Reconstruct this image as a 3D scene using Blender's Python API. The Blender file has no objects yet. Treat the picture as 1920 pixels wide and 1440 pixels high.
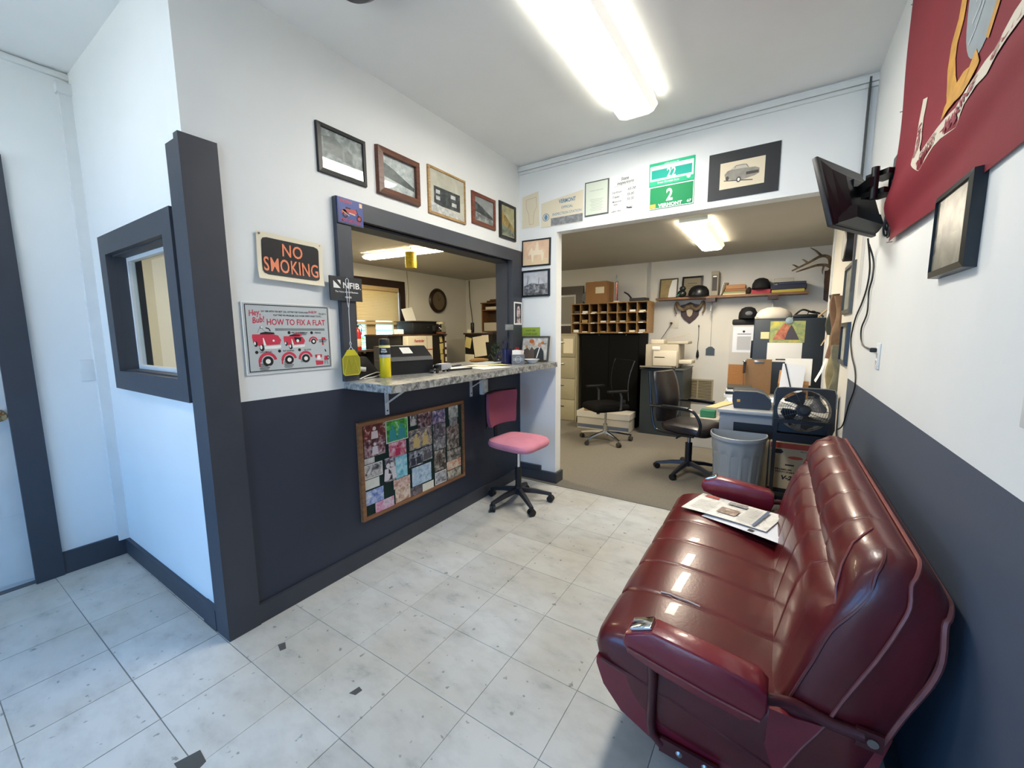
import bpy, bmesh, math, random
from mathutils import Matrix, Vector

# ---------------------------------------------------------------- camera, world, exposure
SC = bpy.context.scene
COL = SC.collection
R = math.radians

YAW, PITCH, ROLL = -0.57574, 0.12623, 0.00771
def camera():
    cy, sy, cp, sp = math.cos(YAW), math.sin(YAW), math.cos(PITCH), math.sin(PITCH)
    fw = Vector((sy*cp, cy*cp, -sp)); rt = Vector((cy, -sy, 0)); dn = fw.cross(rt)
    cr, sr = math.cos(ROLL), math.sin(ROLL)
    r2 = cr*rt + sr*dn; d2 = -sr*rt + cr*dn
    cam = bpy.data.cameras.new('camera'); cam.sensor_width = 36; cam.lens = 767.31/1920*36
    cam.clip_start = 0.02; cam.clip_end = 200
    o = bpy.data.objects.new('camera', cam); COL.objects.link(o)
    m = Matrix((r2, -d2, -fw)).transposed().to_4x4()
    m.translation = Vector((2.0106, -0.7367, 1.3756))
    o.matrix_world = m
    SC.camera = o
camera()

SC.view_settings.view_transform = 'Standard'
SC.view_settings.look = 'None'
SC.view_settings.gamma = 1
SC.view_settings.use_curve_mapping = False
SC.view_settings.exposure = 2.34

W = bpy.data.worlds.new('sky'); SC.world = W; W.use_nodes = True
_bg = W.node_tree.nodes['Background']
_bg.inputs[0].default_value = (0.18, 0.47, 1.0, 1)
_bg.inputs[1].default_value = 1.5

_s = bpy.data.lights.new('sun', 'SUN'); _s.energy = 17; _s.angle = R(0.6); _s.color = (1.0, 0.93, 0.82)
_so = bpy.data.objects.new('sun', _s); COL.objects.link(_so)      # high behind the building: lights the forecourt, not the room
_so.rotation_euler = Vector((-0.22, -0.62, -0.75)).to_track_quat('-Z', 'Y').to_euler()

FLUOR_FRONT = 10.5      # radiance of the front room diffuser
FLUOR_DESK = 13.5       # office diffuser over the desk
FLUOR_LEFT = 24.0       # office diffuser behind the counter

# openings in the wall behind the photographer and in the office: light portals (sampling help only)
def portal(name, loc, rot, sx, sy):
    l = bpy.data.lights.new(name, 'AREA'); l.shape = 'RECTANGLE'; l.size = sx; l.size_y = sy
    l.cycles.is_portal = True
    o = bpy.data.objects.new(name, l); COL.objects.link(o); o.location = loc; o.rotation_euler = rot
    return o
portal('daylight_portal', (-0.25, -2.66, 1.25), (R(90), 0, 0), 1.7, 1.9)
portal('daylight_portal', (1.45, -2.66, 1.15), (R(90), 0, 0), 1.1, 2.1)
portal('daylight_portal', (-3.16, 3.42, 1.36), (0, R(-90), 0), 0.5, 0.8)

# ---------------------------------------------------------------- materials
def lin(c):
    if isinstance(c, str):
        c = c.lstrip('#'); c = [int(c[i:i+2], 16)/255 for i in (0, 2, 4)]
        c = [x/12.92 if x <= 0.04045 else ((x+0.055)/1.055)**2.4 for x in c]
    return (c[0], c[1], c[2], 1)
MATS = {}
def mat(name, col, rough=0.5, metal=0.0, spec=0.5, noise=0.0, nscale=20, bump=0.0, bscale=200, emit=None, estr=0, trans=0, coat=0, alpha=1, col2=None, detail=4):
    if name in MATS: return MATS[name]
    m = bpy.data.materials.new(name); m.use_nodes = True; MATS[name] = m
    nt = m.node_tree; N = nt.nodes; L = nt.links; b = N['Principled BSDF']
    c = lin(col); b.inputs['Base Color'].default_value = c
    b.inputs['Roughness'].default_value = rough; b.inputs['Metallic'].default_value = metal
    b.inputs['Specular IOR Level'].default_value = spec
    b.inputs['Coat Weight'].default_value = coat
    if trans: b.inputs['Transmission Weight'].default_value = trans
    if alpha < 1: b.inputs['Alpha'].default_value = alpha
    if emit: b.inputs['Emission Color'].default_value = lin(emit); b.inputs['Emission Strength'].default_value = estr
    m.diffuse_color = c
    tc = None
    if noise or bump:
        tc = N.new('ShaderNodeTexCoord')
    if noise:
        n = N.new('ShaderNodeTexNoise'); n.inputs['Scale'].default_value = nscale; n.inputs['Detail'].default_value = detail
        L.new(tc.outputs['Object'], n.inputs['Vector'])
        r = N.new('ShaderNodeMapRange'); r.inputs['From Min'].default_value = 0.3; r.inputs['From Max'].default_value = 0.7
        L.new(n.outputs['Fac'], r.inputs['Value'])
        mx = N.new('ShaderNodeMix'); mx.data_type = 'RGBA'
        L.new(r.outputs['Result'], mx.inputs['Factor'])
        mx.inputs[6].default_value = c
        c2 = lin(col2) if col2 else tuple(x*(1-noise) for x in c[:3])+(1,)
        mx.inputs[7].default_value = c2
        L.new(mx.outputs[2], b.inputs['Base Color'])
    if bump:
        n2 = N.new('ShaderNodeTexNoise'); n2.inputs['Scale'].default_value = bscale; n2.inputs['Detail'].default_value = 3
        L.new(tc.outputs['Object'], n2.inputs['Vector'])
        bp = N.new('ShaderNodeBump'); bp.inputs['Strength'].default_value = bump; bp.inputs['Distance'].default_value = 0.004
        L.new(n2.outputs['Fac'], bp.inputs['Height']); L.new(bp.outputs[0], b.inputs['Normal'])
    return m

def two_tone(name, upper, lower, zsplit, rough=0.55, rough2=0.5):
    """wall paint: one colour above zsplit (world height), another below"""
    m = mat(name, upper, rough, noise=0.04, nscale=3, bump=0.06, bscale=120)
    nt = m.node_tree; N = nt.nodes; L = nt.links; b = N['Principled BSDF']
    g = N.new('ShaderNodeNewGeometry'); s = N.new('ShaderNodeSeparateXYZ'); L.new(g.outputs['Position'], s.inputs[0])
    gt = N.new('ShaderNodeMath'); gt.operation = 'LESS_THAN'; L.new(s.outputs['Z'], gt.inputs[0]); gt.inputs[1].default_value = zsplit
    mx = N.new('ShaderNodeMix'); mx.data_type = 'RGBA'; L.new(gt.outputs[0], mx.inputs['Factor'])
    src = b.inputs['Base Color'].links[0].from_socket
    L.new(src, mx.inputs[6]); mx.inputs[7].default_value = lin(lower)
    L.new(mx.outputs[2], b.inputs['Base Color'])
    return m

def photo(name, pal, scale=18, seed=0.0, rough=0.35):
    """printed picture: soft blobs of a few colours"""
    if name in MATS: return MATS[name]
    m = mat(name, pal[0], rough); nt = m.node_tree; N = nt.nodes; L = nt.links; b = N['Principled BSDF']
    tc = N.new('ShaderNodeTexCoord'); mp = N.new('ShaderNodeMapping'); mp.inputs['Location'].default_value = (seed*3.1, seed*1.7, seed*2.3)
    L.new(tc.outputs['Object'], mp.inputs[0])
    n = N.new('ShaderNodeTexNoise'); n.inputs['Scale'].default_value = scale; n.inputs['Detail'].default_value = 5; n.inputs['Roughness'].default_value = 0.6
    n.inputs['Distortion'].default_value = 0.6
    L.new(mp.outputs[0], n.inputs['Vector'])
    cr = N.new('ShaderNodeValToRGB'); el = cr.color_ramp.elements
    k = len(pal); lo, hi = 0.30, 0.68
    el[0].position = lo; el[0].color = lin(pal[0]); el[1].position = hi; el[1].color = lin(pal[-1])
    for i in range(1, k-1):
        e = el.new(lo+(hi-lo)*i/(k-1)); e.color = lin(pal[i])
    L.new(n.outputs['Fac'], cr.inputs[0]); L.new(cr.outputs[0], b.inputs['Base Color'])
    return m

def wood(name, c1, c2, axis='X', rough=0.5, scale=6):
    m = mat(name, c1, rough); nt = m.node_tree; N = nt.nodes; L = nt.links; b = N['Principled BSDF']
    tc = N.new('ShaderNodeTexCoord'); mp = N.new('ShaderNodeMapping')
    mp.inputs['Scale'].default_value = {'X': (1, 9, 9), 'Y': (9, 1, 9), 'Z': (9, 9, 1)}[axis]
    L.new(tc.outputs['Object'], mp.inputs[0])
    n = N.new('ShaderNodeTexNoise'); n.inputs['Scale'].default_value = scale; n.inputs['Detail'].default_value = 6; n.inputs['Distortion'].default_value = 0.4
    L.new(mp.outputs[0], n.inputs[0])
    cr = N.new('ShaderNodeValToRGB'); cr.color_ramp.elements[0].position = .35; cr.color_ramp.elements[1].position = .65
    cr.color_ramp.elements[0].color = lin(c1); cr.color_ramp.elements[1].color = lin(c2)
    L.new(n.outputs[0], cr.inputs[0]); L.new(cr.outputs[0], b.inputs['Base Color'])
    return m

def glass(name='pane_glass', tint=(0.93, 0.97, 0.97), rough=0.02):
    if name in MATS: return MATS[name]
    m = bpy.data.materials.new(name); m.use_nodes = True; MATS[name] = m
    nt = m.node_tree; nt.nodes.clear(); N = nt.nodes; L = nt.links
    o = N.new('ShaderNodeOutputMaterial'); t = N.new('ShaderNodeBsdfTransparent'); t.inputs[0].default_value = (*tint, 1)
    g = N.new('ShaderNodeBsdfGlossy'); g.inputs['Roughness'].default_value = rough
    fr = N.new('ShaderNodeFresnel'); fr.inputs[0].default_value = 1.5
    ge = N.new('ShaderNodeNewGeometry'); inv = N.new('ShaderNodeMath'); inv.operation = 'SUBTRACT'; inv.inputs[0].default_value = 1; L.new(ge.outputs['Backfacing'], inv.inputs[1])
    mu = N.new('ShaderNodeMath'); mu.operation = 'MULTIPLY'; L.new(fr.outputs[0], mu.inputs[0]); L.new(inv.outputs[0], mu.inputs[1])   # no false total reflection on the inner face
    mx = N.new('ShaderNodeMixShader'); L.new(mu.outputs[0], mx.inputs[0]); L.new(t.outputs[0], mx.inputs[1]); L.new(g.outputs[0], mx.inputs[2])
    L.new(mx.outputs[0], o.inputs[0])
    return m

def tile_mat():
    m = mat('vinyl_tile', '#bcbfbc', 0.42, spec=0.4); nt = m.node_tree; N = nt.nodes; L = nt.links; b = N['Principled BSDF']
    g = N.new('ShaderNodeNewGeometry')
    oi = N.new('ShaderNodeObjectInfo')
    mp = N.new('ShaderNodeMapping'); mp.inputs['Rotation'].default_value = (0, 0, R(28)); mp.inputs['Scale'].default_value = (2.6, 4.6, 1)
    L.new(g.outputs['Position'], mp.inputs[0])
    n1 = N.new('ShaderNodeTexNoise'); n1.inputs['Scale'].default_value = 2.2; n1.inputs['Detail'].default_value = 8; n1.inputs['Roughness'].default_value = .62
    L.new(mp.outputs[0], n1.inputs[0])
    n2 = N.new('ShaderNodeTexNoise'); n2.inputs['Scale'].default_value = 1.1; n2.inputs['Detail'].default_value = 5
    L.new(g.outputs['Position'], n2.inputs[0])
    cr = N.new('ShaderNodeValToRGB'); e = cr.color_ramp.elements
    e[0].position = .28; e[0].color = lin('#a3a5a2'); e[1].position = .56; e[1].color = lin('#c6c8c5')
    x = e.new(.40); x.color = lin('#bbbdba')
    L.new(n1.outputs[0], cr.inputs[0])
    cr2 = N.new('ShaderNodeValToRGB'); e = cr2.color_ramp.elements
    e[0].position = .32; e[0].color = lin('#e8e0d2'); e[1].position = .6; e[1].color = (1, 1, 1, 1)
    L.new(n2.outputs[0], cr2.inputs[0])
    mu = N.new('ShaderNodeMix'); mu.data_type = 'RGBA'; mu.blend_type = 'MULTIPLY'; mu.inputs['Factor'].default_value = 1
    L.new(cr.outputs[0], mu.inputs[6]); L.new(cr2.outputs[0], mu.inputs[7])
    hv = N.new('ShaderNodeHueSaturation'); mr = N.new('ShaderNodeMapRange'); mr.inputs['To Min'].default_value = .93; mr.inputs['To Max'].default_value = 1.05
    L.new(oi.outputs['Random'], mr.inputs[0]); L.new(mr.outputs[0], hv.inputs['Value']); L.new(mu.outputs[2], hv.inputs['Color'])
    # small scuffs
    n3 = N.new('ShaderNodeTexNoise'); n3.inputs['Scale'].default_value = 26; n3.inputs['Detail'].default_value = 2
    L.new(g.outputs['Position'], n3.inputs[0])
    c3 = N.new('ShaderNodeValToRGB'); c3.color_ramp.elements[0].position = .27; c3.color_ramp.elements[0].color = lin('#a0a19e'); c3.color_ramp.elements[1].position = .32; c3.color_ramp.elements[1].color = (1, 1, 1, 1)
    L.new(n3.outputs[0], c3.inputs[0])
    m2 = N.new('ShaderNodeMix'); m2.data_type = 'RGBA'; m2.blend_type = 'MULTIPLY'; m2.inputs['Factor'].default_value = .8
    L.new(hv.outputs[0], m2.inputs[6]); L.new(c3.outputs[0], m2.inputs[7])
    L.new(m2.outputs[2], b.inputs['Base Color'])
    return m

WHITE = mat('wall_paint', '#e2e4e2', 0.6, noise=0.04, nscale=2.5, bump=0.06, bscale=120)
CEIL = mat('ceiling_paint', '#e9e9e7', 0.8, noise=0.03, nscale=3, bump=0.05)
NAVY = '#2b3240'
CHAR = mat('charcoal_paint', '#393d45', 0.5, noise=0.10, nscale=8, bump=0.08, bscale=60)
COUNTERWALL = two_tone('counter_wall_paint', '#e2e4e2', NAVY, 1.072)
RIGHTWALL = two_tone('right_wall_lit_paint', '#e2e4e2', '#4a5361', 1.068)  # lower half lightened: the window light on this wall is in the colour
OFFWALL = mat('office_wall_paint', '#dcd9cf', 0.6, noise=0.05, nscale=2, bump=0.05)
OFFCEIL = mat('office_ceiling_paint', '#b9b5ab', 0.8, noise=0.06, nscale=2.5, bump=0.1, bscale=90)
CARPET = mat('carpet_pile', '#7f7a70', 0.95, spec=0.1, noise=0.25, nscale=160, bump=0.6, bscale=420)
TILE = tile_mat()
GROUT = mat('tile_joint', '#7a7c78', 0.8)
WTRIM = mat('white_trim_paint', '#d9dbd9', 0.5, noise=0.06, nscale=10)
BLACK = mat('black_plastic', '#101114', 0.45)
BLACKM = mat('black_metal', '#0c0d0f', 0.35)
DGREY = mat('dark_grey_plastic', '#2b2d31', 0.5, noise=0.2, nscale=30)
CHROME = mat('chrome', '#d8dadc', 0.12, metal=1)
STEEL = mat('steel', '#9a9c9e', 0.3, metal=1)
PAPER = mat('white_paper', '#e9e8e2', 0.7)
PAPERW = mat('cream_paper', '#e2d8bd', 0.7)
CARD = mat('cardboard', '#9a7247', 0.8, noise=0.12, nscale=12)
GLASS = glass()
INK = mat('black_ink', '#0d0e11', 0.6)
RED = mat('red_print', '#c8324a', 0.5)
BROWN = mat('brown_window_casing', '#2b1a12', 0.4, noise=0.2, nscale=10)

# ---------------------------------------------------------------- mesh tools
class MB:
    def __init__(s): s.v = []; s.f = []
    def add(s, vs, fs):
        n = len(s.v); s.v += [tuple(p) for p in vs]; s.f += [tuple(i+n for i in f) for f in fs]; return s
    def box(s, x0, x1, y0, y1, z0, z1):
        v = [(x, y, z) for x in (x0, x1) for y in (y0, y1) for z in (z0, z1)]
        return s.add(v, [(0, 1, 3, 2), (4, 6, 7, 5), (0, 4, 5, 1), (2, 3, 7, 6), (0, 2, 6, 4), (1, 5, 7, 3)])
    def bm(s, b, M=None):
        if M is not None: b.transform(M)
        b.verts.ensure_lookup_table(); b.verts.index_update()
        s.add([v.co for v in b.verts], [[v.index for v in f.verts] for f in b.faces]); b.free(); return s
    def rbox(s, c, size, r=0.01, seg=2, rot=None):
        b = bmesh.new(); bmesh.ops.create_cube(b, size=1)
        bmesh.ops.scale(b, vec=size, verts=b.verts)
        r = min(r, min(size)*0.49)
        bmesh.ops.bevel(b, geom=list(b.edges), offset=r, segments=seg, profile=0.5, affect='EDGES')
        M = Matrix.Translation(c)
        if rot: M = M @ (Matrix.Rotation(rot[2], 4, 'Z') @ Matrix.Rotation(rot[1], 4, 'Y') @ Matrix.Rotation(rot[0], 4, 'X'))
        return s.bm(b, M)
    def obox(s, c, size, rot):
        b = bmesh.new(); bmesh.ops.create_cube(b, size=1); bmesh.ops.scale(b, vec=size, verts=b.verts)
        return s.bm(b, Matrix.Translation(c) @ (Matrix.Rotation(rot[2], 4, 'Z') @ Matrix.Rotation(rot[1], 4, 'Y') @ Matrix.Rotation(rot[0], 4, 'X')))
    def cyl(s, p0, p1, r0, r1=None, seg=14, caps=True):
        r1 = r0 if r1 is None else r1
        p0, p1 = Vector(p0), Vector(p1); d = (p1-p0)
        if d.length < 1e-9: return s
        d.normalize(); a = d.orthogonal().normalized(); b = d.cross(a)
        v = []
        for p, r in ((p0, r0), (p1, r1)):
            for i in range(seg):
                t = 2*math.pi*i/seg; v.append(p + (a*math.cos(t)+b*math.sin(t))*r)
        f = [(i, (i+1) % seg, seg+(i+1) % seg, seg+i) for i in range(seg)]
        if caps: f += [tuple(range(seg))[::-1], tuple(range(seg, 2*seg))]
        return s.add(v, f)
    def tube(s, pts, r, seg=8, closed=False):
        pts = [Vector(p) for p in pts]; n = len(pts)
        rs = r if isinstance(r, (list, tuple)) else [r]*n
        v = []; up = None
        for i, p in enumerate(pts):
            if closed: t = pts[(i+1) % n]-pts[i-1]
            else: t = pts[min(i+1, n-1)]-pts[max(i-1, 0)]
            t.normalize()
            if up is None: a = t.orthogonal().normalized()
            else: a = (up - t*up.dot(t)).normalized()
            up = a; b = t.cross(a)
            for k in range(seg):
                q = 2*math.pi*k/seg; v.append(p+(a*math.cos(q)+b*math.sin(q))*rs[i])
        f = []
        for i in range(n if closed else n-1):
            j = (i+1) % n
            for k in range(seg): f.append((i*seg+k, i*seg+(k+1) % seg, j*seg+(k+1) % seg, j*seg+k))
        if not closed: f += [tuple(range(seg))[::-1], tuple(range((n-1)*seg, n*seg))]
        return s.add(v, f)
    def lathe(s, prof, c=(0, 0, 0), seg=24, sx=1, sy=1, axis='Z'):
        v = []
        for r, z in prof:
            for i in range(seg):
                t = 2*math.pi*i/seg; x, y = r*math.cos(t)*sx, r*math.sin(t)*sy
                p = (x, y, z) if axis == 'Z' else ((x, z, y) if axis == 'Y' else (z, x, y))
                v.append((c[0]+p[0], c[1]+p[1], c[2]+p[2]))
        f = []
        for j in range(len(prof)-1):
            for i in range(seg): f.append((j*seg+i, j*seg+(i+1) % seg, (j+1)*seg+(i+1) % seg, (j+1)*seg+i))
        f += [tuple(range(seg))[::-1], tuple(range((len(prof)-1)*seg, len(prof)*seg))]
        return s.add(v, f)
    def sphere(s, c, r, sc=(1, 1, 1), u=14, w=9):
        b = bmesh.new(); bmesh.ops.create_uvsphere(b, u_segments=u, v_segments=w, radius=r); bmesh.ops.scale(b, vec=sc, verts=b.verts)
        return s.bm(b, Matrix.Translation(c))
    def prism(s, poly, y0, y1):
        """polygon in local x,z extruded along y"""
        n = len(poly); v = [(x, y0, z) for x, z in poly]+[(x, y1, z) for x, z in poly]
        return s.add(v, [tuple(range(n)), tuple(range(n, 2*n))[::-1]]+[(i, n+i, n+(i+1) % n, (i+1) % n) for i in range(n)])
    def slab(s, poly, z0, z1):
        n = len(poly); v = [(x, y, z0) for x, y in poly]+[(x, y, z1) for x, y in poly]
        return s.add(v, [tuple(range(n))[::-1], tuple(range(n, 2*n))]+[(i, (i+1) % n, n+(i+1) % n, n+i) for i in range(n)])
    def poly(s, poly, y=0.0):
        return s.add([(x, y, z) for x, z in poly], [tuple(range(len(poly)))])
    def rect(s, x0, x1, z0, z1, y=0.0):
        return s.poly([(x0, z0), (x1, z0), (x1, z1), (x0, z1)], y)
    def disc(s, cx, cz, rx, rz=None, y=0.0, n=20, a0=0, a1=360):
        rz = rx if rz is None else rz
        full = abs(a1-a0) >= 360
        k = n if full else n+1
        p = [(cx+rx*math.cos(R(a0+(a1-a0)*i/n)), cz+rz*math.sin(R(a0+(a1-a0)*i/n))) for i in range(k)]
        return s.poly(p, y)
    def ring(s, cx, cz, r0, r1, y=0.0, n=24, a0=0, a1=360, sz=1):
        for i in range(n):
            a, b = R(a0+(a1-a0)*i/n), R(a0+(a1-a0)*(i+1)/n)
            s.poly([(cx+r*math.cos(t), cz+r*sz*math.sin(t)) for r, t in ((r0, a), (r1, a), (r1, b), (r0, b))], y)
        return s
    def line(s, pts, w, y=0.0):
        for (x0, z0), (x1, z1) in zip(pts, pts[1:]):
            d = Vector((x1-x0, z1-z0)); 
            if d.length < 1e-9: continue
            d.normalize(); nx, nz = -d.y*w/2, d.x*w/2
            s.poly([(x0+nx, z0+nz), (x1+nx, z1+nz), (x1-nx, z1-nz), (x0-nx, z0-nz)], y)
        return s
    def loft(s, rings, closed=True, caps=True):
        n = len(rings[0]); base = []
        for r in rings: base += [tuple(p) for p in r]
        f = []
        for j in range(len(rings)-1):
            for i in range(n if closed else n-1):
                k = (i+1) % n; f.append((j*n+i, j*n+k, (j+1)*n+k, (j+1)*n+i))
        if caps: f += [tuple(range(n))[::-1], tuple(range((len(rings)-1)*n, len(rings)*n))]
        return s.add(base, f)
    def xf(s, M):
        s.v = [tuple(M @ Vector(p)) for p in s.v]; return s
    def mesh(s, name, m, smooth=40, fix=True):
        me = bpy.data.meshes.new(name); me.from_pydata(s.v, [], s.f)
        if fix:
            b = bmesh.new(); b.from_mesh(me); bmesh.ops.recalc_face_normals(b, faces=b.faces); b.to_mesh(me); b.free()
        if smooth:
            me.shade_smooth(); me.set_sharp_from_angle(angle=R(smooth))
        for x in (m if isinstance(m, (list, tuple)) else [m]): me.materials.append(x)
        me.update(); return me

def link(o, parent=None):
    COL.objects.link(o)
    if parent is not None: o.parent = parent
    return o
def tag(o, label=None, cat=None, group=None, kind=None):
    if label: o['label'] = label
    if cat: o['category'] = cat
    if group: o['group'] = group
    if kind: o['kind'] = kind
    return o
def thing(name, label, cat, loc=(0, 0, 0), rz=0, group=None, rot=None):
    o = bpy.data.objects.new(name, None); o.empty_display_size = 0.05; link(o)
    o.location = loc; o.rotation_euler = rot if rot else (0, 0, rz)
    return tag(o, label, cat, group)
def part(parent, name, mb, m, label=None, smooth=40, fix=True, kind=None):
    o = bpy.data.objects.new(name, mb.mesh(name, m, smooth, fix)); link(o, parent)
    return tag(o, label, kind=kind)
def solo(name, label, cat, mb, m, loc=(0, 0, 0), rz=0, group=None, smooth=40, rot=None, fix=True):
    o = bpy.data.objects.new(name, mb.mesh(name, m, smooth, fix)); link(o)
    o.location = loc; o.rotation_euler = rot if rot else (0, 0, rz)
    return tag(o, label, cat, group)
def struct(name, mb, m, parent=None, label=None, loc=(0, 0, 0), rz=0, smooth=30):
    o = bpy.data.objects.new(name, mb.mesh(name, m, smooth)); link(o, parent)
    o.location = loc; o.rotation_euler = (0, 0, rz)
    if parent is None: tag(o, label, kind='structure')
    return o
def copy_tree(o, parent=None):
    c = o.copy(); link(c, parent)
    for ch in list(o.children): copy_tree(ch, c)
    return c

_FONT = {}
def text_mb(body, h, width=None, bold=0.0, shear=0.0, align='CENTER', spacing=1.0):
    """lettering as flat mesh in local x,z (front faces -y); h = cap height"""
    cu = bpy.data.curves.new('lettering', 'FONT'); cu.body = body; cu.size = 1; cu.resolution_u = 3
    cu.offset = bold; cu.shear = shear; cu.space_character = spacing
    o = bpy.data.objects.new('lettering', cu); COL.objects.link(o)
    dg = bpy.context.evaluated_depsgraph_get(); dg.update()
    me = bpy.data.meshes.new_from_object(o.evaluated_get(dg))
    vs = [v.co.copy() for v in me.vertices]; fs = [tuple(p.vertices) for p in me.polygons]
    bpy.data.objects.remove(o); bpy.data.meshes.remove(me); bpy.data.curves.remove(cu)
    if not vs: return MB()
    x0, x1 = min(v.x for v in vs), max(v.x for v in vs)
    s = h/0.69; sx = s if width is None else width/(x1-x0)
    off = {'CENTER': -(x0+x1)/2, 'LEFT': -x0, 'RIGHT': -x1}[align]
    mb = MB(); mb.add([((v.x+off)*sx, 0.0, v.y*s) for v in vs], fs)
    return mb
def text(parent, body, x, z, h, m, y, width=None, bold=0.0, shear=0.0, align='CENTER', rot=0, name='lettering', spacing=1.0):
    mb = text_mb(body, h, width, bold, shear, align, spacing)
    mb.xf(Matrix.Translation((x, y, z)) @ Matrix.Rotation(rot, 4, 'Y'))
    return part(parent, name, mb, m, smooth=0, fix=False)
def textinto(dst, body, x, z, h, y, width=None, bold=0.0, shear=0.0, align='CENTER', rot=0):
    mb = text_mb(body, h, width, bold, shear, align).xf(Matrix.Translation((x, y, z)) @ Matrix.Rotation(rot, 4, 'Y'))
    dst.add(mb.v, mb.f)

# wall frames: local x = right as one faces the wall, z up, -y towards the viewer
def wl(wall, a, z, off=0.0):
    return {'counter': ((0.0+off, a, z), R(90)), 'back': ((a, 2.5-off, z), 0.0), 'right': ((2.395-off, a, z), R(-90)),
            'return': ((a, 0.0-off, z), 0.0), 'door': ((-1.40+off, a, z), R(90)), 'far': ((a, 5.5-off, z), 0.0),
            'oleft': ((-3.08+off, a, z), R(90)), 'oright': ((2.40-off, a, z), R(-90))}[wall]
def wthing(wall, a, z, name, label, cat, group=None, off=0.0, tilt=0):
    loc, rz = wl(wall, a, z, off); return thing(name, label, cat, loc, rz, group, rot=(0, tilt, rz) if tilt else None)

def frame_mb(w, h, b, d, y=0.0):
    """mitred picture frame, centre origin, front at y-d, back at y"""
    mb = MB(); o = [(-w/2, -h/2), (w/2, -h/2), (w/2, h/2), (-w/2, h/2)]; i = [(-w/2+b, -h/2+b), (w/2-b, -h/2+b), (w/2-b, h/2-b), (-w/2+b, h/2-b)]
    for k in range(4):
        l = (k+1) % 4
        v = [(o[k][0], y, o[k][1]), (o[l][0], y, o[l][1]), (i[l][0], y, i[l][1]), (i[k][0], y, i[k][1])]
        v += [(x, y-d, z) for x, _, z in v]
        e = 0.25
        v[4:6] = [(x*(1-e*b/w), y-d*0.85, z*(1-e*b/h)) for x, _, z in v[4:6]]
        mb.add(v, [(0, 1, 2, 3), (4, 7, 6, 5), (0, 4, 5, 1), (1, 5, 6, 2), (2, 6, 7, 3), (3, 7, 4, 0)])
    return mb
def framed(t, w, h, b, d, fm, pm, glazed=True, mount=None, mb_w=0.0, lift=0.0):
    part(t, 'frame', frame_mb(w, h, b, d), fm, smooth=0)
    if mount:
        part(t, 'mount', MB().box(-w/2+b*.9, w/2-b*.9, -0.006, -0.003, -h/2+b*.9, h/2-b*.9), mount, smooth=0)
    p = part(t, 'picture', MB().box(-w/2+b*.9+mb_w, w/2-b*.9-mb_w, -0.0085-lift, -0.0062, -h/2+b*.9+mb_w, h/2-b*.9-mb_w), pm, smooth=0)
    if glazed:
        part(t, 'glass', MB().rect(-w/2+b*.95, w/2-b*.95, -h/2+b*.95, h/2-b*.95, -min(d*.75, 0.0155+lift)), GLASS, smooth=0)
    return p
# ---------------------------------------------------------------- the setting
CH, OH = 2.815, 2.365          # ceilings: front room, office
XR, YB, YF, XL, XD = 2.395, 2.5, 5.5, -3.08, -1.40
def wall_cells(u0, u1, z0, z1, holes):
    """rectangle minus holes as list of rectangles (u,z)"""
    us = sorted({u0, u1, *[h[0] for h in holes], *[h[1] for h in holes]}); zs = sorted({z0, z1, *[h[2] for h in holes], *[h[3] for h in holes]})
    out = []
    for a, b in zip(us, us[1:]):
        if b <= u0 or a >= u1: continue
        run = None
        for c, d in zip(zs, zs[1:]):
            if any(h[0] <= a and b <= h[1] and h[2] <= c and d <= h[3] for h in holes):
                if run: out.append((a, b, *run)); run = None
            else: run = (run[0], d) if run else (c, d)
        if run: out.append((a, b, *run))
    return out
def wall_x(name, x0, x1, y0, y1, z0, z1, m, holes=(), label=None):
    mb = MB()
    for a, b, c, d in wall_cells(y0, y1, z0, z1, holes): mb.box(x0, x1, a, b, c, d)
    return struct(name, mb, m, label=label)
def wall_y(name, x0, x1, y0, y1, z0, z1, m, holes=(), label=None):
    mb = MB()
    for a, b, c, d in wall_cells(x0, x1, z0, z1, holes): mb.box(a, b, y0, y1, c, d)
    return struct(name, mb, m, label=label)

# floor of the front room with its vinyl tiles
TS, TX, TY = 0.3048, 0.832, -0.024
fl = struct('floor', MB().box(XD, XR, -2.6, 2.45, -0.05, -0.0022), GROUT, label='worn pale grey vinyl tile floor of the front room')
def tile_mesh(w, d):
    b = bmesh.new(); bmesh.ops.create_cube(b, size=1); bmesh.ops.scale(b, vec=(w, d, 0.003), verts=b.verts)
    top = [e for e in b.edges if all(v.co.z > 0 for v in e.verts)]
    bmesh.ops.bevel(b, geom=top, offset=0.0008, segments=1, affect='EDGES')
    me = bpy.data.meshes.new('tile'); b.to_mesh(me); b.free(); me.materials.append(TILE); return me
_tm = {}
rnd = random.Random(4)
i0, i1 = math.floor((XD-TX)/TS), math.ceil((XR-TX)/TS)
for i in range(i0, i1):
    for j in range(-7, 9):
        xa, xb = max(TX+i*TS, XD), min(TX+(i+1)*TS, XR); ya, yb = TY+j*TS, min(TY+(j+1)*TS, 2.447)
        if xb-xa < .01 or yb-ya < .01: continue
        if xb <= 0.0 and ya >= 0.0: continue                 # under the counter wall and beyond
        if xa < -0.05 and ya > -0.02 and xb < 0.1: continue
        g = 0.0042 if j in (-2, -1) and rnd.random() < .6 else 0.0017
        key = (round(xb-xa-g, 4), round(yb-ya-g, 4))
        if key not in _tm: _tm[key] = tile_mesh(*key)
        o = bpy.data.objects.new('tile', _tm[key]); link(o, fl)
        o.location = ((xa+xb)/2, (ya+yb)/2, -0.0015-rnd.random()*0.0006)
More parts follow.
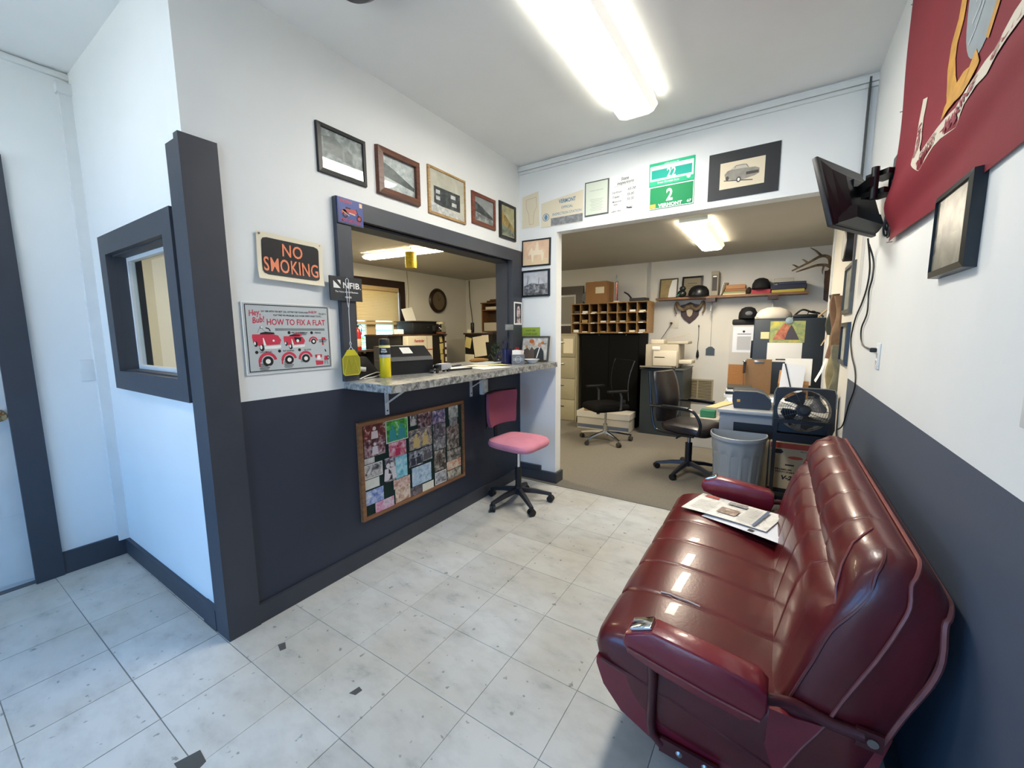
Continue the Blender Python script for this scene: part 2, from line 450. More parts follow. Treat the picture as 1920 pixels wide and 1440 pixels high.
for (cx, cy, pts) in ((.245, .095, ((-.025, -.008), (.02, -.022), (.028, .0), (-.012, .018))), (.72, .123, ((-.014, -.02), (.014, -.012), (.018, .016), (-.006, .02))), (.505, -.335, ((-.05, -.03), (.05, -.03), (.03, .03), (-.03, .035)))):
    part(fl, 'floor_mark', MB().slab([(cx+a, cy+b) for a, b in pts], -.001, .0006), mat('floor_mark_dark', '#4c4d4c', .8), smooth=0)  # two tile chips; the last patch stands for an unidentified grey object
struct('threshold' if False else 'trim_9', MB().box(XD-.12, XD, -1.30, -.39, -.05, .002), mat('threshold_grey', '#55585a', .6), label='dark threshold added against the light gap under the white door')  # added strip that shuts out the bright gap below the door
struct('floor_office', MB().box(XL, 2.75, 2.447, YF, -0.05, 0.004).box(XL, -0.1, 0.1, 2.447, -0.05, 0.004), CARPET, label='brownish grey office carpet')
struct('ceiling', MB().box(XD-.1, XR+.1, -2.7, YB+.1, CH, CH+.1), CEIL, label='flat grey-white ceiling of the front room')
struct('ceiling_office', MB().box(XL-.1, 2.85, YB+.1, YF+.1, OH, OH+.1).box(XL-.1, -0.12, 0.1, YB+.1, OH, OH+.1), OFFCEIL, label='low dull ceiling of the back office')

wall_x('wall_counter', -0.12, 0.0, 0.0, YB, 0, CH, COUNTERWALL, [(0.72, 2.34, 1.066, 1.992)], 'white and navy wall with the service counter opening')
wall_y('wall_return', XD, -0.12, 0.0, 0.12, 0, CH, WHITE, [(-1.02, -0.20, 1.18, 1.805)], 'white return wall with a small inner window')
wall_x('wall_door', XD-.12, XD, -2.6, 0.12, 0, CH, WHITE, [(-1.30, -0.39, -0.01, 2.18)], 'white wall with the panelled door')
wall_x('wall_right', XR, XR+.12, -2.6, YB+.1, 0, CH, RIGHTWALL, (), 'white wall with dark lower half, coloured lighter for window light, behind the sofa')
wall_y('wall_back', -0.12, XR, YB, YB+.1, 0, CH, WHITE, [(0.372, XR+1, -1, 2.215)], 'white back wall with the wide office opening')
wall_y('wall_rear', XD, XR, -2.72, -2.6, 0, CH, WHITE, [(-1.1, 0.6, 0.35, 2.2), (0.9, 2.0, 0.1, 2.2)], 'street wall behind the viewer')
wall_y('wall_office_far', XL, 2.85, YF, YF+.1, 0, OH+.4, OFFWALL, (), 'office far wall')
wall_x('wall_office_left', XL-.1, XL, 0.1, YF+.1, 0, OH+.4, OFFWALL, [(3.02, 3.83, 1.10, 2.08)], 'office left wall with blinds window')
wall_x('wall_office_right', 2.40, 2.50, YB+.1, 4.25, 0, OH+.1, OFFWALL, (), 'short office wall crowded with pinned things')
struct('wall_office_nook', MB().box(2.75, 2.85, 4.25, YF, 0, OH+.1).box(2.50, 2.85, 4.15, 4.25, 0, OH+.1), OFFWALL, label='office wall set back beyond the trim strip')
struct('wall_office_front', MB().box(XL, XD-.12, 0.1, 0.2, 0, OH+.4), OFFWALL, label='office wall beside the door wall')
struct('trim_1', MB().box(2.385, 2.43, 4.19, 4.26, 0, OH), WTRIM, label='white edge strip where the office right wall ends')
struct('trim_2', MB().box(0.352, 0.392, 5.488, 5.5, 0, OH), mat('strip_grey', '#b9b9b4', 0.6), label='grey cover strip on the office far wall')

# charcoal corner post, baseboards, opening casing
struct('trim_3', MB().box(-0.02, 0.022, -0.022, 0.113, 0, 2.155).box(-0.105, -0.02, -0.022, 0.0, 0.0, 2.135), CHAR, label='tall charcoal corner post')
struct('baseboard_counter', MB().box(0.0, 0.018, 0.113, YB, 0, 0.094), CHAR, label='charcoal baseboard under the counter')
struct('baseboard_return', MB().box(XD, -0.105, -0.02, 0.0, 0, 0.10).box(-0.24, -0.105, -0.024, 0.0, 0, 0.104), CHAR, label='charcoal baseboard of the return wall')
struct('baseboard_door', MB().box(XD, XD+.018, -0.29, -0.02, 0, 0.13).box(XD, XD+.018, -2.6, -1.42, 0, .13), CHAR, label='charcoal baseboard beside the door')
struct('baseboard_back', MB().box(0.0, 0.395, YB-.022, YB, 0, 0.10).box(0.0, 0.23, YB-.026, YB, 0.10, 0.145).box(0.372, 0.395, YB, YB+.11, 0, 0.10), CHAR, label='charcoal baseboard around the wall stub')
struct('baseboard_right', MB().box(XR-.018, XR, -2.6, 2.42, 0, 0.10), CHAR, label='charcoal baseboard behind the sofa')
cas = MB().box(-0.02, 0.032, 0.64, 0.725, 1.112, 2.088).box(-0.02, 0.032, 0.725, 2.488, 1.992, 2.088).box(-0.02, 0.032, 2.335, 2.488, 1.112, 1.992)
cas.box(-0.14, -0.02, 0.71, 0.73, 1.112, 1.995).box(-0.14, -0.02, 0.73, 2.335, 1.978, 1.995).box(-0.14, -0.02, 2.325, 2.345, 1.112, 1.995)
struct('trim_4', cas, CHAR, label='charcoal casing around the counter opening')
# raceway and mouldings
struct('trim_5', MB().box(0.0, XR, YB-.022, YB, 2.765, 2.795).box(0.0, XR, YB-.014, YB, 2.740, 2.762), WTRIM, label='white raceway along the back wall ceiling line')
struct('trim_6', MB().box(XD, XD+.03, -0.05, 0.0, 0.10, 2.74).box(XD, XD+.05, -0.06, 0.0, 2.69, 2.745), WTRIM, label='white corner moulding beside the return wall')
struct('trim_7', MB().box(XD, XD+.02, -2.6, 0.0, 2.775, 2.802), WTRIM, label='white strip along the door wall ceiling line')
struct('trim_8', MB().box(2.352, 2.362, YB-.028, YB, 1.60, 2.79), mat('dark_strip', '#4a4b4a', .7), label='dark strip in the corner above the television')  # thin dark strip down the wall corner

# door_1
dr = thing('door_1', None, None, (XD-.04, -0.39, 0)); dr['kind'] = 'structure'; dr['label'] = 'white panelled door with a brass knob at the left edge'
DOORW = mat('door_paint', '#cfd3d2', 0.45, noise=0.08, nscale=6)
part(dr, 'door_leaf', MB().box(-.04, 0.0, -0.90, 0.0, 0.003, 2.16), DOORW, smooth=0)
for (a, b, c, d) in ((-.80, -.48, .42, .95), (-.40, -.09, .42, .95), (-.80, -.48, 1.10, 2.02), (-.40, -.09, 1.10, 2.02)):
    part(dr, 'door_panel', MB().rbox(((0.001), (a+b)/2, (c+d)/2), (0.006, b-a, d-c), .003), DOORW)
part(dr, 'kick_panel', MB().box(0.0, 0.004, -0.895, -0.008, 0.02, 0.40), DOORW, smooth=0)
kn = part(dr, 'knob', MB().lathe([(0.030, 0), (0.030, .006), (0.012, .010), (0.011, .028), (0.022, .036), (0.029, .048), (0.027, .060), (0.015, .067), (0.002, .068)], (0, -0.042, 0.957), 20, axis='X'), mat('brass', '#a98d66', .2, metal=1))
cas = MB().box(0.04, 0.065, -0.012, 0.10, 0, 2.17).box(0.04, 0.065, -1.03, -0.905, 0, 2.17).box(0.04, 0.066, -1.03, 0.10, 2.17, 2.295).box(-.06, 0.04, -0.008, 0.012, 0, 2.17)
part(dr, 'door_casing', cas, CHAR, smooth=0)

solo('blank_plate', 'white blank switch plate beside the door', 'switch plate', MB().rbox((0, -.003, 0), (.066, .006, .124), .002), WTRIM, *[(XD, -.078, 1.171), R(90)])
# window_1: small inner window in the return wall
wn = thing('window_1', None, None, (-0.62, 0.0, 1.49)); wn['kind'] = 'structure'; wn['label'] = 'small charcoal-cased inner window in the return wall'
def casing_mb(w, h, b, y0, y1):
    m = MB(); w2, h2 = w/2, h/2
    m.box(-w2, -w2+b, y0, y1, -h2, h2).box(w2-b, w2, y0, y1, -h2, h2).box(-w2+b, w2-b, y0, y1, h2-b, h2).box(-w2+b, w2-b, y0, y1, -h2, -h2+b); return m
part(wn, 'casing', casing_mb(1.00, .82, .10, -0.028, 0.0), CHAR, smooth=0)
part(wn, 'jamb', casing_mb(.82, .63, .012, 0.0, .12), CHAR, smooth=0)
part(wn, 'sash', casing_mb(.80, .61, .022, .055, .085), WTRIM, smooth=0)
part(wn, 'pane', MB().box(-.375, .375, .068, .072, -.28, .28), GLASS, smooth=0)
for s in (-1, 1):
    pass
# rear windows behind the viewer
for k, (x, w, z, h) in enumerate(((-0.25, 1.7, 1.275, 1.85), (1.45, 1.1, 1.15, 2.1))):
    o = thing('window_%d' % (k+4), None, None, (x, -2.66, z)); o['kind'] = 'structure'; o['label'] = ['wide shop window behind the viewer', 'glazed street door behind the viewer'][k]
    part(o, 'sash', casing_mb(w, h, .06, -.05, .05), STEEL, smooth=0)
    part(o, 'mullion', MB().box(-.02, .02, -.04, .04, -h/2, h/2) if k == 0 else MB().box(-w/2, w/2, -.03, .03, -.12, -.05), STEEL, smooth=0)
    part(o, 'pane', MB().box(-w/2+.05, w/2-.05, -.003, .003, -h/2+.05, h/2-.05), GLASS, smooth=0)
# window_2: office window with wooden-look blinds
w2 = thing('window_2', None, None, (XL, 3.425, 1.59), R(90)); w2['kind'] = 'structure'; w2['label'] = 'brown-cased office window with half-lowered tan blinds'
part(w2, 'casing', casing_mb(1.03, 1.18, .105, -.03, 0.0), BROWN, smooth=0)
BEIGEW = mat('beige_window_frame', '#b39c74', .5)
part(w2, 'sash', casing_mb(.82, .98, .04, .04, .08).box(-.20, -.03, .04, .08, -.45, .02).box(.31, .39, .04, .08, -.45, .02), BEIGEW, smooth=0)
part(w2, 'pane', MB().box(-.38, .38, .058, .062, -.46, .46), GLASS, smooth=0)
bl = part(w2, 'blind_rail', MB().box(-.39, .39, -.02, .03, .42, .48), BEIGEW, smooth=0)
SL = mat('blind_slat', '#cbb588', .45)
sm = MB().obox((0, 0, 0), (.78, .032, .0025), (R(52), 0, 0)).mesh('blind_slat', SL, 0)
for k in range(20):
    o = bpy.data.objects.new('blind_slat', sm); link(o, w2); o.location = (0, 0.0, .41-k*.0225)
part(w2, 'blind_bottom_rail', MB().box(-.39, .39, -.015, .015, -.085, -.045), BEIGEW, smooth=0)
part(w2, 'window_sill', MB().box(-.45, .45, -.06, .02, -.51, -.485), BEIGEW, smooth=0)
# window_3: office far window behind the pigeonholes
w3 = thing('window_3', None, None, (-1.25, YF, 1.72)); w3['kind'] = 'structure'; w3['label'] = 'dark-cased office window beside the pigeonhole shelf'
part(w3, 'casing', casing_mb(1.2, .76, .13, -.03, 0.0), BROWN, smooth=0)
part(w3, 'sash', casing_mb(.94, .50, .03, -.012, 0.0), PAPER, smooth=0)
part(w3, 'blind', MB().box(-.44, .44, -.010, -.004, -.22, .22), mat('grey_blind', '#8f8d84', .35), smooth=0)
# view outside window_2: neighbour's siding and a shrub
nb = thing('neighbour_house', 'pale green clapboard house seen through the office window', 'building', (-6.2, 3.4, -0.5))
SID = mat('siding_paint', '#8fa79b', .6)
for k in range(26):
    part(nb, 'siding_board', MB().add([(0, -4, k*.14), (0, 6, k*.14), (0, 6, k*.14+.15), (0, -4, k*.14+.15), (.022, -4, k*.14), (.022, 6, k*.14), (.004, 6, k*.14+.15), (.004, -4, k*.14+.15)],
         [(0, 3, 2, 1), (4, 5, 6, 7), (0, 1, 5, 4), (2, 3, 7, 6), (0, 4, 7, 3), (1, 2, 6, 5)]), SID, smooth=0)
sh = thing('shrub', 'green leafy shrub outside the office window', 'shrub', (-5.0, 4.15, -0.5))
lf = MB(); rr = random.Random(2)
for k in range(260):
    c = Vector((rr.gauss(0, .22), rr.gauss(0, .25), 1.75+rr.gauss(0, .3))); a = rr.random()*6.28
    u = Vector((math.cos(a), math.sin(a), rr.uniform(-.6, .6))).normalized()*.075; n = u.orthogonal().normalized()*.028
    lf.add([c-u, c+n, c+u, c-n], [(0, 1, 2, 3)])
part(sh, 'foliage', lf, mat('leaf', '#5f9a45', .5), smooth=0, fix=False, kind='stuff')
part(sh, 'stem', MB().tube([(0, 0, 0), (.02, 0, .8), (0, .03, 1.6)], .02), mat('bark', '#5a4936', .8))
struct('ground', MB().box(-9, -3.3, -4, 9, -.6, -.5), mat('gravel', '#8e8a80', .9, noise=.2, nscale=9), label='ground outside the office window')
struct('ground_street', MB().box(-8, 9, -12, -2.75, -.25, -.12), mat('concrete', '#a8a49b', .9, noise=.1, nscale=3), label='concrete forecourt behind the viewer')

# ---------------------------------------------------------------- lights the rooms have, plus one added unseen lamp
def wrap_light(name, label, loc, rz, L, wd, h, em, estr, body=True, group=None):
    t = thing(name, label, 'ceiling light', loc, rz, group)
    dm = mat('diffuser_'+name+str(len(MATS)), '#f2f0e6', .4, emit=em, estr=estr)
    prof = [(-wd/2, -h*.36), (-wd/2, -h*.45), (-wd*.40, -h*.88), (-wd*.28, -h), (wd*.28, -h), (wd*.40, -h*.88), (wd/2, -h*.45), (wd/2, -h*.36)]
    sm_ = mat('diffuser_side_'+name+str(len(MATS)), '#f2f0e6', .4, emit=em, estr=estr*.012)
    mb = MB().loft([[(x*.999, y, z) for x, z in prof[2:6]] for y in (-L/2+.03, L/2-.03)], closed=False, caps=False)
    part(t, 'diffuser', mb, dm, smooth=0)
    for pp in (prof[:3], prof[5:]): part(t, 'diffuser_side', MB().loft([[(x*.999, y, z) for x, z in pp] for y in (-L/2+.03, L/2-.03)], closed=False, caps=False), sm_, smooth=0)
    cp = mat('diffuser_cap', '#dfe0cd', .4, emit='#f0f0d8', estr=estr*.03)
    for s in (-1, 1):
        part(t, 'end_cap', MB().loft([[(x*1.01, s*(L/2-.03), z*1.01) for x, z in prof], [(x*.97, s*L/2, z*.93) for x, z in prof]]), cp, smooth=0)
    part(t, 'housing', MB().box(-wd*.47, wd*.47, -L/2+.02, L/2-.02, -h*.355, .008), WTRIM, smooth=0)
    return t
wrap_light('fluorescent_light', 'long bright wraparound ceiling light in the front room', (1.165, 1.44, CH-.009), 0, 1.23, .26, .085, '#fffaf0', FLUOR_FRONT)
wrap_light('fluorescent_light', 'second wraparound ceiling light near the street window', (-0.2, -0.90, CH-.009), R(90), 1.23, .26, .085, '#fffaf0', FLUOR_FRONT*.27)
wrap_light('fluorescent_light', 'added unseen tube light brightening the office behind the return wall', (-1.9, 1.15, OH-.009), 0, 1.23, .24, .08, '#fff3dc', FLUOR_LEFT*.28)  # added lamp, out of view: brightens the office behind the inner window
wrap_light('fluorescent_light', 'warm wraparound ceiling light over the office desk', (1.31, 3.93, OH-.009), 0, 1.30, .25, .075, '#fff1da', FLUOR_DESK)
wrap_light('fluorescent_light', 'yellowed tube light seen through the counter opening', (-1.75, 2.83, OH-.009), R(96), 1.40, .15, .055, '#ffecc4', FLUOR_LEFT)
solo('ceiling_dome', 'dark round dome on the ceiling at the upper edge', 'ceiling dome', MB().lathe([(.11, 0), (.115, -.03), (.10, -.07), (.06, -.10), (.01, -.108)], (0, 0, 0), 28), mat('dark_dome', '#2c2b3a', .3), (.515, .44, CH))
# ---------------------------------------------------------------- sofa
VINYL = mat('maroon_vinyl', '#5f191d', 0.31, spec=0.5, noise=0.28, nscale=7, bump=0.10, bscale=90, coat=0.15, col2='#4f1318')
VINYLD = mat('maroon_metal', '#4d1a1f', 0.35, noise=0.2, nscale=20)
VINYLA = mat('crimson_and_lit_vinyl', '#7c1f2c', 0.28, noise=0.2, nscale=7, bump=0.10, bscale=90, coat=0.15)  # armrest colour; on the sofa's side parts it paints in window light
PIPE = mat('worn_piping', '#8a4a45', 0.45, noise=0.3, nscale=30)
def build_sofa():
    X0, Y0 = 1.97, 1.12
    t = thing('sofa', 'maroon vinyl two-seat sofa with chrome-tipped armrests against the right wall', 'sofa', (X0, Y0, 0))
    NY, FY = 0.45-Y0, 1.80-Y0
    chan = [0.70, 0.925, 1.145, 1.365, 1.58]
    def groove(y, wd=0.010):
        y += Y0
        return max(math.exp(-((y-c)/wd)**2) for c in chan)
    def puff(y):
        y += Y0; ed = [0.45]+chan+[1.80]
        for a, b in zip(ed, ed[1:]):
            if a <= y <= b: return max(0.0, math.sin(math.pi*(y-a)/(b-a)))**.6
        return 0
    ys = sorted({NY, NY+.008, NY+.02, NY+.04, FY, FY-.008, FY-.02, FY-.04, *[NY+(FY-NY)*i/44 for i in range(1, 44)], *[c-Y0+d for c in chan for d in (-.014, -.007, 0, .007, .014)]})
    def ends(rs):
        def caps(r, s):
            n = len(r); cx, cz = sum(q[0] for q in r)/n, sum(q[2] for q in r)/n; out = []
            for k, dy in ((.93, .010), (.78, .017), (.5, .022), (.2, .024)): out.append([(cx+(x-cx)*k, y+s*dy, cz+(z-cz)*k) for x, y, z in r])
            return out
        return caps(rs[0], -1)[::-1]+rs+caps(rs[-1], 1)
    # seat: closed profile (x,z), index of top points get puffed
    prof = [(2.26, .06), (1.95, .075), (1.80, .10), (1.72, .122), (1.655, .160), (1.605, .215), (1.572, .285), (1.558, .345), (1.568, .385), (1.595, .412), (1.65, .430), (1.73, .436), (1.82, .432), (1.92, .422), (2.02, .408), (2.12, .395), (2.24, .39)]
    def nrm(p, i):
        a, b = p[max(i-1, 0)], p[min(i+1, len(p)-1)]; d = Vector((b[0]-a[0], b[1]-a[1])).normalized(); return (-d.y, d.x)
    rings = []
    for y in ys:
        e = min(y-NY, FY-y); sh = 0 if e > .04 else (.04-e)**2/.04*.35
        ring = []
        for i, (x, z) in enumerate(prof):
            n = nrm(prof, i); w = 1 if 7 <= i <= 14 else (.5 if i in (6, 15) else 0)
            o = (0.003*puff(y)-0.004*groove(y, .006))*w - sh
            ring.append((x+n[0]*o-X0, y, z+n[1]*o))
        rings.append(ring)
    part(t, 'seat_cushion', MB().loft(ends(rings)), VINYL, smooth=60)
    # seams on the seat side
    def side(y, pts, r=.006):
        return MB().tube([(x-X0, y, z) for x, z in pts], r, 6)
    edge = [(1.60, .222), (1.568, .30), (1.556, .345), (1.566, .386), (1.594, .413), (1.65, .431), (1.73, .437), (1.82, .433), (1.92, .423), (2.03, .406)]
    low = [(1.590, .326), (1.62, .318), (1.68, .310), (1.80, .292), (1.92, .262), (2.03, .232), (2.10, .21)]
    part(t, 'seat_piping', side(NY-.022, low, .005), VINYL)
    part(t, 'side_skirt', MB().loft([[(x-X0, NY+o, z) for x, z in [(1.86, .05), (1.90, .25), (2.06, .40), (2.29, .43), (2.25, .25), (2.19, .05)]] for o in (.05, -.010)]), VINYLA)  # brighter crimson puts window light into the skirt's colour
    part(t, 'seat_side_panel', MB().loft([[(x-X0, y, z) for x, z in [(1.60, .236), (1.575, .30), (1.575, .322), (1.68, .300), (1.80, .280), (1.92, .252), (2.06, .212), (2.06, .09), (1.80, .106), (1.66, .17)]] for y in (NY+.01, NY-.020)]), VINYLA)  # crimson instead of seat maroon: window light painted on this side
    for y in (FY+.003,):
        part(t, 'seat_piping', side(y, low, .006), VINYL)
    # base
    part(t, 'base', MB().box(1.84-X0, 2.18-X0, NY+.08, FY-.08, 0.0, .11), BLACK, smooth=0)
    # backrest
    fp = [(2.05, .12), (2.035, .25), (2.055, .37), (2.085, .46), (2.112, .545), (2.135, .62), (2.158, .685), (2.172, .715), (2.180, .745), (2.198, .785), (2.222, .825), (2.252, .855), (2.282, .862), (2.315, .848), (2.345, .818), (2.366, .775), (2.368, .715), (2.348, .625), (2.318, .53), (2.285, .43), (2.24, .28), (2.20, .12)]
    crease = 7; RR = .06
    ysb = sorted({*ys, NY+.06, NY+.08, FY-.06, FY-.08})
    PRO = {2: .2, 3: .6, 4: .9, 5: 1.0, 6: .75, 7: -.35, 8: .55, 9: .8, 10: .7, 11: .25}
    def surf(i, y):
        d = min(y-NY, FY-y); x, z = fp[i]
        drop = RR-math.sqrt(max(RR*RR-(RR-d)**2, 0)) if d < RR else 0
        bul = 1-max(0, 1-d/.13)**2
        k = max(0, (z-.45)/.41); zz = z-drop*k; xx = x-drop*k*.45
        if i in PRO:
            n = nrm(fp, i); pr = PRO[i]
            o = (.034 if i > crease else .030)*pr*bul + (0.003*puff(y)-0.003*groove(y, .007))*(.9 if pr > 0 else .3)*bul
            xx += n[0]*o; zz += n[1]*o
        return (xx-X0, y, zz)
    rings = [[surf(i, y) for i in range(len(fp))] for y in ysb]
    bk = part(t, 'backrest', MB().loft(ends(rings)), VINYL, smooth=60)
    # piping lines on the backrest, running round the rounded top corners
    def tr(x, z, d):
        drop = RR-math.sqrt(max(RR*RR-(RR-d)**2, 0)) if d < RR else 0
        k = max(0, (z-.45)/.41); return x-drop*k*.45, z-drop*k
    def line_idx(front):
        low_pts = {'f': [(2.085, .42), (2.110, .50), (2.132, .565), (2.160, .655), (2.195, .715), (2.222, .765)], 'm': [(2.075, .21), (2.12, .32), (2.163, .41), (2.195, .50), (2.244, .625), (2.272, .71), (2.290, .765)], 'r': [(2.272, .40), (2.302, .496), (2.338, .595), (2.352, .66)]}[front]
        top = {'f': (2.252, .857), 'm': (2.312, .851), 'r': (2.367, .770)}[front]
        o = {'f': -.016, 'm': -.0265, 'r': -.008}[front]
        pts = [(x, NY+o*(1 if i < len(low_pts)-1 else .6), z) for i, (x, z) in enumerate(low_pts)]
        ds = (.002, .010, .025, .045, .07)
        for d in ds: x, z = tr(*top, d); pts.append((x, NY+d, z+.001))
        for i in range(1, 10): pts.append((top[0], NY+.07+(FY-NY-.14)*i/10, top[1]+.002))
        for d in ds[::-1]: x, z = tr(*top, d); pts.append((x, FY-d, z+.001))
        pts += [(x, FY-o, z) for x, z in low_pts[::-1]]
        P = [Vector(q) for q in pts]; out = []
        for i in range(len(P)-1):
            p0, p1, p2, p3 = P[max(i-1, 0)], P[i], P[i+1], P[min(i+2, len(P)-1)]
            for k in range(3):
                u = k/3; out.append(.5*((2*p1)+(-p0+p2)*u+(2*p0-5*p1+4*p2-p3)*u*u+(-p0+3*p1-3*p2+p3)*u**3))
        return [(q.x-X0, q.y, q.z) for q in out+[P[-1]]]
    for k, r in (('f', .004), ('m', .0045), ('r', .007)):
        part(t, 'back_piping', MB().tube(line_idx(k), r, 6), PIPE if k != 'f' else mat('piping_maroon', '#5a2526', .4))
    lift = lambda q, d=.002: (q[0]-d, q[1], q[2]+d*.4)
    part(t, 'crease_piping', MB().tube([lift(surf(7, NY+.02+(FY-NY-.04)*i/20)) for i in range(21)], .0045, 6), PIPE)
    for s, e in ((1, NY), (-1, FY)):
        seam = [lift(surf(7, e+s*.022)), lift(surf(8, e+s*.035)), lift(surf(9, e+s*.06)), lift(surf(10, e+s*.10)), lift(surf(11, e+s*.16))]
        part(t, 'corner_seam', MB().tube(seam, .003, 6), PIPE)
    for c in chan:
        for i0_, i1_ in ((6, 8), (9, 11)):
            part(t, 'stitch_mark', MB().tube([lift(surf(i, c-Y0), .0005) for i in range(i0_, i1_+1)], .0015, 5), PIPE)
    part(t, 'torn_seam', MB().tube([(1.709-X0, .708-Y0, .4385), (1.74-X0, .710-Y0, .4392), (1.77-X0, .705-Y0, .4385), (1.80-X0, .706-Y0, .438), (1.841-X0, .700-Y0, .4355)], .0022, 5), mat('torn_white', '#d8cfc8', .7), label='pale torn seam in the seat')
    # armrests
    for k, (ya, yb) in enumerate(((0.338, 0.412), (1.758, 1.832))):
        sgn = -1 if k == 0 else 1
        m = MB(); b = bmesh.new()
        prof = [(1.700, .458), (1.686, .485), (1.692, .512), (1.768, .547), (1.90, .532), (2.02, .516), (2.043, .495), (2.044, .450), (2.032, .418), (1.99, .400), (1.88, .414), (1.78, .432)]
        yc, hw = (ya+yb)/2-Y0, (yb-ya)/2
        rs = []
        for f, s in ((-1, .90), (-.93, .97), (-.8, 1), (.8, 1), (.93, .97), (1, .90)):
            cx, cz = 1.865, .475
            rs.append([(cx+(x-cx)*(1-(1-s)*.35)-X0, yc+f*hw, cz+(z-cz)*s) for x, z in prof])
        a = part(t, 'armrest', m.loft(rs), VINYLA, smooth=45)
        part(a, 'chrome_cap', MB().rbox((1.733-X0, yc, .538), (.066, .052, .014), .005, 2, rot=(0, R(-24), 0)), CHROME, label='chrome ashtray cap on the armrest tip')
        part(a, 'armrest_piping', MB().tube([(x-X0, yc+sgn*(hw+.001), z) for x, z in ((1.702, .474), (1.80, .456), (1.92, .436), (2.030, .424))], .003, 6), PIPE)
        ye = (NY-.036) if k == 0 else (FY+.036)
        fr = MB().tube([(1.757-X0, yc, .44), (1.757-X0, (yc+ye)/2, .40), (1.757-X0, ye, .34), (1.755-X0, ye, .20), (1.762-X0, ye, .165), (1.79-X0, ye+.0, .142)], .013, 10)
        fr.obox((1.865-X0, ye, .140), (.16, .010, .045), (0, R(3), 0))
        f = part(t, 'arm_bracket', fr, VINYLD)
        for x in (1.84, 1.91):
            part(f, 'bolt', MB().lathe([(.011, 0), (.011, .004), (.006, .009), (.001, .010)], (x-X0, ye, .141), 10, axis='Y').xf(Matrix.Translation((0, ye, 0)) @ Matrix.Scale(-1 if k == 0 else 1, 4, (0, 1, 0)) @ Matrix.Translation((0, -ye, 0))), STEEL)
        f2 = part(t, 'arm_bracket', MB().tube([(2.02-X0, yc, .45), (2.06-X0, (yc+ye)/2, .452), (2.10-X0, ye, .444), (2.175-X0, ye, .432), (2.235-X0, ye, .434)], .014, 10).obox((2.245-X0, ye, .43), (.05, .010, .045), (0, 0, 0)), VINYLD)
        part(f2, 'bolt', MB().lathe([(.011, -.010 if k == 0 else .010), (.009, -.005 if k == 0 else .005), (.011, 0)], (2.25-X0, ye, .43), 10, axis='Y'), STEEL)
    # folded hinge fabric between seat and back on the near side
    for y, s in ((NY, -1), (FY, 1)):
        part(t, 'hinge_gusset', MB().loft([[(x-X0, y+s*o, z) for x, z in [(2.05, .40), (2.10, .40), (2.16, .41), (2.115, .30), (2.075, .20), (2.045, .29)]] for o in (-.02, .030)]), VINYLA)  # same crimson, painting in the light from the windows
build_sofa()

# newspapers on the sofa
def paper_sheet(w, h, mt, z=0.0, curl=0.0, n=6):
    mb = MB(); v = []; f = []
    for i in range(n+1):
        for j in range(n+1):
            u, q = i/n, j/n
            v.append((w*(u-.5), h*(q-.5), z+curl*math.sin(3*u+2*q)))
    for i in range(n):
        for j in range(n):
            a = i*(n+1)+j; f.append((a, a+n+1, a+n+2, a+1))
    k = len(v); v += [(x, y, zz-.0008) for x, y, zz in v]; f += [tuple(k+i for i in q[::-1]) for q in f]
    return mb.add(v, f)
NEWS = photo('newsprint', ['#8d8a84', '#d9d7cf', '#e6e4dc', '#e9e7df', '#dcdad2'], 22, 3, .8)
t = thing('newspaper', 'folded newspaper lying on top at the far end of the sofa seat', 'newspaper', (1.86, 1.56, .448), R(-18), rot=(0, R(-1.5), R(-16)))
part(t, 'sheet', paper_sheet(.40, .26, NEWS, .006, .004), NEWS, fix=False)
def flat_xy(parent, name, rects, m, z):
    mb = MB()
    for x0, x1, y0, y1 in rects: mb.add([(x0, y0, z), (x1, y0, z), (x1, y1, z), (x0, y1, z)], [(0, 1, 2, 3)])
    return part(parent, name, mb, m, smooth=0, fix=False)
flat_xy(t, 'red_masthead', [(-.17, -.10, .085, .115)], mat('masthead_red', '#c96a5c', .7), .0135)
flat_xy(t, 'news_photo', [(-.045, .045, -.075, .005)], photo('news_photo', ['#3c3028', '#8a7263', '#c9b5a2'], 40, 8), .0135)
flat_xy(t, 'news_photo', [(-.04, .05, .06, .10)], photo('news_photo2', ['#555', '#8d8a86', '#c9c5be'] if False else ['#555555', '#8d8a86', '#c9c5be'], 40, 2), .0135)
flat_xy(t, 'blue_banner', [(.135, .15, -.12, .10)], mat('banner_blue', '#5c6b83', .7), .0135)
flat_xy(t, 'print_lines', [(.06+.0, .125, -.10+i*.014, -.096+i*.014) for i in range(14)] + [(-.17, -.07, -.10+i*.016, -.097+i*.016) for i in range(9)], mat('grey_print', '#a5a39d', .8), .0135)
t = thing('newspaper', 'bluish white paper sheet sticking out under the folded newspaper', 'paper', (1.945, 1.475, .447), 0, rot=(0, R(-2), R(-24)))
part(t, 'sheet', paper_sheet(.36, .22, PAPER, 0, .003), mat('cool_paper', '#dfe3ea', .7), fix=False)
flat_xy(t, 'black_stamp', [(.04, .065, -.10, -.075)], INK, .0045)

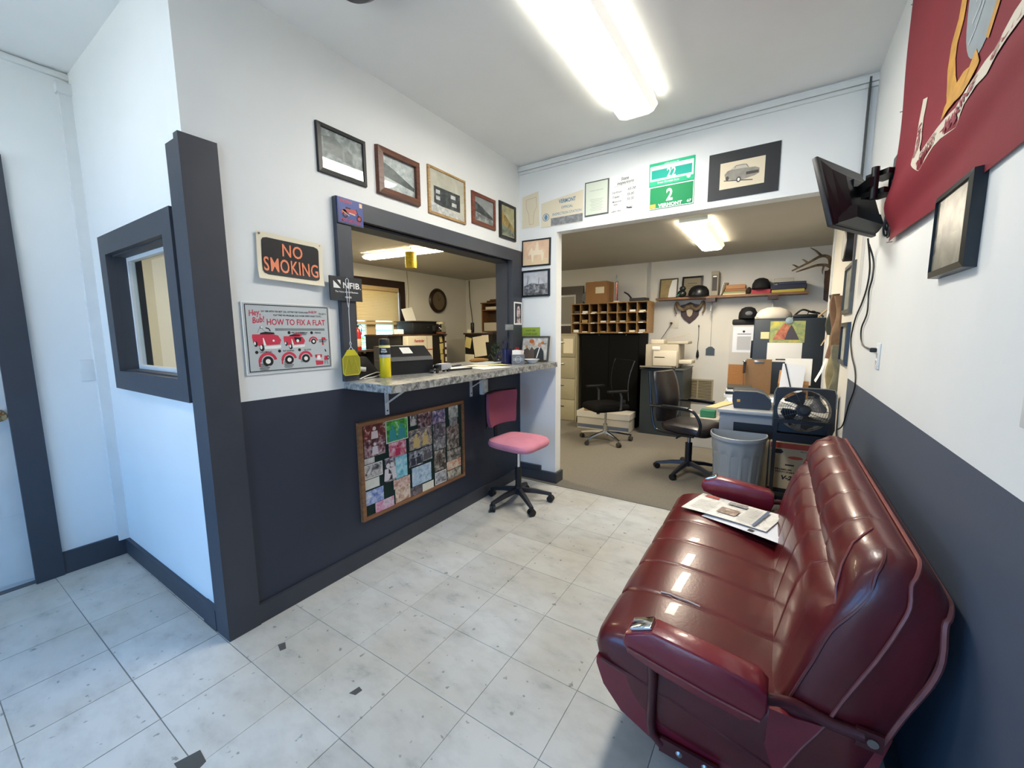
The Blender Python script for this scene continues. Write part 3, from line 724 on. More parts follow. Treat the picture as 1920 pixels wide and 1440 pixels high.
# ---------------------------------------------------------------- chairs
def star_base(t, r, zhub, m, wheel_m, wr=.025, a0=0, arm=(.045, .028), slope=.05, chrome=False):
    b = MB()
    b.cyl((0, 0, zhub-.035), (0, 0, zhub+.03), .034, .030, 16)
    for k in range(5):
        a = R(a0+72*k); c, s = math.cos(a), math.sin(a)
        zz = zhub; rs = []
        for q, wq, hq, dz in ((.02, arm[0], arm[1]*1.3, 0), (.5, arm[0]*.85, arm[1]*1.1, -slope*.35), (1, arm[0]*.6, arm[1]*.8, -slope)):
            d = q*r
            rs.append([(d*c+o*wq/2*-s, d*s+o*wq/2*c, zz+dz+h) for o, h in ((-1, -hq*.5), (1, -hq*.5), (.7, hq*.5), (-.7, hq*.5))])
        b.loft(rs)
    base = part(t, 'star_base', b, m, smooth=30)
    wm = MB().cyl((-.022, 0, wr), (-.004, 0, wr), wr, seg=16).cyl((.004, 0, wr), (.022, 0, wr), wr, seg=16).cyl((-.01, .0, wr+.0), (.01, 0, wr), wr*.6, seg=10).rbox((0, 0, wr+.018), (.040, .034, .022), .006).cyl((0, -.012, wr+.02), (0, -.012, zhub-slope), .006)
    me = wm.mesh('caster', wheel_m, 35)
    for k in range(5):
        a = R(a0+72*k); o = bpy.data.objects.new('caster', me); link(o, base); o.location = (r*.97*math.cos(a), r*.97*math.sin(a), 0); o.rotation_euler = (0, 0, R(a0*3+72*k*1.7))
    return base
def cushion(w, d, h, rnd=.35, top=.012, n=14, back=1.0, nose=0.0):
    """soft pad, local centre bottom origin; superellipse outline"""
    rings = []
    e = 2/ rnd*.5
    def outline(s, z):
        pts = []
        for i in range(36):
            a = 2*math.pi*i/36; c, q = math.cos(a), math.sin(a)
            x = math.copysign(abs(c)**(2/5), c)*w/2*s; y = math.copysign(abs(q)**(2/5), q)*d/2*s
            if y > 0: x *= 1-(1-back)*y/(d/2)
            pts.append((x, y, z-(nose*max(0, -y/(d/2))**3)))
        return pts
    for s, z in ((.90, 0), (.97, h*.12), (1.0, h*.35), (1.0, h*.6), (.965, h*.85), (.88, h*.97), (.7, h+top*.5), (.35, h+top), (.02, h+top)): rings.append(outline(s, z))
    return MB().loft(rings)
PINK = mat('pink_fabric', '#cf8799', .85, spec=.2, noise=.12, nscale=9, bump=.25, bscale=300)
PINKB = mat('dusty_pink_fabric', '#965268', .85, spec=.2, noise=.10, nscale=9, bump=.25, bscale=300)
def pink_chair():
    t = thing('task_chair', 'small pink fabric task chair with black wheeled base beside the counter', 'chair', (.318, 1.955, 0), R(88))
    star_base(t, .27, .115, DGREY, BLACK, .027, a0=20)
    part(t, 'gas_lift', MB().cyl((0, 0, .10), (0, 0, .30), .025, seg=16), BLACK)
    part(t, 'lift_rod', MB().cyl((0, 0, .30), (0, 0, .475), .014, seg=14), CHROME)
    part(t, 'seat', cushion(.42, .41, .062, back=.86, nose=.012).xf(Matrix.Translation((0, 0, .478))), PINK)
    part(t, 'seat_plate', MB().rbox((0, .04, .470), (.16, .20, .02), .006), BLACK)
    part(t, 'back_bar', MB().tube([(0, .10, .462), (0, .19, .465), (0, .225, .49), (0, .228, .60), (0, .222, .72)], [.016]*5, 8), BLACK)
    rings = []
    for k in range(9):
        u = k/8; z = .635+u*.265; w = .178+.022*u; w *= (1-.10*(abs(2*u-1)**6))
        row = []
        for i in range(17):
            q = -1+2*i/16; ed = 1-abs(q)**8
            row.append((q*w, .19+.045*q*q*-1+.012*(2*u-1)**2*-1-.010*ed*(1-abs(2*u-1)**8)+.0, z-.0*q*q))
        bk = [(x, .215-.045*(-1+2*i/16)**2, z) for i, (x, y, z) in enumerate(row)]
        rings.append(row+bk[::-1])
    part(t, 'backrest', MB().loft(rings), PINKB, smooth=60)
    part(t, 'back_shell', MB().loft([[(x*1.02, .222-.045*(x/.17)**2+o, z) for x in [(-1+2*i/10)*(.180+.022*u) for i in range(11)] for o in (0,)]+[(x*1.02, .232-.045*(x/.17)**2, z) for x in [(-1+2*i/10)*(.180+.022*u) for i in range(10, -1, -1)]] for u, z in ((0, .628), (.25, .70), (.5, .77), (.75, .84), (1, .907))]), BLACK, smooth=60)
pink_chair()

# ---------------------------------------------------------------- counter
def laminate():
    m = mat('grey_laminate', '#7f817f', .28, spec=.5); nt = m.node_tree; N = nt.nodes; L = nt.links; b = N['Principled BSDF']
    tc = N.new('ShaderNodeTexCoord'); n = N.new('ShaderNodeTexNoise'); n.inputs['Scale'].default_value = 34; n.inputs['Detail'].default_value = 7; n.inputs['Distortion'].default_value = .8
    L.new(tc.outputs['Object'], n.inputs[0])
    cr = N.new('ShaderNodeValToRGB'); e = cr.color_ramp.elements; e[0].position = .34; e[0].color = lin('#4a4b50'); e[1].position = .62; e[1].color = lin('#a9aaa6')
    x = e.new(.46); x.color = lin('#7d7e7d'); x = e.new(.54); x.color = lin('#949590')
    L.new(n.outputs[0], cr.inputs[0]); L.new(cr.outputs[0], b.inputs['Base Color']); return m
LAM = laminate()
CT = 1.112
solo('counter_top', 'mottled grey laminate service counter running through the wall opening', 'counter',
     MB().slab([(-.36, .735), (0.0, .735), (0.0, .648), (.385, .648), (.40, 2.475), (-.12, 2.475), (-.12, 2.32), (-.36, 2.32)], -.042, 0), LAM, (0, 0, CT), smooth=0)
BRK = mat('white_bracket', '#d5d8dc', .4, noise=.05)
for k, y in enumerate((.935, 1.765)):
    t = wthing('counter', y, 1.069, 'shelf_bracket', ['white steel shelf bracket under the near end of the counter', 'white steel shelf bracket under the counter near the pink chair'][k], 'bracket', 'counter brackets')
    part(t, 'wall_leg', MB().box(-.014, .014, -.005, 0, -.195, -.001), BRK, smooth=0)
    part(t, 'top_leg', MB().box(-.014, .014, -.30, 0, -.006, -.001), BRK, smooth=0)
    part(t, 'brace', MB().loft([[(x, y0+o, z) for x, o in ((-.013, 0), (.013, 0))]+[(x, y0+o, z+.006) for x, o in ((.013, -.006), (-.013, -.006))] for y0, z in ((-.005, -.125), (-.21, -.010))]), BRK, smooth=0)
    for z in (-.17, -.06): part(t, 'screw', MB().lathe([(.006, 0), (.005, -.002), (.001, -.003)], (0, -.005, z), 8, axis='Y'), DGREY)
t = wthing('counter', 1.91, .935, 'outlet_plate', 'white surface outlet box on the navy wall beside the pink chair', 'outlet')
part(t, 'box', MB().rbox((0, -.018, 0), (.075, .036, .12), .004), WTRIM)
for z in (-.028, .028): part(t, 'socket', MB().lathe([(.016, 0), (.016, -.003)], (0, -.036, z), 12, axis='Y'), PAPER)

# cork board and its photographs
t = wthing('counter', 1.18, .562, 'notice_board', 'wood-framed dark green notice board on the navy wall', 'notice board')
OAK = wood('oak_frame', '#9a6b44', '#7d5233', 'X', .45)
part(t, 'frame', frame_mb(.945, .60, .024, .024), OAK, smooth=0)
part(t, 'board', MB().box(-.455, .455, -.010, 0, -.282, .282), mat('green_felt', '#12302a', .9, noise=.15, nscale=200), smooth=0)
BW = ['#1c1b1d', '#5a5856', '#a3a09b', '#e0ddd6']
PH = [((0.745, 0.903, 0.723, 0.85), ['#3a1015', '#5a1c20', '#8a3a30', '#e9d8d4'], 'maroon-toned portrait of a figure in white at the top left'),
 ((0.745, 0.898, 0.642, 0.748), ['#33121a', '#54222c', '#b08a90', '#ece4e6'], 'maroon-toned snapshot of a person in white with dark straps'),
 ((0.906, 1.086, 0.693, 0.838), ['#0d4a1c', '#2c8a2e', '#5cc04a', '#bfe0d4'], 'bright green lawn snapshot with white border'),
 ((1.107, 1.165, 0.764, 0.846), BW, 'small black and white portrait at the top middle'),
 ((1.173, 1.304, 0.737, 0.841), ['#171419', '#40222e', '#8d7478', '#d2c4c2'], 'dark snapshot of a person in red at the top'),
 ((1.316, 1.447, 0.736, 0.83), ['#20183a', '#4a3c70', '#8d86a0', '#e6e0e4'], 'purple-tinted group snapshot at the top'),
 ((1.484, 1.587, 0.745, 0.839), ['#3c4642', '#7d8782', '#b5bcb6', '#dfe2dc'], 'pale greenish snapshot in the top right corner'),
 ((1.49, 1.577, 0.69, 0.752), ['#4a504e', '#767c7a', '#a9aeaa'], 'tiny grey snapshot below the top right corner'),
 ((1.455, 1.589, 0.515, 0.690), ['#171512', '#4a453e', '#8f897e', '#d9d4c8'], 'tall black and white workshop snapshot at the right'),
 ((1.314, 1.443, 0.636, 0.734), ['#14141a', '#3a3a44', '#7d7c80', '#d5d2cc'], 'black and white snapshot of chairs under the purple one'),
 ((1.094, 1.306, 0.60, 0.735), ['#1d2438', '#5a6070', '#b09c84', '#e5e0dc'], 'colour group snapshot with a man in yellow'),
 ((0.925, 1.066, 0.593, 0.690), ['#a02a48', '#c85a74', '#e0a0ac', '#f0dfe4'], 'pink and white snapshot below the green lawn'),
 ((0.97, 1.068, 0.448, 0.592), ['#3ca4c0', '#7cc8da', '#a8dde8', '#dcecf0'], 'tall pale cyan snapshot'),
 ((0.887, 0.965, 0.449, 0.604), ['#1c1a22', '#4c4652', '#a49ca6', '#e8e2e4'], 'black and white couple snapshot beside the cyan one'),
 ((0.74, 0.812, 0.606, 0.640), ['#b8b2ac', '#d9d4cd', '#ebe7e0'], 'small white card below the maroon snapshots'),
 ((0.738, 0.871, 0.512, 0.600), ['#2c2c2e', '#77767a', '#c9c6c2', '#ecebe6'], 'white-bordered black and white snapshot of tents'),
 ((0.735, 0.842, 0.449, 0.508), ['#dfe0d4', '#e7e8dc', '#ecece2'], 'blank pale card at the left edge'),
 ((0.734, 0.869, 0.352, 0.440), ['#4a5fa8', '#7d94cf', '#b4c4e4', '#e6e9f2'], 'blue snapshot of a car at the lower left'),
 ((0.802, 0.946, 0.285, 0.35), ['#c06a94', '#d8a0bc', '#e0cfd8', '#6a5a66'], 'pink snapshot along the bottom edge'),
 ((0.947, 1.086, 0.386, 0.446), ['#a06a60', '#c89a8c', '#e0c4b8', '#efe4dc'], 'pinkish snapshot of a low building'),
 ((0.961, 1.088, 0.288, 0.384), ['#8a5a48', '#c0987e', '#e4d0bc', '#f2e8dc'], 'sepia house snapshot near the bottom'),
 ((1.092, 1.193, 0.285, 0.346), ['#2e2830', '#635a62', '#a09aa0'], 'small dim grey snapshot at the bottom edge'),
 ((1.197, 1.306, 0.278, 0.340), ['#e2e2cf', '#e8e8d8', '#ecece0'], 'blank cream card at the bottom edge'),
 ((1.105, 1.285, 0.35, 0.478), ['#7d8f9c', '#9fc2dc', '#bcd4e6', '#efe8e4'], 'pale blue snapshot of a parked truck'),
 ((1.082, 1.207, 0.489, 0.592), ['#1a1e2c', '#565c6a', '#9da0aa', '#dedfe4'], 'bluish black and white group snapshot'),
 ((1.212, 1.302, 0.498, 0.594), ['#2a2a30', '#6a6a72', '#a6a6ac', '#e4e4e6'], 'black and white snapshot of two men'),
 ((1.318, 1.443, 0.545, 0.632), ['#26262a', '#66666a', '#a2a2a4', '#dcdcd8'], 'black and white snapshot of a car bonnet'),
 ((1.318, 1.437, 0.388, 0.54), ['#120f0e', '#38302b', '#7d756c', '#d8d2c8'], 'dark tall black and white snapshot'),
 ((1.321, 1.439, 0.290, 0.382), ['#34363a', '#7d7f84', '#b5b7bc', '#e4e5e8'], 'white-bordered grey landscape snapshot'),
 ((1.454, 1.608, 0.43, 0.510), ['#1b1916', '#55504a', '#9a948a', '#d2ccc0'], 'black and white engine snapshot at the right edge'),
 ((1.45, 1.611, 0.360, 0.425), ['#d8cdb8', '#e2d8c4', '#d49a7c', '#c87a60'], 'cream and salmon card at the right edge'),
 ((1.452, 1.607, 0.288, 0.355), ['#3e3a32', '#857f72', '#b4ae9e', '#d9d4c4'], 'grey field snapshot in the bottom right corner')]
for i, ((a, b, c, d), pal, lab) in enumerate(PH):
    w, h = b-a, d-c
    border = i in (2, 15, 28)
    loc, rz = wl('counter', (a+b)/2, (c+d)/2, .0112+.0011*(i % 5))
    o = solo('photograph', lab+' of the notice board', 'photograph', MB().box(-w/2, w/2, -.0008, 0, -h/2, h/2), PAPER if border else photo('print_%d' % i, pal, [26, 34, 30][i % 3], i+1), loc, rz, 'photographs on the notice board', smooth=0)
    if border: part(o, 'print', MB().rect(-w/2+.006, w/2-.006, -h/2+.006, h/2-.006, -.0011), photo('print_%d' % i, pal, 28, i+1), smooth=0, fix=False)
    if i in (0, 1, 2, 3, 10, 11, 13, 24, 25):
        fg = MB(); col = {0: '#e6d6d2', 1: '#e8dfe2', 2: '#2f9aa0', 3: '#c9c5c0', 10: '#d8c07c', 11: '#c22c56', 13: '#e3dde0', 24: '#22283c', 25: '#5a5a62'}[i]
        xs = [0] if i in (0, 1, 3, 11) else [-.2, .2]
        for q in xs:
            fg.disc(q*w, h*.18, h*.10, y=-.0013, n=12); fg.poly([(q*w-h*.22, -h*.42), (q*w+h*.22, -h*.42), (q*w+h*.17, h*.06), (q*w-h*.17, h*.06)], -.0013)
        part(o, 'printed_figure', fg, mat('figure_%d' % i, col, .5), smooth=0, fix=False)

# ---------------------------------------------------------------- signs and pictures on the counter wall
# NO SMOKING
t = wthing('counter', .396, 1.728, 'no_smoking_sign', 'black and orange NO SMOKING sign on curling cream card', 'sign', off=.006, tilt=R(2.0))
v = []; n = 10
mb = MB(); mb2 = MB()
def curl(x, z): return -.004-.020*max(0, (-z-.02)/.1)**2-.006*max(0, (x/.155))**2
for (w, h, off, m, nm) in ((.315, .212, 0, PAPERW, 'card'), (.275, .168, -.0012, INK, 'black_field')):
    mb = MB(); gx, gz = 12, 10; vs = []
    for i in range(gx+1):
        for j in range(gz+1):
            x, z = w*(i/gx-.5), h*(j/gz-.5); 
            if nm != 'card':   # rounded corners
                rx, rz_ = max(0, abs(x)-(w/2-.02)), max(0, abs(z)-(h/2-.02)); dd = math.hypot(rx, rz_)
                if dd > .02: x -= math.copysign(rx*(1-.02/dd), x); z -= math.copysign(rz_*(1-.02/dd), z)
            vs.append((x, curl(x, z)+off, z))
    mb.add(vs, [(i*(gz+1)+j, (i+1)*(gz+1)+j, (i+1)*(gz+1)+j+1, i*(gz+1)+j+1) for i in range(gx) for j in range(gz)])
    part(t, nm, mb, m, smooth=60, fix=False)
ORG = mat('orange_print', '#e8855c', .5)
for s, x, z, h, w in (('NO', .005, .012, .056, .098), ('SMOKING', .0, -.066, .062, .262)):
    m_ = text_mb(s, h, w, .012, spacing=1.06); m_.v = [(p[0]+x, curl(p[0]+x, p[2]+z)-.0025, p[2]+z) for p in m_.v]
    part(t, 'lettering', m_, ORG, smooth=0, fix=False)
for x, z in ((-.145, .096), (.145, .096)): part(t, 'thumbtack', MB().lathe([(.005, 0), (.004, -.004), (.001, -.006)], (x, -.005, z), 10, axis='Y'), STEEL)

# HOW TO FIX A FLAT
t = wthing('counter', .368, 1.356, 'fix_a_flat_poster', 'grey tin poster HOW TO FIX A FLAT with red cartoon cars', 'poster', off=.004)
part(t, 'backing', MB().box(-.214, .214, -.003, 0, -.166, .166), PAPER, smooth=0)
part(t, 'tin_sheet', MB().box(-.208, .208, -.0045, -.003, -.160, .160), mat('tin_grey', '#b9bfbf', .35), smooth=0)
y1, y2, y3 = -.0049, -.0053, -.0057
part(t, 'border_line', MB().line([(-.200, -.152), (.200, -.152), (.200, .152), (-.200, .152), (-.200, -.154)], .004, y1), INK, smooth=0, fix=False)
rls = [MB() for _ in range(4)]; textinto(rls[0], 'HOW TO FIX A FLAT', .036, .062, .027, y2, .292, .016); textinto(rls[1], 'Hey,', -.160, .104, .026, y2, .05, .015, .25, rot=R(-8)); textinto(rls[2], 'Bub!', -.145, .072, .026, y2, .055, .015, .25, rot=R(-8)); textinto(rls[3], 'KA-BLOW', .118, .122, .012, y2, .045, .02, .2)
for q in rls: part(t, 'red_lettering', q, RED, smooth=0, fix=False)
tk = MB(); textinto(tk, "SAY YER WITH YER BEST GAL, HITTIN' THE TOWN AND", -.02, .120, .008, y2, .225, .01); textinto(tk, 'YA GET A', .170, .116, .008, y2, .04, .01)
textinto(tk, "FLAT TIRE! NO PROBLEM, OLD CHUM, HERE'S WHAT TO DO...", .045, .103, .008, y2, .245, .01)
for s, x, z in (('FIND YOUR TOOLS.', .035, .021), ('PREPARE.', .140, .020), ('TAKE OFF FLAT.', -.125, -.068), ('PUT ON SPARE.', -.018, -.066), ('ALL DONE!', .078, -.064)):
    textinto(tk, s, x, z, .0075, y2, len(s)*.0042, .012)
for x, z in ((-.010, .025), (.105, .024), (-.165, -.064), (-.062, -.062), (.036, -.060)): tk.disc(x, z, .0075, y=y1, n=14)
for x, z, n_ in ((-.135, -.136, 6), (-.022, -.132, 6), (.062, -.126, 3), (.060, .008, 3), (.165, -.03, 3)):
    for q in range(n_): tk.rect(x-.024+(q % 2)*.003, x+.024-(q % 3)*.004, z+.016-q*.0055, z+.0185-q*.0055, y1)
def wheel(mb_k, mb_w, x, z, r, flat=False):
    p = [(x+r*math.cos(R(a)), max(z+r*math.sin(R(a)), z-r*(.86 if flat else 1))) for a in range(0, 360, 15)]
    mb_k.poly(p, y2); mb_w.disc(x, z, r*.48, y=y3, n=14)
wk = MB(); ww = MB(); rd = MB(); gb = MB()
for x, z, r, fl_ in ((-.118, -.108, .024, True), (-.018, -.106, .0215, False), (.066, -.104, .021, False), (.113, -.020, .014, False)):
    wheel(wk, ww, x, z, r, fl_)
    rd.ring(x, z, r*1.22, r*1.78, y1, 14, 10, 185)
    if r > .0205 and x < 0: rd.rect(x-r*1.75, x-r*1.45, z-r*.9, z, y1)
# open-top car, rear view
def car(cx, cz, s, boot=False):
    rd.poly([(cx+x*s, cz+z*s) for x, z in ((-.062, .010), (-.058, -.018), (-.030, -.034), (-.015, -.030), (.060, -.026), (.068, -.006), (.055, .016), (.010, .026), (-.030, .022), (-.060, .022))], y1)
    ww.poly([(cx+x*s, cz+z*s) for x, z in ((-.016, -.034), (.066, -.030), (.064, -.042), (.045, -.046), (-.012, -.046))], y2)
    ww.poly([(cx+x*s, cz+z*s) for x, z in ((-.014, -.030), (-.002, -.030), (-.012, .006), (-.016, .004))], y2)
    tk.poly([(cx+x*s, cz+z*s) for x, z in ((-.028, .022), (.040, .022), (.036, .030), (.0, .034), (-.024, .029))], y2)
    wk.disc(cx-.022*s, cz-.040*s, .011*s, .016*s, y=y2, n=12); wk.disc(cx-.048*s, cz-.022*s, .008*s, .013*s, y=y2, n=12)
    ww.disc(cx-.026*s, cz-.037*s, .005*s, .010*s, y=y3, n=12); ww.disc(cx-.052*s, cz-.019*s, .004*s, .008*s, y=y3, n=12)
    if boot:
        wk.poly([(cx+x*s, cz+z*s) for x, z in ((.0, .016), (.046, .012), (.040, -.010), (.010, -.014))], y2); rd.poly([(cx+x*s, cz+z*s) for x, z in ((-.004, .032), (.050, .022), (.046, .034), (.016, .044))], y2)
        ww.disc(cx+.022*s, cz-.006*s, .009*s, y=y3, n=12)
    else: ww.disc(cx+.032*s, cz-.008*s, .005*s, y=y2, n=12)
car(-.118, -.004, 1.0); car(.012, -.010, .82, True)
rd.poly([(.155, -.010), (.182, -.012), (.178, .000), (.160, .001)], y1); tk.rect(.160, .165, -.028, -.010, y2); rd.rect(.158, .168, -.040, -.028, y1)
rd.poly([(.115, -.088), (.155, -.088), (.152, -.104), (.117, -.104)], y1); rd.poly([(.116, -.118), (.160, -.122), (.158, -.140), (.120, -.142)], y1)
ww.poly([(.128, -.092), (.143, -.092), (.146, -.114), (.125, -.114)], y2); tk.line([(.172, -.062), (.178, -.075)], .006, y2); rd.poly([(.168, -.096), (.182, -.096), (.186, -.118), (.164, -.118)], y1); wk.disc(.188, -.106, .007, .011, y=y2, n=12); ww.disc(.188, -.106, .003, .006, y=y3, n=12)
tk.line([(.170, -.118), (.168, -.138)], .0025, y2); tk.line([(.180, -.118), (.184, -.140)], .0025, y2)
gb.rect(-.075, .178, .034, .046, y1)
gl = MB()
gl.line([(-.155, .026), (-.145, .046), (-.135, .050), (-.130, .038), (-.120, .030)], .0018, y2); gl.disc(-.138, .050, .006, y=y2, n=10); tk.line([(-.118, .048), (-.103, .044), (-.098, .032)], .005, y2)
ww.disc(-.136, .051, .004, y=y3, n=10)
part(t, 'red_print', rd, RED, smooth=0, fix=False); part(t, 'black_print', tk, INK, smooth=0, fix=False)
part(t, 'tyre_print', wk, INK, smooth=0, fix=False); part(t, 'white_print', ww, PAPER, smooth=0, fix=False)
part(t, 'grey_bar', gb, mat('grey_bar', '#7d8686', .5), smooth=0, fix=False); part(t, 'line_print', gl, mat('grey_ink', '#6a6e70', .5), smooth=0, fix=False)

# framed photographs in a row
FR_B = mat('black_frame', '#141614', .35); FR_W = wood('walnut_frame', '#6e3f26', '#4d2a1a', 'X', .4, 10); FR_G = wood('gilt_frame', '#b9955e', '#8d6b3c', 'X', .45, 10); FR_R = wood('redwood_frame', '#7d4228', '#5d2e1c', 'X', .4, 10)
def landscape(t, w, h, ink, hill, sky, water=None, y=-.0088):
    part(t, 'printed_hill', MB().poly([(-w/2, -h*.12), (w/2, -h*.30), (w/2, -h*.18), (w*.12, h*.02), (-w*.12, h*.16), (-w*.35, h*.26), (-w/2, h*.30)], y), hill, smooth=0, fix=False)
    if water: part(t, 'printed_water', MB().poly([(-w/2, -h/2), (w/2, -h/2), (w/2, -h*.30), (-w/2, -h*.12)], y), water, smooth=0, fix=False)
GR = lambda i, c='grey': photo('old_photo_%d' % i, {'grey': ['#3c403f', '#6b6f6d', '#9a9d9a'], 'light': ['#8d908d', '#b4b6b3', '#cfd0cc'], 'dark': ['#1d2020', '#343838', '#555a58'], 'sepia': ['#7a6742', '#a8956a', '#c9b98e'], 'green': ['#3c4438', '#6a7260', '#8f957f']}[c], 30, i)
t = wthing('counter', .715, 2.311, 'framed_photo', 'black-framed photo of a gabled building reflecting the ceiling light', 'picture', 'framed pictures above the counter')
framed(t, .294, .243, .022, .018, FR_B, GR(1, 'grey'))
part(t, 'printed_building', MB().poly([(-.11, -.01), (0.0, -.02), (0.0, .045), (-.045, .075), (-.11, .062)], -.0088).poly([(.01, -.03), (.06, -.035), (.06, .02), (.035, .035), (.01, .02)], -.0088), GR(2, 'dark'), smooth=0, fix=False)
t = wthing('counter', 1.099, 2.315, 'framed_photo', 'thick walnut-framed photo of cars below a wooded hill', 'picture', 'framed pictures above the counter')
framed(t, .335, .268, .038, .030, FR_W, GR(3, 'light')); landscape(t, .25, .18, None, GR(4, 'dark'), None, GR(5, 'light'))
t = wthing('counter', 1.543, 2.321, 'framed_photo', 'thin gilt-framed photo of a two-storey brick building', 'picture', 'framed pictures above the counter')
framed(t, .388, .308, .016, .016, FR_G, photo('old_photo_6', ['#a3a18f', '#b5b3a2', '#c2c0b0'], 8, 6), glazed=False)
part(t, 'printed_building', MB().rect(-.14, .13, -.085, .035, -.0088), GR(7, 'dark'), smooth=0, fix=False)
part(t, 'printed_windows', MB().rect(-.12, -.08, -.01, .015, -.0091).rect(-.12, -.08, -.05, -.025, -.0091).rect(.03, .08, -.01, .015, -.0091).rect(.04, .09, -.06, -.035, -.0091), GR(8, 'light'), smooth=0, fix=False)
part(t, 'printed_road', MB().poly([(-.175, -.138), (.175, -.138), (.175, -.12), (-.175, -.07)], -.0090), GR(9, 'light'), smooth=0, fix=False)
t = wthing('counter', 1.965, 2.317, 'framed_photo', 'small reddish wood-framed photo of a dark shore', 'picture', 'framed pictures above the counter')
framed(t, .308, .240, .030, .018, FR_R, photo('old_photo_10', ['#6d716f', '#858987', '#979b98'], 6, 10), glazed=False); landscape(t, .23, .165, None, GR(11, 'dark'), None, GR(12, 'grey'))
t = wthing('counter', 2.302, 2.309, 'framed_photo', 'narrow black-framed sepia photo nearest the back wall corner', 'picture', 'framed pictures above the counter')
framed(t, .253, .295, .024, .018, FR_B, photo('old_photo_13', ['#7f8068', '#a8a37c', '#c4bd9d'], 9, 13), glazed=False); landscape(t, .19, .23, None, photo('old_photo_14', ['#8a7136', '#a98c4a', '#5f5a38'], 12, 14), None, GR(15, 'green'))

# motorcycle tile on the casing corner
t = wthing('counter', .722, 2.022, 'motorcycle_sign', 'small blue tin sign with a red motorcycle on the casing corner', 'sign', off=.033)
part(t, 'plate', MB().box(-.079, .079, -.006, 0, -.066, .064), mat('sign_blue', '#2a3f8a', .4, noise=.15, nscale=20), smooth=0)
part(t, 'plate_edge', MB().line([(-.079, -.066), (.079, -.066)], .006, -.0065).line([(-.076, -.066), (-.076, .064)], .006, -.0065), mat('edge_dark', '#2b2f3a', .5), smooth=0, fix=False)
mr = mat('moto_red', '#a8303c', .4)
m_ = MB(); textinto(m_, 'INDIAN', -.025, .040, .016, -.0066, .07, .03); textinto(m_, 'MOTORCYCLES', .0, -.056, .015, -.0066, .12, .03)
m_.poly([(-.055, .0), (-.02, .012), (.03, .016), (.045, .002), (.03, -.006), (-.045, -.012)], -.0066); m_.disc(-.040, -.008, .018, .014, y=-.0066, n=14); m_.disc(.052, -.022, .014, .016, y=-.0066, n=14)
part(t, 'red_print', m_, mr, smooth=0, fix=False)
part(t, 'black_print', MB().ring(-.034, -.020, .010, .016, -.0070).ring(.052, -.026, .010, .016, -.0070).poly([(-.03, .012), (.0, .012), (.0, .018), (-.03, .020)], -.0070).line([(.035, .02), (.05, -.02)], .004, -.0070), INK, smooth=0, fix=False)
part(t, 'cream_print', MB().line([(-.05, -.004), (-.01, -.024)], .004, -.0072).line([(-.01, -.008), (.028, -.012)], .006, -.0072).rect(.056, .074, .034, .056, -.0066), mat('moto_cream', '#d8b48a', .4), smooth=0, fix=False)

# NFIB plaque and the fly swatter hooked over it
t = wthing('counter', .668, 1.612, 'member_plaque', 'charcoal NFIB plaque with white lettering on the opening casing', 'sign', off=.033)
part(t, 'plate', MB().box(-.097, .097, -.010, 0, -.063, .063), mat('plaque_charcoal', '#2b2e32', .45), smooth=0)
m_ = MB(); textinto(m_, 'NFIB', .030, .004, .030, -.0106, .102, .018); textinto(m_, '.', .086, .002, .03, -.0106); textinto(m_, 'The Voice of Small Business', .0, -.020, .0085, -.0106, .140, .012); textinto(m_, 'MEMBER', .008, -.048, .009, -.0106, .040, .02)
m_.poly([(-.078, .002), (-.035, .002), (-.078, .040)], -.0106); m_.poly([(-.055, .044), (-.035, .044), (-.035, .020)], -.0106)
part(t, 'lettering', m_, PAPER, smooth=0, fix=False)
SWY = mat('swatter_yellow', '#c9c02c', .4, alpha=.92); 
t = thing('fly_swatter', 'yellow fly swatter with white wire handle hanging on the counter casing', 'fly swatter', (.052, .667, 1.665), R(90))
wire = MB().tube([(-.006, 0, -.09), (-.009, 0, -.02), (-.008, 0, -.004), (0, 0, .003), (.008, 0, -.004), (.009, 0, -.02), (.008, 0, -.10), (.003, 0, -.14), (0, 0, -.17), (-.001, 0, -.335), (.005, 0, -.345), (0, 0, -.36), (-.006, 0, -.345), (-.001, 0, -.33)], .0016, 6)
wire.tube([(-.006, 0, -.09), (-.006, 0, -.12), (-.001, 0, -.15)], .0016, 6).tube([(0, 0, -.36), (.016, 0, -.382)], .0016, 6).tube([(0, 0, -.36), (-.016, 0, -.382)], .0016, 6)
part(t, 'wire_handle', wire, mat('white_wire', '#d8dadb', .35))
bl_ = [(-.022, -.380), (.020, -.380), (.052, -.425), (.052, -.505), (.042, -.517), (-.044, -.517), (-.055, -.505), (-.055, -.425)]
part(t, 'blade', MB().prism(bl_, -.001, .001), mat('swatter_mesh', '#8f8a1c', .45), smooth=0)
part(t, 'blade_rim', MB().tube([(x, 0, z) for x, z in bl_], .0022, 6, closed=True).prism([(-.022, -.381), (.020, -.381), (.040, -.410), (-.044, -.410)], -.0022, .0022).tube([(-.048, -.001, -.512), (-.022, -.001, -.42), (-.002, -.001, -.485), (.018, -.001, -.42), (.044, -.001, -.512)], .0016, 6), SWY)
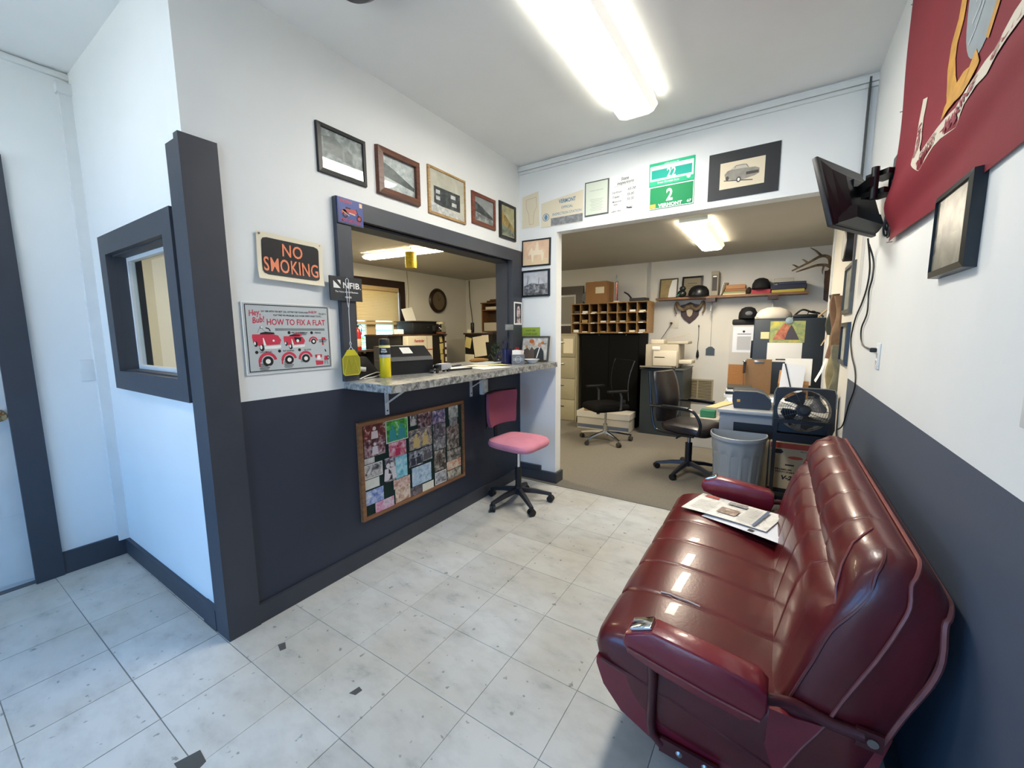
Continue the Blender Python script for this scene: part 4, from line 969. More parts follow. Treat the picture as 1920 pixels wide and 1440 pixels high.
# picture on the right casing, label plate
t = wthing('counter', 2.412, 1.540, 'portrait_print', 'white-bordered colour print of an animal portrait on the right casing', 'picture', off=.034)
part(t, 'card', MB().box(-.064, .064, -.004, 0, -.10, .10), PAPER, smooth=0)
part(t, 'print', MB().rect(-.053, .053, -.088, .088, -.0045), mat('print_dark', '#1f2124', .4), smooth=0, fix=False)
part(t, 'printed_head', MB().disc(.006, .005, .030, .062, -.0049, 18).poly([(-.03, -.088), (.04, -.088), (.03, -.02), (-.01, -.02)], -.0049), photo('animal', ['#8a5a58', '#b08480', '#d8cfc8', '#3a3030'], 40, 4), smooth=0, fix=False)
t = wthing('counter', 2.27, 1.418, 'name_label', 'small dented metal label on the charcoal jamb', 'label', off=.034)
part(t, 'plate', MB().box(-.062, .062, -.003, 0, -.024, .024), mat('label_metal', '#a9abab', .3, metal=.6, noise=.3, nscale=40), smooth=0)
# ---------------------------------------------------------------- things on the counter
t = thing('spray_can', 'tall yellow spray can with black cap standing on the counter edge', 'spray can', (.040, .905, CT))
part(t, 'can_body', MB().lathe([(.030, 0), (.0325, .004), (.0325, .190), (.029, .198)], seg=24), mat('can_yellow', '#e3cf1e', .25))
part(t, 'label_band', MB().lathe([(.0328, .118), (.0330, .119), (.0330, .136), (.0328, .137)], seg=24), mat('can_grey', '#b5b8bd', .3))
part(t, 'label_black', MB().lathe([(.0328, .137), (.0330, .138), (.0330, .176), (.0328, .177)], seg=24), BLACK)
part(t, 'white_ring', MB().lathe([(.0328, .177), (.0330, .178), (.0330, .183), (.0328, .184)], seg=24), PAPER)
part(t, 'cap', MB().lathe([(.0315, .184), (.0315, .224), (.028, .230), (.002, .231)], seg=24), BLACK)
m_ = MB()
for s, z in (('ORMAL', .163), ('BRAKLEEN', .150)):
    mt = text_mb(s, .009, .036 if s != 'ORMAL' else .03, .03); m_.add([(.0334*math.sin(p[0]/.0334), -.0334*math.cos(p[0]/.0334), p[2]+z) for p in mt.v], mt.f)
m_.xf(Matrix.Rotation(R(42), 4, 'Z'))
part(t, 'lettering', m_, PAPER, smooth=0, fix=False)
# black register box
t = thing('cash_box', 'black sloped-top register box with a white label on the counter', 'register', (-.085, 1.155, CT), R(72))
part(t, 'body', MB().loft([[(x, y, z) for y, z in ((-.125, 0), (-.135, .085), (-.115, .112), (-.01, .178), (.10, .178), (.10, 0))] for x in (-.155, .155)]), mat('matte_black', '#17181a', .5), smooth=0)
part(t, 'lid_seam', MB().box(-.156, .156, -.1365, .09, .084, .088), BLACKM, smooth=0)
lb = MB().add([(-.035, -.086, .1315), (.035, -.086, .1315), (.035, -.028, .168), (-.035, -.028, .168)], [(0, 1, 2, 3)])
part(t, 'label', lb, PAPER, smooth=0, fix=False)
t = thing('card_machine', 'black card machine lying behind the spray can', 'card machine', (-.13, .86, CT), R(80))
part(t, 'body', MB().loft([[(x, y, z) for y, z in ((-.09, 0), (-.09, .03), (.06, .115), (.09, .115), (.09, 0))] for x in (-.10, .07)]), mat('matte_black', '#17181a', .5), smooth=0)
part(t, 'paper_roll', MB().cyl((-.055, -.085, .055), (-.02, -.10, .050), .014, seg=12), PAPER)
solo('cable_loop', 'white looped cable beside the spray can', 'cable', MB().tube([(.02, -.09, .004), (.0, -.02, .016), (-.01, .05, .028), (-.005, .085, .024), (.008, .06, .012), (.02, .0, .005), (.03, -.07, .003)], .003, 6), PAPER, (-.015, .84, CT))
# toy truck
t = thing('toy_truck', 'small toy truck with black cab and grey box body on the counter', 'toy', (.12, 1.30, CT), R(94))
part(t, 'cab', MB().loft([[(x, y, z) for x, z in ((-.085, .012), (-.085, .028), (-.055, .033), (-.045, .050), (-.022, .050), (-.022, .012))] for y in (-.022, .022)]), mat('toy_black', '#121318', .2), smooth=0)
part(t, 'box_body', MB().rbox((.03, 0, .036), (.10, .046, .042), .003), mat('toy_grey', '#9c9ea3', .4))
part(t, 'grille', MB().box(-.088, -.085, -.018, .018, .014, .026).box(-.09, -.084, -.024, .024, .010, .014), CHROME, smooth=0)
wmm = MB().cyl((0, -.006, 0), (0, .006, 0), .0105, seg=12).mesh('wheel', BLACK, 35)
for x in (-.062, .055):
    for y in (-.02, .02):
        o = bpy.data.objects.new('wheel', wmm); link(o, t); o.location = (x, y, .0105)
# calculator / tablet, papers, pens
t = thing('card_tray', 'black-rimmed white tray lying on the counter beside the toy truck', 'tray', (.09, 1.50, CT), R(80))
part(t, 'tray', MB().rbox((0, 0, .007), (.20, .11, .012), .004), BLACK); part(t, 'top_sheet', MB().box(-.095, .095, -.05, .05, .0131, .0146), PAPER, smooth=0)
solo('paper_slip', 'white curled paper slip behind the toy truck', 'paper', MB().loft([[(x, y, z), (x, y+.001, z+.001)] for x, y, z in [(0, 0, .001)]] if False else [[(x, .07*q-.035, z) for q in (0, 1)] + [(x, .07*q-.035, z+.001) for q in (1, 0)] for x, z in ((-.06, .002), (-.02, .0025), (.02, .006), (.04, .014), (.052, .028))]), PAPER, (-.02, 1.47, CT), R(60))
for i, (x, y, w, h, rz, lab, m) in enumerate(((.20, 1.74, .28, .22, 76, 'white receipt pad sheet nearest the counter front edge', PAPER), (.03, 1.86, .26, .20, 100, 'cream form lying towards the middle of the counter', PAPERW), (-.06, 2.06, .28, .21, 85, 'pale blue form at the back of the counter', mat('blue_form', '#b9c4cf', .7)), (.14, 1.93, .15, .10, 60, 'small yellow slip on the counter papers', mat('yellow_slip', '#e6dc9a', .7)))):
    solo('paper_form', lab, 'paper', paper_sheet(w, h, m, .0018+.0016*i, .0006), m, (x, y, CT), R(rz), 'papers on the counter', fix=False)
solo('pen', 'dark blue pen lying behind the papers', 'pen', MB().cyl((-.07, 0, .006), (.06, 0, .006), .005, seg=8).cyl((.06, 0, .006), (.072, 0, .006), .004, .001, seg=8), mat('pen_blue', '#2c2f5c', .3), (-.10, 1.72, CT), R(100))
solo('corn_cob', 'dried corn cob ornament lying on the counter', 'ornament', MB().lathe([(.004, -.09), (.015, -.07), (.020, -.02), (.017, .04), (.009, .09), (.003, .10)], seg=12, axis='X').xf(Matrix.Translation((0, 0, .021))), mat('dried_corn', '#b4813c', .6, noise=.4, nscale=60), (-.20, 2.13, CT), R(65))
t = thing('potted_sprig', 'dark green sprig behind the mug on the counter', 'plant', (-.12, 2.27, CT)); t.scale = (.8, .8, .8)
mb = MB(); rr = random.Random(5)
for k in range(60):
    c = Vector((rr.gauss(0, .022), rr.gauss(0, .022), .05+rr.random()*.16)); a = rr.random()*6.28; u = Vector((math.cos(a)*.6, math.sin(a)*.6, .7)).normalized()*.03; nn = u.orthogonal().normalized()*.006
    mb.add([c-u, c+nn, c+u, c-nn], [(0, 1, 2, 3)])
part(t, 'leaves', mb, mat('dark_leaf', '#23361f', .5), smooth=0, fix=False, kind='stuff'); part(t, 'pot', MB().lathe([(.02, 0), (.028, .05), (.026, .05)], seg=14), mat('pot_dark', '#35322e', .6))
# mug with pens
t = thing('pen_mug', 'dark blue mug crammed with pens on the counter', 'mug', (.10, 2.12, CT)); t.scale = (1.15, 1.15, 1.3)
part(t, 'mug', MB().lathe([(.036, 0), (.040, .004), (.041, .095), (.038, .095), (.037, .012), (.002, .012)], seg=22), mat('mug_blue', '#161a44', .15))
part(t, 'handle', MB().tube([(-.036, -.012, .075), (-.060, -.02, .070), (-.068, -.022, .048), (-.058, -.02, .024), (-.036, -.012, .020)], .006, 8), MATS['mug_blue'])
rr = random.Random(3)
for k in range(9):
    a = rr.random()*6.28; d = rr.random()*.022; e = .03*rr.random()
    part(t, 'pen', MB().cyl((d*math.cos(a)*.5, d*math.sin(a)*.5, .014), (d*math.cos(a)*1.5, d*math.sin(a)*1.5, .125+e), .0042, seg=7), [BLACK, mat('pen_blue', '#2c2f5c', .3), DGREY][k % 3])
t = thing('card_holder', 'grey card holder box with a white badge next to the mug', 'card holder', (.205, 2.135, CT), R(38)); t.scale = (1.15, 1.15, 1.15)
part(t, 'box', MB().box(-.045, .045, -.035, -.032, 0, .07).box(-.045, .045, .032, .035, 0, .07).box(-.045, -.042, -.032, .032, 0, .07).box(.042, .045, -.032, .032, 0, .07).box(-.045, .045, -.035, .035, 0, .003), mat('holder_grey', '#6e737a', .5), smooth=0)
m_ = MB().ring(0, .036, .020, .0225, -.0355, 24); m_.line([(-.034, .043), (.034, .043), (.034, .029), (-.034, .029), (-.034, .043)], .002, -.0356); textinto(m_, 'MOTOR', 0, .0325, .007, -.0357, .05, .03)
part(t, 'badge', m_, mat('badge_white', '#c3c8cc', .5), smooth=0, fix=False)
for k in range(4): part(t, 'card', MB().obox((-.01+.008*k, -.01+.012*k, .062), (.06, .001, .075), (R(-6+4*k), R(8*(k % 2)), 0)), [PAPER, PAPERW, mat('card_pink', '#d8b4ae', .6), PAPER][k], smooth=0)
solo('bottle', 'small red bottle with blue cap behind the card holder', 'bottle', MB().lathe([(.022, 0), (.024, .004), (.024, .085), (.012, .10), (.012, .108)], seg=16).lathe([(.018, .106), (.019, .108), (.018, .132), (.004, .134)], seg=16), mat('bottle_red', '#8a1420', .3), (.135, 2.235, CT))
t = thing('bowl', 'white fluted dish at the end of the counter', 'bowl', (.275, 2.245, CT))
prof = [(.030, 0), (.034, .004), (.058, .030), (.066, .036), (.062, .036), (.032, .007), (.002, .007)]
mb = MB().lathe(prof, seg=32); mb.v = [(x*(1+.03*math.cos(16*math.atan2(y, x))*(z > .02)), y*(1+.03*math.cos(16*math.atan2(y, x))*(z > .02)), z) for x, y, z in mb.v]
part(t, 'dish', mb, mat('white_ceramic', '#dfe2e3', .2))
t = thing('standing_photo', 'pewter-framed photo of people leaning against the wall stub on the counter', 'picture', (.195, 2.425, CT+.004), 0, rot=(R(-9), 0, 0))
part(t, 'frame', frame_mb(.285, .225, .014, .014).xf(Matrix.Translation((0, 0, .1125))), mat('pewter', '#55544f', .35, metal=.5), smooth=0)
part(t, 'picture', MB().box(-.13, .13, -.006, -.003, .012, .213), photo('people_photo', ['#d9d8d2', '#c9c6bd', '#a9a49a', '#e2e0da'], 20, 5), smooth=0)
part(t, 'printed_people', MB().poly([(-.03, .013), (.10, .013), (.09, .09), (.06, .125), (.02, .12), (-.02, .09)], -.0066), mat('suit_dark', '#2a3236', .5), smooth=0, fix=False)
part(t, 'printed_coats', MB().poly([(-.12, .013), (-.04, .013), (-.045, .09), (-.075, .12), (-.11, .10)], -.0066).poly([(-.05, .013), (0, .013), (-.005, .10), (-.03, .13), (-.05, .10)], -.0067), mat('coat_brown', '#5a4f48', .5), smooth=0, fix=False)
part(t, 'printed_shirt', MB().poly([(.02, .03), (.03, .03), (.055, .125), (.045, .128)], -.0070), PAPER, smooth=0, fix=False)
part(t, 'printed_heads', MB().disc(.045, .145, .016, .020, -.0070, 14).disc(-.085, .13, .012, .015, -.0070, 14).disc(-.015, .155, .014, .016, -.0070, 14), mat('face_print', '#b88a68', .5), smooth=0, fix=False)
part(t, 'printed_bird', MB().disc(-.035, .178, .026, .018, -.0073, 16).disc(.075, .165, .016, .012, -.0073, 12), mat('bird_orange', '#b5632c', .5), smooth=0, fix=False)
part(t, 'lettering', text_mb('THE BEST', .012, .06, .02).xf(Matrix.Translation((.085, -.0072, .15))), INK, smooth=0, fix=False)
t = wthing('back', .120, 1.372, 'green_sign', 'small lime green paper sign above the standing photo', 'sign', off=.002)
part(t, 'sheet', MB().box(-.095, .095, -.002, 0, -.045, .045), mat('lime_paper', '#93a83a', .6), smooth=0)
m_ = MB(); textinto(m_, "DON'T ASK", 0, .008, .016, -.0025, .10, .01); textinto(m_, "A STUPID QUEST", 0, -.024, .016, -.0025, .14, .01)
part(t, 'lettering', m_, mat('olive_ink', '#3c4a1e', .6), smooth=0, fix=False)

# ---------------------------------------------------------------- back wall
t = wthing('back', .176, 2.065, 'framed_photo', 'black-framed sepia photo of a rider on a white horse', 'picture', 'framed pictures on the wall stub', tilt=R(1))
framed(t, .288, .231, .012, .014, FR_B, photo('sepia_a', ['#cfa98e', '#d9b698', '#e2c4a4'], 8, 21), glazed=False)
part(t, 'printed_horse', MB().poly([(-.08, -.02), (-.06, .03), (-.04, .045), (-.03, .02), (.06, .02), (.08, -.01), (.07, -.07), (.06, -.07), (.05, -.02), (-.02, -.02), (-.03, -.08), (-.04, -.08), (-.05, -.01)], -.0089).poly([(-.01, .02), (.03, .02), (.025, .07), (.0, .07)], -.0089).disc(.012, .078, .010, y=-.0089, n=12), mat('sepia_light', '#e8d8bc', .5), smooth=0, fix=False)
part(t, 'printed_ground', MB().rect(-.13, .13, -.103, -.05, -.0087), mat('sepia_ground', '#dcc49e', .5), smooth=0, fix=False)
t = wthing('back', .172, 1.803, 'framed_photo', 'black-framed grey photo of a wooded yard below the horse picture', 'picture', 'framed pictures on the wall stub')
framed(t, .284, .235, .017, .016, FR_B, photo('grey_yard', ['#a3a5aa', '#bcbec3', '#c8cacf'], 8, 22), glazed=False)
part(t, 'printed_yard', MB().poly([(-.12, -.10), (.12, -.10), (.12, -.005), (.03, -.01), (-.04, .005), (-.12, -.02)], -.0089), photo('grey_yard2', ['#2c2d30', '#66686b', '#a8a9ab'], 30, 23), smooth=0, fix=False)
part(t, 'printed_trees', MB().line([(-.09, -.02), (-.075, .07)], .006, -.0090).line([(-.08, .0), (-.06, .06)], .003, -.009).line([(.03, -.01), (.035, .05)], .006, -.009), mat('grey_ink', '#6a6e70', .5), smooth=0, fix=False)
# inspection paperwork on the header
t = wthing('back', .165, 2.432, 'map_sheet', 'yellowed state outline sheet in the corner above the stub', 'poster')
part(t, 'sheet', MB().prism([(-.135, -.15), (.03, -.15), (.03, .0), (.0, .145), (-.13, .12)], -.0015, 0) if False else MB().prism([(-.135, -.145), (.045, -.145), (.03, .145), (-.13, .120)], -.0015, 0), mat('old_cream', '#d9cfb5', .7), smooth=0)
part(t, 'printed_outline', MB().line([(-.09, .09), (.01, .10), (.015, .02), (-.01, -.02), (-.02, -.12), (-.06, -.12), (-.065, -.03), (-.09, .02), (-.09, .09)], .003, -.002), mat('faint_pink_ink', '#b99a84', .7), smooth=0, fix=False)
t = wthing('back', .425, 2.392, 'inspection_sign', 'cream and blue Vermont official inspection station sign', 'sign', off=.002)
part(t, 'sheet', MB().prism([(-.20, -.125), (.185, -.125), (.185, .122), (-.20, .075)], -.0015, 0), mat('old_cream', '#d9cfb5', .7), smooth=0)
BLI = mat('faded_blue_ink', '#5f86a0', .6)
m_ = MB(); textinto(m_, 'VERMONT', .045, .050, .030, -.002, .155, .03); textinto(m_, 'OFFICIAL', .045, .004, .020, -.002, .105, .015); textinto(m_, 'INSPECTION STATION', .042, -.042, .020, -.002, .262, .008)
m_.ring(-.153, -.045, .026, .032, -.002, 24).disc(-.153, -.045, .016, .022, -.002, 14)
part(t, 'lettering', m_, BLI, smooth=0, fix=False)
part(t, 'grey_strip', MB().rect(-.105, .185, -.122, -.060, -.0022), photo('grey_strip', ['#6d6f70', '#7d7f80', '#98999a'], 30, 31), smooth=0, fix=False)
t = wthing('back', .728, 2.427, 'certificate', 'dark-framed pale green certificate on the header', 'certificate')
framed(t, .200, .262, .009, .010, mat('certificate_frame', '#55584f', .4), mat('pale_green_paper', '#cfd6c4', .6), glazed=False)
m_ = MB(); textinto(m_, 'DEPARTMENT OF MOTOR VEHICLES', 0, .055, .006, -.0089, .11, .01)
for q in range(8): m_.rect(-.055+(q % 3)*.006, .055-(q % 2)*.01, -.01-q*.012, -.008-q*.012, -.0089)
part(t, 'lettering', m_, mat('cert_ink', '#8d948a', .7), smooth=0, fix=False)
t = wthing('back', .952, 2.424, 'price_list', 'white handwritten state inspections price list', 'notice')
part(t, 'sheet', MB().box(-.110, .110, -.0015, 0, -.142, .140), PAPER, smooth=0)
m_ = MB()
for s, x, z, h, w in (('State', .0, .098, .022, .06), ('inspections', .005, .070, .022, .13), ('Car/truck -', -.055, .010, .016, .085), ('65.00', .055, .018, .018, .06), ('Trailer -', -.060, -.025, .016, .07), ('35.00', .045, -.020, .018, .055), ('Motorcycle', -.060, -.058, .014, .07), ('repair -', -.065, -.078, .013, .05), ('35.00', .045, -.055, .018, .055), ('Labor rate -', -.06, -.128, .014, .085), ('75.00', .035, -.118, .017, .05)):
    textinto(m_, s, x, z, h, -.0022, w, .014, .25, rot=R(-2))
m_.line([(-.09, .058), (.0, .064), (.09, .058)], .0015, -.002); m_.line([(.02, -.108), (.06, -.114)], .008, -.0021)
part(t, 'handwriting', m_, INK, smooth=0, fix=False)
# licence plates
PGT = mat('plate_teal', '#0fa893', .7); PG = mat('plate_green', '#0f8a52', .7)
t = wthing('back', 1.290, 2.509, 'licence_plate', 'bright teal dealer licence plate numbered 22', 'licence plate', 'licence plates on the header')
part(t, 'plate', MB().rbox((0, -.004, 0), (.312, .003, .160), .0012), mat('retro_green', '#2fbf8a', .7))
part(t, 'white_panel', MB().rect(-.148, .148, -.046, .058, -.0060), mat('plate_white', '#f4fbf8', .7), smooth=0, fix=False); part(t, 'teal_panel', MB().rect(-.138, .138, -.032, .030, -.0064), PGT, smooth=0, fix=False)
part(t, 'number', text_mb('22', .062, .062, .02).xf(Matrix.Translation((0, -.0070, -.032))), mat('plate_white', '#f4fbf8', .7), smooth=0, fix=False)
m_ = text_mb('Green Mountain State', .013, .15, .01).xf(Matrix.Translation((-.02, -.0070, -.066))); m2 = text_mb('VERMONT', .018, .10, .03).xf(Matrix.Translation((0, -.0068, .050))); 
part(t, 'lettering', m_, mat('plate_white', '#f4fbf8', .7), smooth=0, fix=False); part(t, 'state_name', m2, mat('plate_mint', '#7fd6b8', .3), smooth=0, fix=False)
part(t, 'sticker', MB().disc(.118, -.052, .013, y=-.0068), mat('plate_white', '#f4fbf8', .7), smooth=0, fix=False)
t = wthing('back', 1.293, 2.345, 'licence_plate', 'green Vermont licence plate numbered 2 below the teal one', 'licence plate', 'licence plates on the header')
part(t, 'plate', MB().rbox((0, -.004, 0), (.308, .003, .158), .0012), PG)
m_ = text_mb('2', .078, .045, .03).xf(Matrix.Translation((-.01, -.0062, -.028))); textinto(m_, 'VERMONT', -.005, -.068, .022, -.0062, .165, .04); textinto(m_, '67', .125, -.062, .016, -.0062, .03, .03)
m_.line([(-.150, -.075), (.150, -.075), (.150, .075), (-.150, .075), (-.150, -.077)], .004, -.0060)
part(t, 'lettering', m_, mat('plate_white', '#f4fbf8', .7), smooth=0, fix=False)
part(t, 'sticker', MB().rect(-.145, -.105, -.070, -.042, -.0063), mat('sticker_gold', '#d9a32a', .4), smooth=0, fix=False)
# car drawing in black mount
t = wthing('back', 1.743, 2.410, 'car_drawing', 'pencil drawing of a classic car in a wide black mount', 'picture', off=.001)
part(t, 'mount', MB().box(-.206, .206, -.006, 0, -.150, .150), mat('mount_black', '#26282a', .6, noise=.25, nscale=6), smooth=0)
part(t, 'drawing', MB().rect(-.135, .125, -.088, .080, -.0066), mat('drawing_paper', '#d9ccb0', .7), smooth=0, fix=False)
part(t, 'car_body', MB().poly([(-.108, .005), (-.09, .025), (-.06, .032), (-.02, .030), (.0, .028), (.07, .022), (.095, .010), (.095, -.020), (.07, -.032), (.0, -.045), (-.05, -.040), (-.10, -.024)], -.0070), mat('pencil_grey', '#9a958a', .7, noise=.3, nscale=30), smooth=0, fix=False)
part(t, 'car_roof', MB().poly([(-.072, .030), (-.05, .052), (.0, .056), (.025, .048), (.038, .026)], -.0072), mat('pencil_light', '#bdb6a4', .7), smooth=0, fix=False)
part(t, 'car_details', MB().disc(-.022, -.040, .014, .018, -.0074).disc(-.09, -.022, .010, .014, -.0074).rect(.02, .09, -.018, .0, -.0074).line([(-.05, .034), (-.04, .05), (.018, .048), (.03, .028)], .003, -.0074).line([(-.11, -.034), (.06, -.056)], .006, -.0070), mat('pencil_dark', '#4a463f', .7), smooth=0, fix=False)
part(t, 'tyre_white', MB().disc(-.022, -.040, .007, .010, -.0076), PAPER, smooth=0, fix=False)

# ---------------------------------------------------------------- right wall
FLAG = mat('flag_red', '#7f1325', .8, noise=.10, nscale=5, bump=.15, bscale=400)
FW, FH = 1.53, .93; fy0, fz0 = 1.655, 1.745
def flag_off(u, v):
    """u 0..1 along the wall from the far corner, v 0..1 up"""
    d = .010+.010*math.sin(5*u+1.2)+.008*math.sin(9*v+2*u)*(1-v)+.018*math.exp(-((v-.16-.12*u)/.07)**2)-.010*math.exp(-((v-.05-.12*u)/.04)**2)
    return max(.004, d)
t = wthing('right', fy0, fz0, 'flag', 'large crimson flag with globe and anchor emblem on the right wall', 'flag')
nx, nz = 60, 40; vs = []
for i in range(nx+1):
    for j in range(nz+1):
        u, q = i/nx, j/nz; vs.append((u*FW, -flag_off(u, q), q*FH-.012*math.sin(math.pi*u)*(1-q)))
part(t, 'cloth', MB().add(vs, [(i*(nz+1)+j, (i+1)*(nz+1)+j, (i+1)*(nz+1)+j+1, i*(nz+1)+j+1) for i in range(nx) for j in range(nz)]), FLAG, smooth=80, fix=False)
def onflag(mb, lift):
    mb.v = [(x, -flag_off(min(max(x/FW, 0), 1), min(max(z/FH, 0), 1))-lift, z) for x, y, z in mb.v]; return mb
def strip(path, w, lift, n=10):
    """ribbon along a path, subdivided so that it follows the cloth"""
    m = MB(); pts = []
    for (a, b), (c, d) in zip(path, path[1:]):
        for k in range(n): pts.append((a+(c-a)*k/n, b+(d-b)*k/n))
    pts.append(path[-1]); L_ = []; 
    for i, p in enumerate(pts):
        a, b = pts[max(i-1, 0)], pts[min(i+1, len(pts)-1)]; d = Vector((b[0]-a[0], b[1]-a[1])).normalized(); ww_ = w if not callable(w) else w(i/len(pts))
        L_.append(((p[0]-d.y*ww_/2, 0, p[1]+d.x*ww_/2), (p[0]+d.y*ww_/2, 0, p[1]-d.x*ww_/2)))
    v = [q for pr in L_ for q in pr]
    m.add(v, [(2*i, 2*i+1, 2*i+3, 2*i+2) for i in range(len(L_)-1)]); return onflag(m, lift)
def fdisc(cx, cz, rx, rz, lift):
    m = MB(); rings_ = [(0.02, )]; v = []; f = []
    n1, n2 = 6, 28
    for a in range(n1+1):
        for b in range(n2):
            q = 2*math.pi*b/n2; v.append((cx+rx*a/n1*math.cos(q), 0, cz+rz*a/n1*math.sin(q)))
    for a in range(n1):
        for b in range(n2): f.append((a*n2+b, a*n2+(b+1) % n2, (a+1)*n2+(b+1) % n2, (a+1)*n2+b))
    return onflag(m.add(v, f), lift)
RIB = mat('flag_ribbon', '#cfc6b4', .7); GOLD = mat('flag_gold', '#d69a22', .55, noise=.35, nscale=25); GLB = mat('flag_globe', '#8f9a9f', .6, noise=.15, nscale=10)
rp = [(.352, .413), (.334, .352), (.342, .290), (.400, .215), (.475, .172), (.53, .185), (.60, .200), (.66, .202), (.755, .192), (.80, .225), (.87, .243), (.925, .240), (.955, .262), (1.0, .275), (1.09, .280), (1.18, .31), (1.24, .37), (1.25, .43)]
part(t, 'ribbon', strip(rp, .054, .0016, 6), RIB, smooth=60, fix=False)
m_ = MB()
def ribbon_text(s, u0, u1, h):
    seg = []; tot = 0
    for a, b in zip(rp, rp[1:]): l = math.hypot(b[0]-a[0], b[1]-a[1]); seg.append((tot, l, a, b)); tot += l
    mt = text_mb(s, h, (u1-u0), .03)
    def at_(d):
        for s0, l, a, b in seg:
            if d <= s0+l or (s0, l, a, b) == seg[-1]: q = (d-s0)/l; return (a[0]+(b[0]-a[0])*q, a[1]+(b[1]-a[1])*q, (b[0]-a[0])/l, (b[1]-a[1])/l)
    out = []
    for p in mt.v:
        x, z, dx, dz = at_(p[0]+(u0+u1)/2); k = p[2]-h/2
        out.append((x-dz*k, 0, z+dx*k))
    m_.add(out, mt.f)
ribbon_text('UNITED', .08, .22, .030); ribbon_text('STATES', .32, .44, .030); ribbon_text('MARINE', .52, .70, .030); ribbon_text('CORPS', .78, .96, .030)
part(t, 'ribbon_lettering', onflag(m_, .0030), mat('flag_letter', '#8a2436', .6), smooth=0, fix=False)
part(t, 'globe', fdisc(.795, .470, .118, .150, .0018), GLB, smooth=60, fix=False)
for k in range(4): part(t, 'meridian', strip([(.715+.012*k, .385+.045*k), (.755+.012*k, .40+.045*k), (.80+.01*k, .44+.045*k)], .006, .0030, 3), mat('globe_line', '#b9c2c6', .6), smooth=0, fix=False)
part(t, 'anchor', strip([(.70, .66), (.655, .56), (.632, .495), (.592, .452), (.584, .400), (.605, .335), (.645, .275)], lambda q: .036+.03*q, .0024, 8), GOLD, smooth=60, fix=False)
part(t, 'anchor_fluke', strip([(.600, .262), (.645, .285), (.70, .290), (.75, .280), (.80, .318)], lambda q: .05+.02*math.sin(3*q), .0030, 6), GOLD, smooth=60, fix=False)
part(t, 'eagle', strip([(.64, .66), (.72, .625), (.80, .66), (.90, .63), (.98, .67)], .07, .0028, 8), GOLD, smooth=60, fix=False)
part(t, 'rope', strip([(.93, .62), (.94, .50), (.91, .40), (.85, .33)], .026, .0026, 8), GOLD, smooth=60, fix=False)
for x, z in ((.0, .0), (.0, .52), (.0, .92), (1.52, .92)): part(t, 'nail', MB().cyl((x-.006, -.003, z+.0), (x-.012, -.022, z), .002, seg=6), STEEL)

t = wthing('right', .845, 1.637, 'framed_photo', 'deep black-framed grey photo hanging below the flag on the right wall', 'picture')
framed(t, .285, .232, .018, .028, FR_B, photo('old_photo_40', ['#22231f', '#45453e', '#6f6d63', '#8a887b'], 14, 40), glazed=False, lift=.013); 
part(t, 'printed_road', MB().poly([(-.12, -.10), (.12, -.10), (.12, -.02), (.02, -.01), (-.12, -.05)], -.0219), photo('old_photo_41', ['#5a574b', '#757264', '#8d8a7a'], 14, 41), smooth=0, fix=False)
t = wthing('right', .345, 1.255, 'outlet_plate', 'white double outlet at the right edge of the photo', 'outlet', 'outlets on the right wall')
def outlet(t, plug=False):
    part(t, 'plate', MB().rbox((0, -.003, 0), (.075, .006, .118), .0025), WTRIM)
    for z in (-.026, .026):
        part(t, 'socket', MB().rbox((0, -.0065, z), (.034, .003, .030), .001), PAPER)
        if not plug or z < 0: part(t, 'slots', MB().box(-.010, -.007, -.0086, -.008, z-.006, z+.006).box(.007, .010, -.0086, -.008, z-.006, z+.006).cyl((0, -.0086, z-.010), (0, -.008, z-.010), .003, seg=8), BLACK, smooth=0)
outlet(t)
t = wthing('right', 1.72, 1.255, 'outlet_plate', 'white outlet with the television cord plugged in', 'outlet', 'outlets on the right wall'); outlet(t, True)
# television on its swing arm: screen turned towards the office, its back to the viewer
t = thing('television', 'black flat television seen from behind on a wall swing arm', 'television', (2.243, 1.80, 1.985), 0)
d = Vector((.24, .47, 0)).normalized(); ang = math.atan2(d.y, d.x)
M = Matrix.Rotation(ang, 4, 'Z') @ Matrix.Rotation(R(-15), 4, 'X')
# local: x along panel (near/left -> far/right), -y = back side
part(t, 'bezel', MB().rbox((0, .012, 0), (.45, .024, .325), .006).xf(M), BLACK)
part(t, 'screen', MB().rect(-.21, .21, -.148, .148, .0245).xf(M), mat('screen_glass', '#08090b', .08), smooth=0, fix=False)
back = MB().loft([[(x*.96, .002, z) for x, z in ((-.215, -.158), (.215, -.158), (.215, .152), (-.215, .152))], [(x, -.018, z) for x, z in ((-.17, -.150), (.20, -.150), (.19, .10), (-.16, .10))], [(x, -.045, z) for x, z in ((-.13, -.140), (.17, -.140), (.15, .06), (-.11, .06))]]).xf(M)
part(t, 'back_shell', back, mat('tv_back', '#141416', .5), smooth=0)
part(t, 'lower_pod', MB().loft([[(x, -.010, z) for x, z in ((-.20, -.155), (.16, -.158), (.15, -.085), (-.15, -.070))], [(x, -.062, z) for x, z in ((-.15, -.148), (.13, -.150), (.12, -.10), (-.12, -.09))]]).xf(M), BLACK, smooth=0)
ar = MB()
def wp(x, y, z): return Vector((x, y, z))-Vector((2.235, 1.80, 1.985))
ar.box(*[v for p in zip(wp(2.378, 1.715, 1.905), wp(2.394, 1.775, 2.115)) for v in p])
part(t, 'wall_plate', ar, BLACKM, smooth=0)
